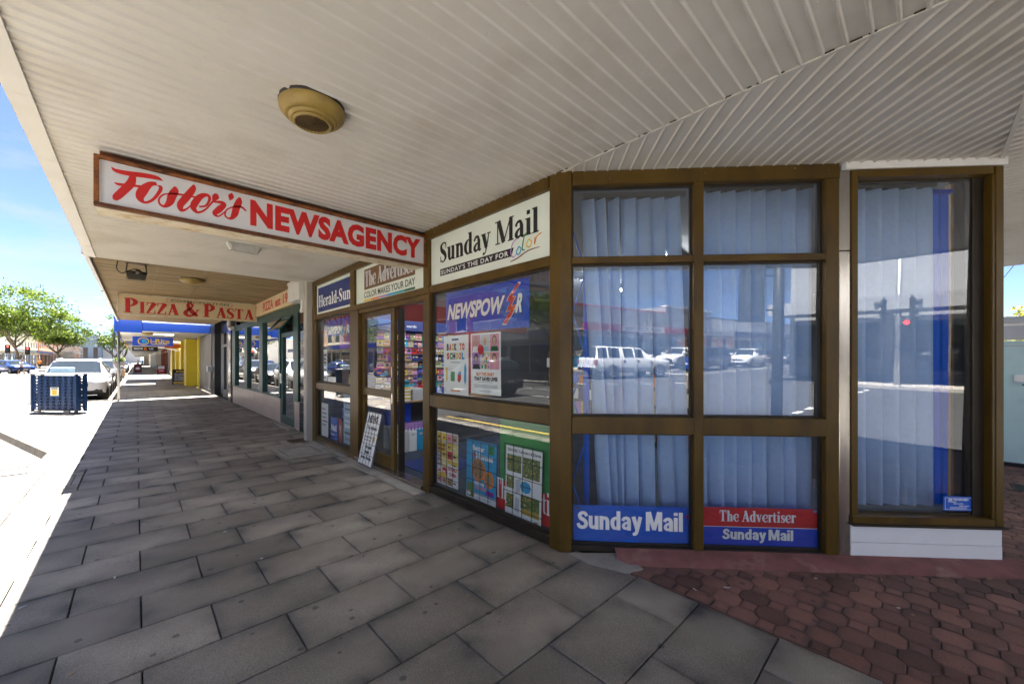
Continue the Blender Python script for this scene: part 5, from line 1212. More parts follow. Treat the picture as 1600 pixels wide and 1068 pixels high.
for a, b in ((-16.5, -14.9), (-14.45, -12.8), (-12.4, -10.74)):
    p = MB(PF); p.quad(a, b, 0.645, 2.52, -0.03, 'pane_pizza'); p.build('pane', pz, recalc=False)
pbar('post', -9.5, -9.14, 0.62, 2.52, -0.08, 0.035)
dz = bpy.data.objects.new('door', None); COL.objects.link(dz); dz.parent = pz; dz.matrix_parent_inverse = pinv(pz)
for nm, a, b, z0, z1 in (('stile', -10.62, -10.5, 0.03, 2.15), ('stile', -9.62, -9.5, 0.03, 2.15), ('rail', -10.5, -9.62, 2.05, 2.15), ('rail', -10.5, -9.62, 0.03, 0.22)): pbar(nm, a, b, z0, z1, -0.07, 0.0, par=dz)
p = MB(PF); p.quad(-10.5, -9.62, 0.22, 2.05, -0.04, 'pane_pizza'); p.build('pane', dz, recalc=False)
MB(PF).box(-10.56, -10.53, 0.0, 0.04, 0.95, 1.2, 'steel').build('handle', dz)
tf = Frame(PF(0, 0.0, 2.5), PF.r, Vector((-0.75, 0, -0.66)), Vector((0.66, 0, -0.75)) * -1)
tw = MB(); a, b = -10.6, -9.55
for q in (((a, 0.0, 2.5), (b, 0.0, 2.5), (b, 0.26, 2.2), (a, 0.26, 2.2)),): tw.face([PF(*p) for p in q], 'pane_pizza')
tw.build('transom_pane', dz, recalc=False)
mb = MB()
for u, v in (((a, 0.0, 2.5), (a, 0.26, 2.2)), ((b, 0.0, 2.5), (b, 0.26, 2.2)), ((a, 0.26, 2.2), (b, 0.26, 2.2)), ((a, 0, 2.5), (b, 0, 2.5))): mb.tube([PF(*u), PF(*v)], 0.022, 6, 'green_frame')
mb.build('transom_frame', dz)
MB(PF).box(-10.64, -9.4, 0.0, 0.14, -0.03, 0.03, 'concrete').build('door_step', pz)
MB(PF).box(-9.13, -8.74, -0.1, 0.0, 0, 2.52, 'grout').build('pilaster', pz); tiles(-9.13, -8.74, 0.01, 2.5, 0.13, 0.2, 'tile_black', pz)
MB(PF).box(-8.73, -8.34, -0.1, 0.03, 0, 2.66, 'grout').build('pilaster', pz); tiles(-8.73, -8.34, 0.01, 2.65, 0.39, 0.31, 'tile_white', pz, 0.03)
MB(PF).box(-8.34, -8.0, -0.1, 0.0, 0, 3.1, 'wall_render').build('pier', pz)
fs = MB(PF).box(-13.6, -8.85, -0.05, 0.05, 2.73, 3.09, 'sign_cream').build('fascia_sign', pz); fs['label'] = 'cream fascia reading Pizza est 1971 in red'
mb = MB(PF); text(mb, 'PIZZA', -12.25, -11.15, 2.80, 3.03, 0.052, 'sign_red', 0.03); text(mb, 'est', -10.95, -10.45, 2.80, 3.0, 0.052, 'sign_red', 0.03); text(mb, '1971', -10.25, -9.45, 2.80, 3.03, 0.052, 'sign_red', 0.03); text(mb, 'V', -13.3, -13.0, 2.80, 3.03, 0.052, 'sign_red', 0.03)
mb.build('lettering', fs, recalc=False)
t = thing('wall_box', 'white metal service box high on the wall between the two shops', 'box', PF(-8.5, 0.1, 2.6))
MB(PF).box(-8.85, -8.12, 0.05, 0.30, 2.66, 3.03, 'pvc_white').build('casing', t, bevel=0.012); MB(PF).box(-8.86, -8.11, 0.045, 0.31, 3.0, 3.045, 'pvc_white').build('lid', t)
MB().tube(spline([PF(-8.3, 0.17, 2.66), PF(-8.3, 0.17, 2.58), PF(-8.42, 0.14, 2.52), PF(-8.62, 0.1, 2.5)], 5), 0.045, 10, 'pvc_white').build('pipe', t)
MB().tube([PF(-8.24, 0.2, 3.04), PF(-8.24, 0.2, 3.1)], 0.06, 10, 'pvc_white').build('pipe', t)
t = thing('downpipe', 'steel downpipe and white pipe bend at the far end of the pizza shop', 'pipe', PF(-17.6, 0.05, 0)); MB(PF).box(-17.9, -17.35, -0.1, 0.04, 0, 3.1, 'steel').build('post', t)
MB().tube(spline([PF(-17.2, 0.1, 3.0), PF(-17.2, 0.1, 2.72), PF(-16.9, 0.12, 2.62), PF(-16.4, 0.12, 2.62)], 5), 0.06, 10, 'pvc_white').build('bend', t)
# hanging pizza sign
HF = Frame((0, 13.1, 0), (1, 0, 0), (0, -1, 0))
hs = thing('hanging_sign', 'cream lightbox reading Cosmopolitan Pizza and Pasta in red', 'sign', (1.1, 13.2, 2.6))
MB(HF).box(-0.31, 2.46, -0.22, 0, 2.60, 3.085, 'sign_cream').build('light_box', hs)
for a, b, z0, z1 in ((-0.325, 2.475, 3.07, 3.095), (-0.325, 2.475, 2.585, 2.606), (-0.325, -0.30, 2.606, 3.07), (2.45, 2.475, 2.606, 3.07)): MB(HF).box(a, b, -0.03, 0.01, z0, z1, 'rust_cream').build('frame_bar', hs)
mb = MB(HF); serif(mb, 'PIZZA & PASTA', -0.22, 2.40, 2.645, 0.345, 0.002, 'sign_red', caps_small=(0, 6, 8), fat=1.35); mb.build('lettering', hs, recalc=False)
mb = MB(HF); text(mb, 'COSMOPOLITAN', 0.62, 1.82, 2.985, 3.035, 0.002, 'sign_green', 0.03, space=1.05); mb.build('small_lettering', hs, recalc=False)
mb = MB(HF); ov = [(1.22 + (0.62 if abs(math.cos(q * .2618)) > 0.001 else 0) * (1 if math.cos(q * .2618) > 0 else -1) + 0.06 * math.cos(q * .2618), 3.01 + 0.045 * math.sin(q * .2618), 0.006) for q in range(25)]
mb.ribbon(ov, 0.0025, 'sign_red', 2); mb.build('oval', hs, recalc=False)

# ------------------------------------------------------------------ recessed entry and the yellow furniture shop
mat('pier_black', (0.014, 0.014, 0.016), 0.3); mat('pier_grey', (0.22, 0.21, 0.20), 0.8, var=0.1, vs=2); mat('alu', (0.42, 0.43, 0.44), 0.35, 0.7)
mat('yellow_wall', (0.82, 0.62, 0.03), 0.5, var=0.05, vs=2); mat('orange_wall', (0.70, 0.16, 0.03), 0.55); mat('awning_blue', (0.01, 0.09, 0.60), 0.4, var=0.05, vs=1.5)
rc = thing('grey_entry', 'recessed grey entry with black piers between the pizza and furniture shops', 'building', (2.5, 20, 0))
def rbox(name, s0, s1, d0, d1, z0, z1, m, par): return MB(PF).box(s0, s1, d0, d1, z0, z1, m).build(name, par)
rbox('pier', -27.3, -25.0, -0.3, 0.0, 0, 3.4, 'pier_black', rc); rbox('pier', -24.98, -22.7, -0.3, 0.02, 0, 3.4, 'pier_grey', rc); rbox('pier', -22.68, -21.9, -0.3, -0.02, 0, 3.4, 'pier_black', rc)
rbox('rear_mass', -27.3, -17.95, -8, -0.9, 0, 5.4, 'pier_grey', rc); rbox('parapet', -27.3, -17.95, -0.9, 0, 3.42, 5.4, 'pier_grey', rc)
for a, b in ((-21.9, -20.2), (-20.1, -18.0)):
    rbox('frame', a, a + 0.12, -0.35, -0.25, 0, 2.7, 'alu', rc); rbox('frame', b - 0.12, b, -0.35, -0.25, 0, 2.7, 'alu', rc); rbox('frame', a + .12, b - .12, -0.35, -0.25, 2.1, 2.2, 'alu', rc)
    p = MB(PF); p.quad(a + .12, b - .12, 0.05, 2.1, -0.3, 'pane_pizza'); p.quad(a + .12, b - .12, 2.2, 2.7, -0.3, 'pane_pizza'); p.build('pane', rc, recalc=False)
rbox('header', -21.9, -18.0, -0.36, -0.24, 2.7, 3.4, 'pier_black', rc); rbox('plinth', -20.2, -18.0, -0.24, -0.1, 0, 0.3, 'pier_grey', rc)
t = thing('meter_box', 'small grey meter box with a pipe on the grey pier', 'box', PF(-22.8, .1, 1.0)); rbox('casing', -22.75, -22.3, 0.0, 0.18, 1.0, 1.25, 'alu', t)
MB().tube(spline([PF(-22.5, .08, 1.0), PF(-22.5, .08, .4), PF(-22.45, .12, .25), PF(-22.2, .1, .2)], 4), .035, 8, 'pvc_white').build('pipe', t)
br = thing('furniture_shop', 'furniture shop with bright yellow pillars under a blue awning', 'shop', (2.5, 28, 0))
rbox('rear_mass', -45, -27.32, -8, -1.2, 0, 5.6, 'pier_grey', br); rbox('pier', -27.9, -27.35, -1.2, 0.06, 0, 2.95, 'yellow_wall', br); rbox('parapet', -45, -27.32, -1.2, 0.0, 3.1, 5.6, 'awning_blue', br)
for a, b in ((-31.4, -29.9), (-35.2, -33.5), (-39.6, -38.0), (-44.2, -42.6)): rbox('pillar', a, b, -0.6, 0.40, 0, 2.755, 'yellow_wall', br)
for a, b in ((-33.5, -31.4), (-38.0, -35.2), (-42.6, -39.6)):
    p = MB(PF); p.quad(a, b, 0.4, 2.3, -0.5, 'pane_pizza'); p.build('pane', br, recalc=False); rbox('stall_riser', a, b, -0.6, -0.45, 0, 0.4, 'yellow_wall', br); rbox('orange_header', a, b, -0.55, -0.4, 2.3, 2.78, 'orange_wall', br)
ba = thing('blue_awning', 'deep blue fascia awning in front of the furniture shop', 'awning', (0, 23, 2.7))
mat('soffit_cream', (0.60, 0.56, 0.46), 0.6, var=0.04, vs=1)
MB().box(-0.62, 2.45, 22.75, 35.0, 2.76, 2.79, 'soffit_cream').build('soffit', ba)
MB().box(-0.66, 0.17, 22.55, 22.74, 2.66, 3.36, 'awning_blue').build('fascia_corner', ba, bevel=.01); MB().box(0.172, 2.45, 22.62, 22.74, 2.74, 3.12, 'awning_blue').build('fascia', ba, bevel=.01)
MB().box(-0.66, -0.625, 22.75, 35.0, 2.66, 3.3, 'awning_blue').build('street_fascia', ba); MB().box(-0.62, 2.45, 22.76, 35.0, 2.80, 3.08, 'awning_blue').build('deck', ba)
MB().box(0.0, 2.3, 22.56, 22.61, 3.125, 3.15, 'fascia_white').build('flashing', ba)
t = thing('ceiling_light', 'lit square panel light under the blue awning', 'ceiling lamp', (0.9, 25.3, 2.75)); mat('panel_glow', (0.8, 0.78, 0.7), 0.5, emit=(1.0, 0.9, 0.7), es=2.0)
MB().box(0.6, 1.3, 25.0, 25.5, 2.735, 2.758, 'panel_glow').build('diffuser', t); MB().box(0.57, 1.33, 24.97, 25.53, 2.745, 2.7585, 'alu').build('frame', t)
dome_lamp(0.35, 24.3, 2.758, 0.2, 'small cream dome lamp under the blue awning', False)
def hang_sign(label, Y, x0, x1, z0, z1, m, zs):
    f = Frame((0, Y, 0), (1, 0, 0), (0, -1, 0)); t = thing('hanging_sign', label, 'sign', ((x0 + x1) / 2, Y, z0))
    MB(f).box(x0, x1, -0.15, 0, z0, z1, m).build('box', t, bevel=.008)
    for x in (x0 + .15, x1 - .15): MB().tube([f(x, -.07, z1), f(x, -.07, zs)], .012, 6, 'alu').build('hanger', t)
    return t, f
t, f = hang_sign('blue hanging sign with yellow words Bi-Rite', 27.0, -0.15, 1.38, 2.24, 2.69, 'c_blue', 2.76)
mb = MB(f); mb.ribbon([(0.25 + .19 * math.cos(q * .2618), 2.465 + .17 * math.sin(q * .2618), .04) for q in range(25)], .002, 'c_yellow', 2); text(mb, 'B', .20, .38, 2.36, 2.57, .0045, 'c_sky', .05); text(mb, 'i-Rite', .50, 1.24, 2.37, 2.60, .002, 'c_yellow', .025); mb.quad(.53, 1.14, 2.31, 2.345, .002, 'c_yellow'); mb.build('lettering', t, recalc=False)
t, f = hang_sign('black hanging sign reading Beds R Us with an orange R', 32.5, -0.19, 0.95, 2.07, 2.34, 'c_black', 2.76)
mb = MB(f); text(mb, 'BEDS', -.12, .27, 2.15, 2.27, .002, 'c_white', .05); text(mb, 'R', .31, .50, 2.11, 2.30, .002, 'c_orange', .08, .1); text(mb, 'US', .54, .75, 2.15, 2.27, .002, 'c_white', .05); mb.build('lettering', t, recalc=False)
t = thing('curved_awning', 'white curved canopy end beyond the Beds R Us sign', 'awning', (1.5, 34, 2.2)); rows = []
for k in range(9):
    a = k / 8; rows.append([(0.9 + 1.5 * a, y, 2.36 - .32 * a * a) for y in (34.0, 36.5)])
mb = MB(); mb.grid(rows, 'c_white'); o = mb.build('canopy', t, recalc=False); so = o.modifiers.new('th', 'SOLIDIFY'); so.thickness = .03
MB().box(1.3, 2.45, 33.9, 34.0, 2.30, 2.60, 'orange_wall').build('orange_end', t)
def a_frame(label, x, y, w, h, m, rz=0.0):
    t = thing('pavement_sign', label, 'pavement sign', (x, y, 0), rz)
    for s in (-1, 1):
        f = Frame((0, s * .25, 0), (-s, 0, 0), (0, s * .97, .24), (0, -s * .24, .97))
        if s == -1: f.r = Vector((1, 0, 0))
        MB(f).box(-w / 2, w / 2, -.015, .0, .06, h, m).build('panel', t, local=True)
        for q in (-1, 1): MB(f).box(q * w / 2 - .02, q * w / 2 + .02, -.02, .006, 0, h + .02, 'c_black').build('leg', t, local=True)
        MB(f).box(-w / 2, w / 2, -.02, .006, h - .02, h + .02, 'c_black').build('top_rail', t, local=True)
        if s == -1: t['f'] = 0; front = f
    del t['f']; return t, front
t, f = a_frame('navy and yellow A-frame sign by the yellow pillar', 1.95, 32.5, .62, .95, 'c_navy'); mb = MB(f)
mb.quad(-.28, .28, .07, .19, .004, 'c_yellow'); text(mb, 'SALE NOW', -.2, .2, .1, .16, .006, 'c_black', .03); mb.quad(-.28, .28, .76, .92, .004, 'c_black'); text(mb, 'Bi-Rite', -.15, .26, .79, .90, .006, 'c_yellow', .05)
for q, z in enumerate((.66, .56, .46, .36, .27)): text(mb, ('BEDS LOUNGES', 'DINING', 'BUY NOW PAY', 'LATER', 'IN STORE')[q], -.22, .22, z, z + .055, .006, 'c_white', .03)
mb.build('print', t, recalc=False, local=True)
t, f = a_frame('red and white A-frame sign far along the footpath by the shop doors', 2.05, 60.5, .64, .95, 'c_red'); mb = MB(f); mb.quad(-.28, .28, .55, .9, .004, 'c_white'); text(mb, 'OPEN', -.2, .2, .25, .4, .004, 'c_white', .04); mb.build('print', t, recalc=False, local=True)
t, f = a_frame('magenta A-frame sign with a white oval far along the kerb side', 0.1, 66, .66, 1.0, 'c_maroon'); MB(f).poly([(.2 * math.cos(q * .5236), .55 + .16 * math.sin(q * .5236)) for q in range(12)], .004, 'c_white').build('oval', t, recalc=False, local=True)

# ------------------------------------------------------------------ generic shop buildings
glass_mat('pane_far', (0.25, 0.28, 0.30), 0.12, 0.0, 0.0)
def shop_building(fr, label, s0, s1, h, wall, fascia, sign=None, aw=3.0, bays=2, upper=0, awd=2.6, depth=9, scol='c_white', sfac=None, riser='pier_grey', parts=True, awm='soffit_cream', cap=True):
    t = thing('shop_building', label, 'building', fr((s0 + s1) / 2, 0, 0)); B = lambda n, *a: MB(fr).box(*a).build(n, t)
    B('rear_mass', s0 + .01, s1 - .01, -depth, -0.5, 0, h - .05, wall); B('upper_wall', s0 + .01, s1 - .01, -0.5, 0, aw + .3, h, wall)
    if cap: B('parapet_cap', s0, s1, -.6, .06, h, h + .12, fascia)
    n = bays; w = (s1 - s0) / n
    for i in range(n + 1):
        a = s0 + w * i; B('pier', max(a - .2, s0 + .01), min(a + .2, s1 - .01), -.5, .01, 0, aw + .3, wall)
    for i in range(n):
        a, b = s0 + w * i + .2, s0 + w * (i + 1) - .2; dr = (i == n // 2)
        g = bpy.data.objects.new('door' if dr else 'window', None); COL.objects.link(g); g.parent = t; g.matrix_parent_inverse = pinv(t)
        z0 = .02 if dr else .5
        if not dr: MB(fr).box(a, b, -.4, -.05, 0, .5, riser).build('stall_riser', g)
        p = MB(fr); p.quad(a, b, z0, aw - .4, -.15, 'pane_far'); p.build('pane', g, recalc=False)
        MB(fr).box(a, b, -.2, -.08, aw - .4, aw - .3, 'alu').build('head', g); MB(fr).box((a + b) / 2 - .04, (a + b) / 2 + .04, -.19, -.1, z0, aw - .4, 'alu').build('mullion', g)
        MB(fr).box(a, b, -.45, -.1, aw - .3, aw + .3, wall).build('bulkhead', g)
    if awd:
        B('awning', s0, s1, 0.02, awd, aw, aw + .12, awm); fo = B('awning_fascia', s0, s1, awd, awd + .08, aw - .05, aw + .55, sfac or fascia)
        if sign:
            mb = MB(fr); cx = (s0 + s1) / 2; L_ = min((s1 - s0) * .8, len(sign) * .32); (mb.quad(cx - L_ / 2 - .5, cx + L_ / 2 + .5, aw + .0, aw + .5, awd + .084, 'c_white') if fascia == 'c_red' else None); text(mb, sign, cx - L_ / 2, cx + L_ / 2, aw + .08, aw + .42, awd + .09, scol, .02); mb.build('lettering', fo, recalc=False)
    for j in range(upper):
        m_ = max(2, int((s1 - s0) / 3)); ww = (s1 - s0) / m_
        for i in range(m_):
            a = s0 + ww * i + ww * .25; z = aw + 1.2 + j * 2.9
            g = MB(fr).box(a, a + ww * .5, -.02, .03, z, z + 1.5, 'fascia_white').build('window', t); MB(fr).box(a + .08, a + ww * .5 - .08, .03, .04, z + .08, z + 1.42, 'pier_black').build('pane', g); MB(fr).box(a - .08, a + ww * .5 + .08, .03, .12, z - .1, z - .01, 'fascia_white').build('sill', g)
    return t
mat('brick_red', (0.30, 0.095, 0.06), 0.85, var=0.15, vs=3); mat('brick_orange', (0.42, 0.20, 0.12), 0.85, var=0.12, vs=3); mat('render_white', (0.66, 0.65, 0.62), 0.8, var=0.06, vs=1); mat('render_cream', (0.58, 0.52, 0.42), 0.8, var=0.08, vs=1)
mat('metal_grey', (0.30, 0.31, 0.33), 0.5, .3, var=.06, vs=1); mat('cladding_blue', (0.12, 0.17, 0.24), .6); mat('tile_grey', (0.33, 0.33, 0.33), .5, var=.08, vs=2)
# our side, far along
shop_building(PF, 'grey shop beyond the furniture shop, in the first gap of sun', -57, -45.05, 5.2, 'pier_grey', 'metal_grey', None, 3.0, 3, awd=0)
shop_building(PF, 'red pier shop under a low dark awning far along the footpath', -74, -57.05, 5.6, 'brick_red', 'c_black', None, 2.9, 4, awd=3.1, sfac='c_black')
shop_building(PF, 'cream shop with a yellow awning edge far along the footpath', -95, -74.05, 5.4, 'render_cream', 'c_yellow', None, 2.9, 5, awd=3.1, sfac='c_yellow')
shop_building(PF, 'white shop at the far end of the covered footpath', -135, -95.05, 6.0, 'render_white', 'metal_grey', None, 3.0, 7, awd=3.1)
shop_building(PF, 'tall pale building closing the near side of the street', -260, -150, 8.0, 'render_cream', 'metal_grey', None, 3.2, 10, 1, awd=3.0)
t = thing('dark_awning', 'dark awning over the footpath beyond the blue one', 'awning', (0, 36, 2.8)); MB().box(-0.5, 2.45, 36.6, 45.0, 2.62, 2.9, 'pier_grey').build('deck', t); MB().box(-.55, -.505, 36.6, 45, 2.55, 3.0, 'orange_wall').build('fascia', t)
# opposite side, seen directly far off and mirrored in the glass
OF = Frame((-18.5, 0, 0), (0, 1, 0), (1, 0, 0))
shop_building(OF, 'white shop building with a low awning across the far crossing', 112, 134, 7.0, 'render_white', 'cladding_blue', 'SHOES', 3.2, 4, 0, sfac='render_white')
shop_building(OF, 'pale corner shop with a navy awning behind the traffic lights', 134.1, 158, 8.2, 'render_cream', 'c_navy', None, 3.2, 4, 1, sfac='c_navy')
shop_building(OF, 'long brick building wrapped in scaffolding beyond the trees', 160, 214, 10.5, 'brick_orange', 'render_cream', None, 3.4, 9, 2, awd=2.4)
shop_building(OF, 'taller orange brick end of the far row', 214.1, 265, 13.0, 'brick_orange', 'brick_red', None, 3.4, 8, 2, awd=0)
sc = thing('scaffolding', 'steel scaffolding standing before the brick building', 'scaffold', OF(190, 3, 0))
for i in range(14):
    for d in (2.9, 4.1): MB().tube([OF(162 + i * 4, d, 0), OF(162 + i * 4, d, 10.8)], .09, 6, 'alu').build('standard', sc)
for k in range(5):
    MB().tube([OF(161, 4.1, 2 + k * 2), OF(215, 4.1, 2 + k * 2)], .07, 6, 'alu').build('ledger', sc); MB(OF).box(161, 215, 2.9, 4.1, 1.85 + k * 2, 1.95 + k * 2, 'timber').build('deck', sc)
t = thing('far_building', 'blue grey clad building closing the end of the street', 'building', (-14, 330, 0)); MB().box(-40, -15, 330, 350, 0, 16, 'cladding_blue').build('mass', t); MB().box(-38, -34, 329.9, 330, 12, 14.5, 'c_red').build('sign_panel', t)
for i in range(6): MB().box(-38 + i * 4, -36.2 + i * 4, 329.9, 330, 3, 9, 'pier_black').build('window', t)
t = thing('far_building', 'pale low building at the end of the street right of the blue grey one', 'building', (-6, 345, 0)); MB().box(-14.9, 2, 345, 360, 0, 9, 'render_white').build('mass', t); MB().box(-15, 2.1, 344.8, 345, 9, 9.6, 'metal_grey').build('parapet', t)
# opposite row mirrored in the street windows
rowr = [(-4.5, 9, 6.0, 'render_cream', 'c_teal', 'BAKERY', 'plain cream bakery across the street, mirrored in the glass'), (9.1, 20, 7.5, 'tile_grey', 'metal_grey', None, 'grey panel fronted shop across the street'), (20.1, 30, 5.0, 'metal_grey', 'fascia_white', 'HAIR', 'low shop with a pale iron roof edge across the street'),
        (30.1, 44, 8.5, 'brick_red', 'fascia_white', None, 'red brick shop with a white parapet across the street'), (44.1, 60, 6.2, 'render_white', 'c_blue', 'PHARMACY', 'white pharmacy with a blue fascia across the street'), (60.1, 84, 7.2, 'render_cream', 'metal_grey', 'CAFE', 'cream cafe row across the street'), ]
for s0, s1, h, wm, fm, sg_, lab in rowr: shop_building(OF, lab, s0, s1, h, wm, fm, sg_, 3.1, max(2, int((s1 - s0) / 3.5)), 1 if h > 7 else 0, sfac=fm)
rowa = [(-36, -19.5, 5.4, 'tile_grey', 'c_red', 'ARENA SPORTS STORE', 'long grey sports store with a red fascia across the crossing'), (-47, -36.1, 6.2, 'metal_grey', 'c_white', 'MOTEL SUPPLIES', 'taller grey shop with a white fascia next to the sports store'), (-60, -47.1, 5.4, 'render_white', 'c_navy', 'TYRES', 'white tyre shop along the mirrored row'),
        (-80, -60.1, 5.6, 'tile_grey', 'cladding_blue', None, 'blue fascia shop along the mirrored row'), (-110, -80.1, 5.6, 'render_cream', 'metal_grey', None, 'cream shop far along the mirrored row'), (-160, -110.1, 6.5, 'brick_orange', 'render_white', None, 'brick shop at the far end of the mirrored row')]
for s0, s1, h, wm, fm, sg_, lab in rowa: shop_building(OF, lab, s0, s1, h, wm, fm, sg_, 3.1, max(2, int((s1 - s0) / 4)), 0, sfac=fm, scol='c_black' if fm in ('c_white', 'c_red') else 'c_white', awm='metal_grey')
CF2 = Frame((0, -22.5, 0), (-1, 0, 0), (0, 1, 0))
shop_building(CF2, 'grey corner building with a deep awning across the side street', -26, 3.0, 6.5, 'tile_grey', 'metal_grey', None, 3.3, 7, 0, awd=3.4, awm='metal_grey', sfac='tile_grey')
shop_building(CF2, 'pale house row farther down the side street', -70, -26.1, 5.5, 'render_cream', 'brick_red', None, 3.0, 8, 0, awd=2.6)
t = thing('far_building', 'pink brick house far down the mirrored main street', 'building', (2, -110, 0)); MB().box(-0.5, 14, -112, -100, 0, 6, 'brick_orange').build('wall', t)
for i in range(4): MB().box(1 + i * 3, 2.4 + i * 3, -99.98, -99.9, 1.2, 3, 'render_white').build('window', t)
MB().prism([(-1, 6), (14.5, 6), (6.7, 9)], -112.3, -99.7, 'metal_grey').build('roof', t)
# ------------------------------------------------------------------ vehicles
def paint(name, col, metal=0.2): return mat(name, col, 0.32, metal, coat=0.8)
paint('p_white', (0.72, 0.73, 0.74), 0.0); paint('p_black', (0.014, 0.014, 0.016)); paint('p_blue', (0.012, 0.05, 0.26)); paint('p_red', (0.32, 0.015, 0.02)); paint('p_silver', (0.42, 0.43, 0.45), .5); paint('p_grey', (0.10, 0.105, 0.115), .4)
mat('car_glass', (0.012, 0.016, 0.018), 0.04, spec=0.7); mat('tyre', (0.018, 0.018, 0.019), 0.85); mat('rim', (0.42, 0.43, 0.44), 0.3, .8); mat('plastic', (0.022, 0.022, 0.024), 0.6); mat('head_lamp', (0.62, 0.65, 0.68), 0.08, coat=1.0); mat('tail_lamp', (0.30, 0.01, 0.01), 0.15, coat=1.0); mat('plate', (0.68, 0.68, 0.66), .4); mat('amber', (0.65, 0.22, 0.01), .2)
# stations: x, bottom, belt, top, half width, half width of roof
BODY = {
 'suv': dict(L=[(2.36, .46, .74, .78, .70, .52), (2.27, .34, .86, .92, .86, .70), (1.95, .27, .97, 1.03, .93, .76), (1.5, .26, 1.02, 1.09, .95, .78), (1.02, .26, 1.06, 1.13, .96, .78), (.28, .26, 1.07, 1.62, .96, .66), (-.38, .26, 1.08, 1.69, .96, .67), (-.48, .26, 1.08, 1.69, .96, .67), (-1.45, .26, 1.10, 1.67, .95, .65), (-1.55, .26, 1.10, 1.665, .95, .65), (-2.08, .30, 1.12, 1.60, .92, .62), (-2.33, .36, 1.05, 1.12, .88, .72), (-2.40, .46, .92, .95, .80, .62)],
             cab=(5, 10), wx=(1.45, -1.42), r=.36, pil=(6, 8)),
 'hatch': dict(L=[(2.12, .42, .66, .69, .66, .5), (2.02, .30, .76, .80, .82, .66), (1.6, .22, .86, .92, .87, .72), (1.0, .22, .92, .99, .88, .72), (.15, .22, .95, 1.40, .88, .58), (-.35, .22, .96, 1.45, .88, .59), (-.44, .22, .96, 1.45, .88, .59), (-1.25, .22, .98, 1.42, .87, .57), (-1.33, .22, .98, 1.415, .87, .57), (-1.75, .26, 1.0, 1.30, .85, .54), (-2.05, .32, .92, .98, .80, .62), (-2.12, .42, .80, .83, .72, .55)],
               cab=(4, 9), wx=(1.32, -1.28), r=.32, pil=(5, 7)),
 'ute': dict(L=[(2.66, .52, .84, .88, .74, .56), (2.56, .40, .98, 1.04, .88, .72), (2.2, .36, 1.08, 1.14, .94, .78), (1.7, .36, 1.13, 1.20, .96, .80), (1.25, .36, 1.16, 1.24, .97, .80), (.62, .36, 1.17, 1.74, .97, .68), (.05, .36, 1.18, 1.80, .97, .69), (-.05, .36, 1.18, 1.80, .97, .69), (-.72, .36, 1.19, 1.80, .97, .69), (-.84, .36, 1.19, 1.80, .97, .70), (-1.0, .38, 1.19, 1.82, .97, .72), (-1.75, .40, 1.19, 1.86, .97, .73), (-1.85, .40, 1.19, 1.86, .97, .73), (-2.45, .46, 1.19, 1.84, .96, .72), (-2.62, .50, 1.12, 1.22, .95, .85), (-2.66, .56, 1.0, 1.04, .92, .8)],
             cab=(5, 13), wx=(1.72, -1.55), r=.39, pil=(6, 8, 9, 11)),
}
_wheel = {}
def wheel_mesh(r):
    if r not in _wheel:
        a = MB(); a.lathe((0, -.11, 0), [(r * .62, 0), (r * .93, 0), (r, .03), (r, .19), (r * .93, .22), (r * .62, .22)], 24, (0, 1, 0), 'tyre')
        b = MB(); b.lathe((0, .085, 0), [(r * .62, 0), (r * .63, .02), (r * .56, .022), (r * .54, -.04), (.04, -.05)], 24, (0, 1, 0), 'plastic')
        b.lathe((0, .085, 0), [(r * .63, .0), (r * .645, .022), (r * .56, .026), (r * .545, 0)], 24, (0, 1, 0), 'rim')
        for k in range(5):
            an = k * 2 * math.pi / 5; c, s = math.cos(an), math.sin(an)
            def q(u, v, w): return (u * c - v * s, w, u * s + v * c)
            b.face([q(.02, -.035, .10), q(r * .57, -.05, .105), q(r * .57, .05, .105), q(.02, .035, .10)], 'rim'); b.face([q(.02, -.035, .10), q(r * .57, -.05, .105), q(r * .57, -.05, .07), q(.02, -.035, .07)], 'rim'); b.face([q(.02, .035, .10), q(r * .57, .05, .105), q(r * .57, .05, .07), q(.02, .035, .07)], 'rim')
        b.lathe((0, .085, 0), [(.055, 0), (.055, .025), (0, .028)], 10, (0, 1, 0), 'rim')
        _wheel[r] = (a.mesh('tyre'), b.mesh('rim'))
    return _wheel[r]
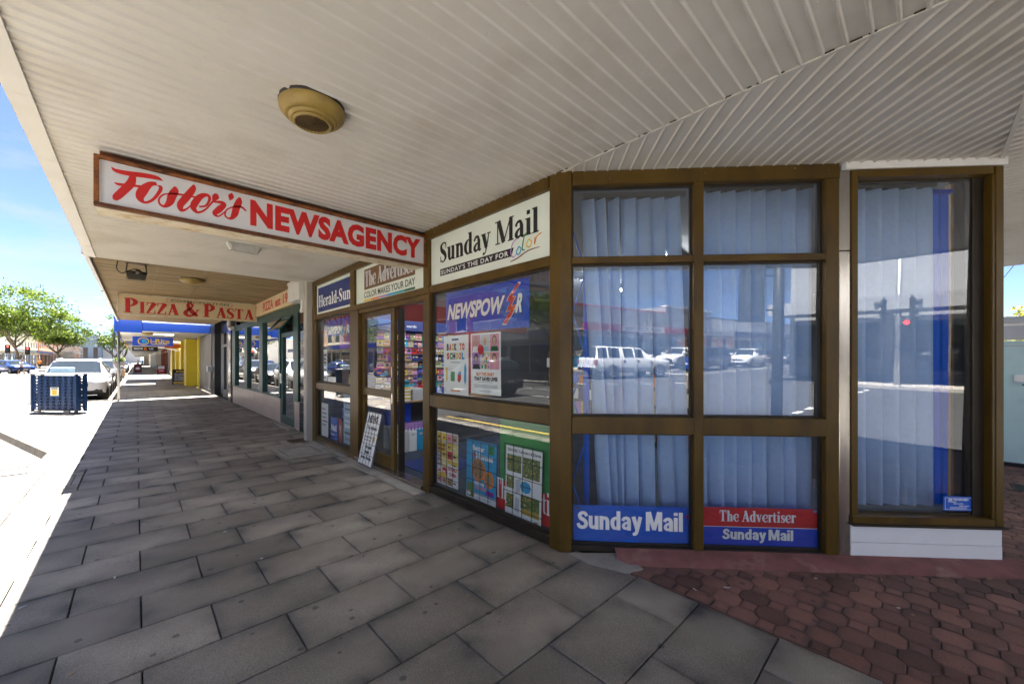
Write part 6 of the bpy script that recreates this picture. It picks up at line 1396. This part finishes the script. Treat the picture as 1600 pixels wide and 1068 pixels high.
def car(kind, label, x, y, heading, pm, cat='car', group=None, z=-0.13, lights=False):
    """heading: degrees from +X of the nose direction"""
    K = BODY[kind]; L = K['L']; t = thing('parked_car' if group else 'car', label, cat, (x, y, z), R(heading), group); mb = MB(); rows = []
    for (sx, zb, zt, tp, hw, ht) in L:
        half = [(.82 * hw, zb), (.97 * hw, zb + .06), (hw, zb + .30 * (zt - zb) + .05), (hw * 1.0, zb + .72 * (zt - zb)), (.965 * hw, zt), (ht + .02, tp - .07), (ht * .86, tp - .012), (ht * .4, tp), ]
        pts = [(sx, p[0], p[1]) for p in half] + [(sx, -p[0], p[1]) for p in reversed(half)]
        rows.append(pts)
    n = len(rows[0]); i0 = 0
    for r in rows: mb.v.extend(r)
    c0, c1 = K['cab']
    for j in range(len(rows) - 1):
        for q in range(n):
            q2 = (q + 1) % n; side = q in (4, 10); top = q in (5, 6, 7, 8, 9); m = pm
            if q == 15: m = 'plastic'
            if side and c0 <= j < c1 and j not in K['pil']: m = 'car_glass'
            if side and j in K['pil'] and kind != 'ute': m = 'plastic'
            if (top or side) and j == c0 - 1: m = 'car_glass' if q not in (5, 9) or True else pm
            if side and j == c0 - 1: m = pm
            if top and j == c1: m = 'car_glass'
            if q in (0, 14): m = 'plastic'
            mb.sm.add(len(mb.f)); mb.f.append((j * n + q, j * n + q2, (j + 1) * n + q2, (j + 1) * n + q)); mb.m.append(m)
    mb.f.append(tuple(range(n))); mb.m.append('plastic' if kind == 'ute' else pm); mb.f.append(tuple((len(rows) - 1) * n + q for q in range(n - 1, -1, -1))); mb.m.append(pm)
    mb.build('body', t, local=True)
    r = K['r']; ty, rm = wheel_mesh(r); hw = L[4][4]
    for wx in K['wx']:
        for s in (-1, 1):
            MB().lathe((wx, s * (hw - .30), r), [(r * 1.16, 0), (r * 1.16, .305), (0, .306)], 22, (0, s, 0), 'plastic').build('wheel_arch', t, local=True)
            w = bpy.data.objects.new('wheel', None); COL.objects.link(w); w.parent = t; w.location = (wx, s * (hw - .085), r); w.rotation_euler = (0, 0, 0 if s > 0 else math.pi)
            for nm, me in (('tyre', ty), ('rim', rm)):
                o = bpy.data.objects.new(nm, me); COL.objects.link(o); o.parent = w
    nx, nz = L[1][0], L[1][2]; hwn = L[1][4]; fx = L[0][0]
    for s in (-1, 1):
        m = MB(); m.face([(fx - .06, s * hwn * .52, nz - .22), (nx - .04, s * hwn * .99, nz - .17), (nx - .16, s * hwn * 1.03, nz - .02), (fx - .05, s * hwn * .55, nz - .07)], 'head_lamp'); m.v = [(vx + .025, vy, vz) for vx, vy, vz in m.v]; m.build('headlight', t, local=True)
        m = MB(); bx = L[-2][0]; m.box(bx - .05, bx + .12, s * L[-2][4] * .80, s * (L[-2][4] + .02), L[-2][2] - .28, L[-2][2] - .02, 'tail_lamp'); m.build('tail_light', t, local=True)
        m = MB(); cx = L[c0 - 1][0] - .25; m.box(cx - .08, cx + .1, s * (hw + .04), s * (hw + .24), L[c0][2] + .03, L[c0][2] + .19, pm); m.build('mirror', t, local=True, bevel=.03, seg=2)
        for hx in (L[c0][0] - .55, L[c0][0] - 1.45): MB().box(hx, hx + .2, s * (hw - .01), s * (hw + .02), L[c0][2] - .12, L[c0][2] - .08, pm).build('door_handle', t, local=True)
    MB().box(fx - .10, fx + .015, -hwn * .52, hwn * .52, nz - .25, nz - .09, 'plastic').build('grille', t, local=True, bevel=.02)
    for k in range(2): MB().box(fx, fx + .022, -hwn * .5, hwn * .5, nz - .20 + .06 * k, nz - .185 + .06 * k, 'rim').build('grille_bar', t, local=True)
    MB().box(nx - .20, nx + .075, -hwn * .96, hwn * .96, L[1][1] + .0, L[1][1] + .15, 'plastic').build('lower_bumper', t, local=True, bevel=.03)
    MB().box(fx + .0, fx + .03, -.19, .19, L[0][1] - .02, L[0][1] + .1, 'plate').build('number_plate', t, local=True); bx = L[-1][0]; MB().box(bx - .02, bx, -.19, .19, .62, .72, 'plate').build('number_plate', t, local=True)
    MB().box(bx - .06, bx + .2, -L[-1][4] * .95, L[-1][4] * .95, L[-1][1] - .1, L[-1][1] + .1, 'plastic').build('rear_bumper', t, local=True, bevel=.03)
    if kind != 'hatch':
        for s in (-1, 1): MB().tube([(L[c0][0] - .25, s * .6, L[c0][3] + .0), (L[c0][0] - .35, s * .6, L[c0][3] + .07), (L[c0][0] - 1.9, s * .58, L[c0 + 1][3] + .05), (L[c0][0] - 2.0, s * .58, L[c0 + 1][3] - .01)], .018, 6, 'rim').build('roof_rail', t, local=True)
    return t
G1 = 'cars parked along the near kerb'
car('suv', 'white four wheel drive wagon parked nose out behind the blue bin cage', -1.80, 24.75, -90, 'p_white', group=G1)
car('hatch', 'black hatchback parked behind the white wagon', -1.75, 30.6, -90, 'p_black', group=G1)
car('suv', 'dark grey wagon parked third along the near kerb', -1.80, 37.0, -90, 'p_grey', group=G1)
car('hatch', 'silver hatchback parked fourth along the near kerb', -1.75, 43.0, -90, 'p_silver', group=G1)
car('ute', 'black utility parked beyond the planter boxes', -1.85, 55.0, -90, 'p_black', group=G1)
car('hatch', 'white hatchback parked far along the near kerb', -1.75, 74.0, -90, 'p_white', group=G1)
car('suv', 'blue wagon parked farthest along the near kerb', -1.8, 84.0, -90, 'p_blue', group=G1)
car('suv', 'deep blue wagon waiting at the far crossing', -11.2, 79.5, -60, 'p_blue')
car('hatch', 'red hatchback parked across the street, mirrored in the sliding door', -13.4, 37.0, 90, 'p_red')
car('hatch', 'bright blue hatchback driving past, mirrored in the left street window', -9.8, 41.5, 90, 'p_blue')
car('suv', 'dark wagon on the road, mirrored behind the two posters', -7.2, 15.2, 90, 'p_grey')
car('ute', 'white utility with a canopy turning in the crossing, mirrored in the corner window', -9.4, -15.7, -72, 'p_white', cat='utility')
G2 = 'cars queued along the mirrored row'
for k, (kd, y, x, pm_, lab) in enumerate((('ute', -27.5, -10.2, 'p_black', 'black utility with a bull bar first in the mirrored queue'), ('ute', -30.0, -13.6, 'p_white', 'white canopy utility parked by the sports store'), ('suv', -36.0, -10.2, 'p_white', 'white wagon second in the mirrored queue'), ('suv', -41.0, -13.6, 'p_grey', 'grey wagon parked beyond the sports store'),
                                         ('hatch', -47.0, -10.4, 'p_grey', 'grey hatchback in the mirrored queue'), ('suv', -54.0, -13.6, 'p_black', 'black wagon parked along the mirrored row'), ('hatch', -60.0, -10.4, 'p_silver', 'silver hatchback far back in the mirrored queue'), ('suv', -72.0, -10.2, 'p_white', 'white wagon last in the mirrored queue'))):
    car(kd, lab, x, y, 90, pm_, group=G2)
car('suv', 'silver wagon parked in the side street', 14, -17.2, 0, 'p_silver')
car('hatch', 'white hatchback far along the opposite kerb', -13.6, 62, 90, 'p_white'); car('suv', 'black wagon far along the opposite kerb', -13.6, 50.5, 90, 'p_black')

# ------------------------------------------------------------------ trees
mat('bark', (0.16, 0.125, 0.09), 0.9, var=0.3, vs=6, bump=.4, bs=20)
def leaf_mat(name, c):
    m = mat(name, c, 0.55, rnd=0.0); N, L = m.node_tree.nodes, m.node_tree.links; b = N['Principled BSDF']
    g = N.new('ShaderNodeNewGeometry'); no = N.new('ShaderNodeTexNoise'); no.inputs['Scale'].default_value = 1.3; L.new(g.outputs['Position'], no.inputs['Vector'])
    r = N.new('ShaderNodeMapRange'); r.inputs['From Min'].default_value = .3; r.inputs['From Max'].default_value = .7; r.inputs['To Min'].default_value = .55; r.inputs['To Max'].default_value = 1.5; L.new(no.outputs['Fac'], r.inputs['Value'])
    h = N.new('ShaderNodeHueSaturation'); h.inputs['Color'].default_value = (*c, 1); L.new(r.outputs['Result'], h.inputs['Value']); L.new(h.outputs['Color'], b.inputs['Base Color'])
    tr = N.new('ShaderNodeBsdfTranslucent'); L.new(h.outputs['Color'], tr.inputs['Color']); mx = N.new('ShaderNodeMixShader'); mx.inputs['Fac'].default_value = .45; o = N['Material Output']; L.new(b.outputs['BSDF'], mx.inputs[1]); L.new(tr.outputs['BSDF'], mx.inputs[2]); L.new(mx.outputs['Shader'], o.inputs['Surface'])
leaf_mat('leaf', (0.085, 0.13, 0.010)); leaf_mat('leaf_yellow', (0.24, 0.23, 0.02))
def tree(label, x, y, h, spread, seed, nl=5200, lm='leaf', z0=0.0, ls=.28, trunk=.32):
    rg = random.Random(seed); t = thing('plane_tree', label, 'tree', (x, y, z0)); mb = MB(); tips = []
    def limb(p, d, l, r, lev):
        pts = [p]; rr = [r]; q = p.copy(); dd = d.copy(); n = 5
        for k in range(n):
            dd = (dd + Vector((rg.gauss(0, .12), rg.gauss(0, .12), .06 + rg.gauss(0, .05)))).normalized(); q = q + dd * (l / n); pts.append(q.copy()); rr.append(r * (1 - .13 * (k + 1)))
        mb.tube(pts, rr, 7 if lev < 2 else 5, 'bark', caps=False)
        if lev >= 3: tips.append(q); tips.append(pts[3]); return
        if lev >= 2: tips.append(q)
        for k in range(3 if lev else 5):
            an = rg.uniform(0, 6.283) if lev else k * 1.257 + rg.uniform(-.3, .3); sp = .75 if lev == 0 else .7
            nd = (dd * .6 + Vector((math.cos(an), math.sin(an), .35)) * sp).normalized(); limb(q if lev == 0 else pts[rg.randint(2, n)], nd, l * (.95 if lev == 0 else .72), r * .52, lev + 1)
    limb(Vector((x, y, z0)), Vector((rg.uniform(-.05, .05), rg.uniform(-.05, .05), 1)), h * .27, trunk, 0)
    mb.build('trunk', t)
    cz = z0 + h * .64; keep = []
    for p in tips:
        v = p - Vector((x, y, cz)); e = (v.x / spread) ** 2 + (v.y / spread) ** 2 + (v.z / (h * .40)) ** 2
        if e > 1: p = Vector((x, y, cz)) + v / math.sqrt(e) * .96
        keep.append(p)
    for k in range(70):
        an = rg.uniform(0, 6.283); u = rg.uniform(-.55, 1); rad = spread * math.sqrt(max(0, 1 - u * u)) * rg.uniform(.55, 1); keep.append(Vector((x + rad * math.cos(an), y + rad * math.sin(an), cz + h * .33 * u)))
    c = MB(); per = max(6, nl // len(keep))
    for p in keep:
        rad = rg.uniform(.5, 1.15) * spread * .27
        for k in range(per):
            d = Vector((rg.gauss(0, 1), rg.gauss(0, 1), rg.gauss(0, .7))) * rad * .46; o = p + d
            a = Vector((rg.gauss(0, 1), rg.gauss(0, 1), rg.gauss(0, .6))).normalized(); b = a.orthogonal().normalized(); b = (b * math.cos(rg.uniform(0, 6.28)) + a.cross(b) * math.sin(rg.uniform(0, 6.28))); s = ls * rg.uniform(.6, 1.2)
            c.face([o - a * s * .5, o + b * s * .35, o + a * s * .5, o - b * s * .35], lm)
    c.build('crown', t, recalc=False); return t
tree('large spreading green street tree at the far crossing, left edge of the photo', -13.5, 99, 13.2, 6.8, 1, 24000, ls=.33)
tree('smaller green street tree in front of the scaffolded building', -12.2, 133, 12.0, 5.4, 2, 18000, ls=.33)
tree('slender green tree on the near kerb beyond the blue awning', -1.55, 68, 7.4, 1.9, 3, 3500, ls=.2, trunk=.14)
tree('green tree on the near kerb farther off, half hidden by the nearer one', -1.5, 96, 8.0, 2.3, 4, 3000, ls=.24, trunk=.16)
tree('dark leafy street tree across the road, mirrored over the Newspower banner', -16.3, 18.5, 9.0, 3.6, 5, 4200, ls=.26, trunk=.2)
tree('leafy street tree across the road, mirrored beside the red brick shop', -16.2, 52, 8.5, 3.2, 6, 3000, ls=.26, trunk=.2)
tree('yellow green tree peeping over the pale blue fence on the right', 16.7, -1.95, 3.1, .75, 9, 2500, 'leaf_yellow', ls=.11, trunk=.06)

# ------------------------------------------------------------------ blue bin cage
mat('bin_blue', (0.012, 0.045, 0.14), 0.4, .3, var=.15, vs=4); mat('bin_grey', (0.33, 0.33, 0.34), .5, .3, var=.1, vs=5)
Lb, Rb = Vector((-2.15, 17.6, 0)), Vector((-1.235, 16.58, 0)); wv = (Rb - Lb); bw = wv.length; BF = Frame(Lb, wv, (wv.y, -wv.x, 0))
if BF.n.dot(Vector((1, 1, 0))) > 0: BF.n = -BF.n
bn = thing('bin_cage', 'blue perforated steel bin enclosure on the sunlit kerb', 'bin', BF(bw / 2, -.2, 0))
def perf(name, fr, s0, s1, z0, z1, nx, nz, hx, hz, par):
    mb = MB(fr); px, pz = (s1 - s0) / nx, (z1 - z0) / nz
    xs = [s0]; zs = [z0]
    for i in range(nx): xs += [s0 + px * (i + .5) - hx / 2, s0 + px * (i + .5) + hx / 2]
    for j in range(nz): zs += [z0 + pz * (j + .5) - hz / 2, z0 + pz * (j + .5) + hz / 2]
    xs.append(s1); zs.append(z1)
    for i in range(len(xs) - 1):
        for j in range(len(zs) - 1):
            if i % 2 == 1 and j % 2 == 1: continue
            mb.quad(xs[i], xs[i + 1], zs[j], zs[j + 1], 0, 'bin_blue')
    o = mb.build(name, par); so = o.modifiers.new('th', 'SOLIDIFY'); so.thickness = .012
perf('front_panel', BF, .03, bw - .03, .10, 1.07, 7, 11, .09, .042, bn)
SD = Frame(BF(bw, 0, 0), -BF.n, BF.r); perf('side_panel', SD, .03, .19, .10, 1.07, 1, 11, .085, .035, bn)
SL = Frame(BF(0, -.22, 0), BF.n, -BF.r); perf('side_panel', SL, .03, .19, .10, 1.07, 1, 11, .085, .035, bn); BK = Frame(BF(bw, -.22, 0), -BF.r, -BF.n); perf('back_panel', BK, .03, bw - .03, .10, 1.07, 7, 11, .09, .042, bn)
for s in (0, bw):
    for d in (0, -.22): MB(BF).box(s - .03, s + .03, d - .03, d + .03, .04, 1.10, 'bin_blue').build('corner_post', bn)
MB(BF).box(-.04, bw + .04, -.27, .05, 1.10, 1.14, 'bin_grey').build('lid', bn, bevel=.01); MB(BF).box(.45, bw - .3, -.22, -.06, 1.14, 1.30, 'c_paleblue').build('lid_hood', bn, bevel=.02)
MB(BF).box(-.06, bw + .06, -.32, .10, -.03, .02, 'concrete').build('base_slab', bn); MB(BF).box(.08, bw - .08, -.18, -.06, .06, 1.05, 'plastic').build('inner_bin', bn)
for s in (.2, bw - .25): MB(BF).box(s - .08, s + .08, .0, .06, .02, .08, 'bin_grey').build('foot', bn)
nf = bw * .52; MB(BF).box(nf - .13, nf + .13, .013, .018, .50, .74, 'c_white').build('notice', bn); mb = MB(BF); mb.quad(nf - .075, nf + .075, .52, .67, .020, 'c_yellow'); mb.quad(nf - .1, nf + .1, .69, .72, .020, 'c_dgrey'); mb.build('notice_print', bn, recalc=False)
# sign pole, planters, street lamps
mat('galv', (0.36, 0.37, 0.38), .45, .6, var=.1, vs=4); mat('pole_dark', (0.10, 0.11, 0.115), .5, .3)
t = thing('sign_pole', 'thin grey sign pole at the kerb end of the blue awning', 'pole', (-.49, 20.9, 0)); MB().tube([(-.49, 20.9, 0), (-.49, 20.9, 2.6)], .035, 12, 'galv').build('post', t); MB().box(-.62, -.575, 20.6, 21.1, 1.95, 2.55, 'pole_dark').build('sign_plate', t); MB().lathe((-.49, 20.9, 2.6), [(.038, 0), (.03, .02), (0, .025)], 10, m='galv').build('cap', t)
for k, (y, lab) in enumerate(((47.2, 'timber and grey planter box nearest on the near kerb'), (50.2, 'timber and grey planter box second along the near kerb'))):
    t = thing('planter', lab, 'planter', (-1.1, y, 0), group='kerb planters'); MB().box(-1.4, -.75, y, y + 1.3, .12, .62, 'timber').build('box', t); MB().box(-1.38, -.77, y + .02, y + 1.28, .63, 1.42, 'pier_grey').build('screen', t)
    for a in (-1.35, -.85): MB().box(a, a + .06, y + .1, y + 1.2, 0, .12, 'pole_dark').build('foot', t)
    c = MB(); rg = random.Random(k)
    for q in range(500): o = Vector((rg.uniform(-1.35, -.8), y + rg.uniform(.1, 1.2), 1.45 + rg.uniform(0, .3))); a = Vector((rg.gauss(0, 1), rg.gauss(0, 1), rg.gauss(0, 1))).normalized(); b = a.orthogonal(); c.face([o - a * .06, o + b * .04, o + a * .06, o - b * .04], 'leaf')
    c.build('plant', t, recalc=False)
def street_lamp(label, x, y, h, arm, m='galv'):
    t = thing('street_lamp', label, 'street lamp', (x, y, 0)); MB().tube([(x, y, 0), (x, y, h)], [.11, .06], 10, m).build('mast', t); MB().tube([(x, y, h - .05), (x + arm * .9, y, h + .1)], .04, 8, m).build('arm', t)
    MB().box(x + arm * .85 - .1, x + arm * 1.25, y - .16, y + .16, h + .05, h + .15, m).build('luminaire', t, bevel=.03)
street_lamp('street lamp whose head shows past the plywood awning edge', -1.45, 76.6, 9.8, -2.1); street_lamp('far street lamp left of the near kerb trees', -4.2, 135, 10.2, 2.4, 'pole_dark'); street_lamp('street lamp across the road', -15.6, 30, 9.5, 2.4); street_lamp('tall lamp in the side street', 9, -19.3, 9, .1)
# ------------------------------------------------------------------ traffic signals
mat('sig_black', (0.02, 0.021, 0.022), .5); mat('sig_off', (0.04, 0.03, 0.02), .2); mat('sig_red', (0.5, .02, .02), .3, emit=(1, .03, .02), es=2.0); mat('sig_yellow', (.6, .45, .05), .5)
def lantern(c, face, par, lit=0, ped=False):
    F = Frame(c, Vector((0, 0, 1)).cross(Vector(face)) * 1.0, face); n = 2 if ped else 3; hh = .33 * n
    h = MB(F).box(-.15, .15, -.12, .06, -hh / 2, hh / 2, 'sig_black').build('lantern', par, bevel=.02)
    if not ped: MB(F).box(-.26, .26, -.02, 0.0, -hh / 2 - .1, hh / 2 + .1, 'sig_black').build('backplate', h)
    for k in range(n):
        z = hh / 2 - .165 - .33 * k; MB().lathe(F(0, .062, z), [(0, .02), (.07, .015), (.1, 0)], 16, F.n, 'sig_red' if (lit is not None and k == lit) else 'sig_off').build('lens', h)
        mb = MB(); pr = []; 
        for j in range(9):
            a = math.pi * j / 8; pr.append([F(.12 * math.cos(a), .06, z + .12 * math.sin(a)), F(.12 * math.cos(a), .27, z + .12 * math.sin(a) - .02)])
        mb.grid(pr, 'sig_black'); mb.build('visor', h, recalc=False)
def signal(label, x, y, h, faces, r=.075, m='galv', ped=None, button=True, z=0.0):
    t = thing('traffic_signal', label, 'traffic light', (x, y, z)); MB().tube([(x, y, z), (x, y, z + h)], r, 14, m).build('post', t); MB().lathe((x, y, z + h), [(r, 0), (r * .6, .03), (0, .04)], 12, m=m).build('cap', t)
    for (dx, dy, zz, fx, fy, lit) in faces:
        lantern((x + dx, y + dy, zz), (fx, fy, 0), t, lit)
        for q in (-.35, .35): MB().tube([(x, y, zz + q), (x + dx * .8, y + dy * .8, zz + q)], .018, 6, 'sig_black').build('bracket', t)
    if ped: lantern((x + ped[0], y + ped[1], ped[2]), (ped[3], ped[4], 0), t, 0, True)
    if button: MB().tube([(x - .09, y - .09, z + 1.0), (x - .12, y - .12, z + 1.0)], .08, 12, 'sig_black').build('push_button', t); MB().box(x - .12, x + .04, y - .14, y - .04, z + .86, z + 1.2, 'sig_black').build('button_box', t)
    return t
signal('dark traffic signal on the near corner, mirrored in the right corner window', 1.80, -5.0, 4.6, [(-.36, .40, 2.72, -.72, -.69, None)], .1, 'sig_black', z=-.1)
signal('slim red traffic signal on the far corner, mirrored at the right corner window edge', -2.6, -19.6, 3.4, [(0, .25, 3.0, .1, 1, 0)], .06, 'galv')
signal('pale galvanised signal post across the side street, mirrored in the tall end window', 1.9, -19.2, 5.6, [(-.5, .1, 3.2, -.9, .3, None), (.5, .1, 3.2, .9, .3, None)], .1, 'galv', ped=(.28, .25, 2.5, .1, 1))
signal('red traffic signal at the far crossing, left one', -13.6, 92.5, 3.4, [(0, -.25, 3.2, .15, -1, 0)], .07); signal('red traffic signal at the far crossing, right one', -12.2, 96, 3.4, [(0, -.25, 3.0, .15, -1, 0)], .07, 'galv'); signal('traffic signal far across the road with its red lit beyond the tree', -15.4, 105, 3.6, [(0, -.25, 3.3, .15, -1, 0)], .07)
# ------------------------------------------------------------------ pale blue fence, tree and wires on the right
mat('fence_blue', (0.50, 0.70, 0.73), .45, var=.05, vs=2, grime=(.43, .6, .63), gs=5, gp=(.55, .85)); mat('fence_grey', (0.48, 0.51, 0.57), .5, var=.05, vs=3)
FF = Frame((9.0, 0, 0), (0, -1, 0), (-1, 0, 0))
t = thing('steel_fence', 'pale blue steel gate panel with a grey top rail at the right edge', 'fence', (9.0, -1.5, 0))
for i in range(3):
    a = 0.2 + i * 1.35; MB(FF).box(a, a + 1.335, -.04, 0, .06, 1.78, 'fence_blue').build('panel', t, bevel=.004); MB(FF).box(a + .02, a + 1.31, .001, .012, 1.70, 1.715, 'fence_grey').build('seam', t); MB(FF).box(a + .02, a + 1.31, .001, .010, 1.25, 1.262, 'fence_blue').build('seam', t)
MB(FF).box(.15, 4.3, -.06, .03, 1.79, 2.02, 'fence_grey').build('top_rail', t); MB(FF).box(.15, 4.3, .031, .04, 1.99, 2.025, 'trim_white').build('top_strip', t); MB(FF).box(.15, 4.3, -.07, .05, 2.03, 2.12, 'fence_grey').build('capping', t)
MB(FF).box(.15, 4.3, -.05, .02, .0, .055, 'pier_black').build('bottom_rail', t); MB(FF).box(.86, 1.16, .005, .03, 1.19, 1.30, 'c_white').build('latch_plate', t, bevel=.01); MB(FF).box(.96, 1.02, .03, .05, 1.23, 1.26, 'pier_black').build('latch', t); MB(FF).box(.93, 1.0, .005, .03, 1.15, 1.17, 'c_navy').build('keeper', t)
t = thing('floor_grate', 'small dark floor grate in the red paving near the fence', 'grate', (7.6, -.7, 0)); MB().box(7.35, 7.75, -1.0, -.7, -.02, .006, 'iron').build('frame', t)
for k in range(6): MB().box(7.38 + k * .058, 7.41 + k * .058, -.98, -.72, .006, .009, 'sig_black').build('slot', t)
t = thing('power_pole', 'power pole with crossarm behind the pale blue fence', 'pole', (19.5, -3.9, 0)); MB().tube([(19.5, -3.9, 0), (19.5, -3.9, 7.2)], .13, 10, 'bark').build('post', t)
for z in (4.6, 6.6): MB().box(19.4, 19.6, -4.7, -1.9, z, z + .1, 'bark').build('crossarm', t); 
for z in (4.7, 6.7):
    for yy in (-4.5, -3.3, -2.1): MB().lathe((19.5, yy, z), [(.03, 0), (.05, .05), (.03, .1), (.05, .13), (0, .16)], 8, m='pier_grey').build('insulator', t)
for k, (z, z2) in enumerate(((4.85, 8.3), (6.85, 9.2), (4.85, 5.1))):
    a = Vector((19.5, -2.1, z)); b = Vector((10.5, -9, z2)) if k < 2 else Vector((60, -2.1, z2)); pts = [a.lerp(b, q / 10) - Vector((0, 0, .35 * math.sin(math.pi * q / 10))) for q in range(11)]; MB().tube(pts, .013, 5, 'sig_black').build('wire', t)
# ------------------------------------------------------------------ people
mat('skin', (0.48, 0.27, 0.19), .6); mat('shirt_white', (.70, .70, .70), .8); mat('shorts_navy', (.03, .04, .07), .85); mat('hi_vis', (.8, .22, .02), .7); mat('cloth_blue', (.03, .2, .5), .8); mat('hair_dark', (.03, .02, .015), .8); mat('cloth_black', (.02, .02, .022), .8)
def person(label, x, y, rz, top, bottom, z=-.126, stride=.25, shorts=True, h=1.74):
    k = h / 1.74
    J = {'pel': (0, 0, .95, .13), 'wst': (0, 0, 1.10, .12), 'che': (0, 0, 1.32, .15), 'nek': (0, .01, 1.50, .058), 'hd': (0, .03, 1.60, .085), 'hd2': (0, .03, 1.69, .075),
         'hl': (-.10, 0, .90, .095), 'kl': (-.10, stride * .6, .50, .065), 'al': (-.10, stride * .9, .09, .042), 'tl': (-.10, stride * .9 + .15, .04, .035), 'hr': (.10, 0, .90, .095), 'kr': (.10, -stride * .3, .50, .065), 'ar': (.10, -stride, .12, .042), 'tr': (.10, -stride + .14, .04, .035),
         'sl': (-.19, 0, 1.42, .062), 'el': (-.25, -stride * .5, 1.16, .046), 'wl': (-.24, -stride * .3, .92, .034), 'fl': (-.235, -stride * .25, .83, .03), 'sr': (.19, 0, 1.42, .062), 'er': (.25, stride * .5, 1.16, .046), 'wr': (.23, stride * 1.1, .98, .034), 'fr': (.225, stride * 1.3, .91, .03)}
    E = [('pel', 'wst'), ('wst', 'che'), ('che', 'nek'), ('nek', 'hd'), ('hd', 'hd2'), ('pel', 'hl'), ('hl', 'kl'), ('kl', 'al'), ('al', 'tl'), ('pel', 'hr'), ('hr', 'kr'), ('kr', 'ar'), ('ar', 'tr'), ('che', 'sl'), ('sl', 'el'), ('el', 'wl'), ('wl', 'fl'), ('che', 'sr'), ('sr', 'er'), ('er', 'wr'), ('wr', 'fr')]
    nm = list(J); me = bpy.data.meshes.new('person'); me.from_pydata([tuple(c * k for c in J[n][:3]) for n in nm], [(nm.index(a), nm.index(b)) for a, b in E], [])
    t = bpy.data.objects.new('person', me); COL.objects.link(t); sk = t.modifiers.new('skin', 'SKIN'); ss = t.modifiers.new('sub', 'SUBSURF'); ss.levels = 1; ss.render_levels = 1
    for i, n in enumerate(nm): me.skin_vertices[0].data[i].radius = (J[n][3] * k, J[n][3] * k); me.skin_vertices[0].data[i].use_root = (n == 'pel')
    dg = bpy.context.evaluated_depsgraph_get(); m2 = bpy.data.meshes.new_from_object(t.evaluated_get(dg)); t.modifiers.clear(); t.data = m2
    for m in ('skin', top, bottom, 'hair_dark', 'sig_black'): m2.materials.append(MATS[m])
    for p in m2.polygons:
        c = p.center / k; arm = abs(c.x) > .205
        i = 0
        if c.z < .085: i = 4
        elif arm: i = 1 if c.z > 1.2 else 0
        elif c.z > 1.46: i = 3 if (c.z > 1.66 or (c.y < .0 and c.z > 1.56)) else 0
        elif c.z > .93: i = 1
        elif c.z > (.52 if shorts else .1): i = 2
        p.material_index = i; p.use_smooth = True
    t.location = (x, y, z); t.rotation_euler = (0, 0, rz); tag(t, label, 'person'); return t
person('person in white shirt and dark shorts walking across the far crossing', -9.7, 72.5, R(60), 'shirt_white', 'shorts_navy')
person('person in an orange vest standing by the far corner shop', -12.4, 108, R(160), 'hi_vis', 'cloth_black', 0, .1, False); person('person in dark clothes on the far corner behind the walker', -13.8, 104, R(20), 'cloth_black', 'cloth_black', 0, .15, False)
person('person in blue far along the covered footpath', .9, 118, R(10), 'cloth_blue', 'cloth_black', 0, .2, False); person('person in white far along the covered footpath', .2, 112, R(190), 'shirt_white', 'cloth_black', 0, .2, False)
# ------------------------------------------------------------------ small litter on the paving
mat('litter_white', (.6, .58, .54), .8); mat('litter_tan', (.38, .25, .12), .8); mb = MB(); rg = random.Random(77)
for k in range(110):
    x, y = (rg.uniform(-.8, 2.35), rg.uniform(.6, 7.5)) if k < 45 else ((2.45 - abs(rg.gauss(0, .05)), rg.uniform(2.2, 7.9)) if k < 75 else (rg.uniform(2.6, 4.4), rg.uniform(-.8, 1.2)))
    if k >= 75 and (Vector((x, y)) - CHA).dot(CHN) < .2: continue
    a = rg.uniform(0, 6.28); l, w = rg.uniform(.006, .022), rg.uniform(.003, .008); c, s = math.cos(a), math.sin(a); z = .006
    mb.face([(x + c * l - s * w, y + s * l + c * w, z), (x - c * l - s * w, y - s * l + c * w, z + .002), (x - c * l + s * w, y - s * l - c * w, z), (x + c * l + s * w, y + s * l - c * w, z + .003)], rg.choice(['litter_white', 'litter_tan', 'litter_tan', 'bark']))
tag(mb.build('litter', recalc=False), 'scattered butts and leaf scraps on the paving', 'litter', kind='stuff')
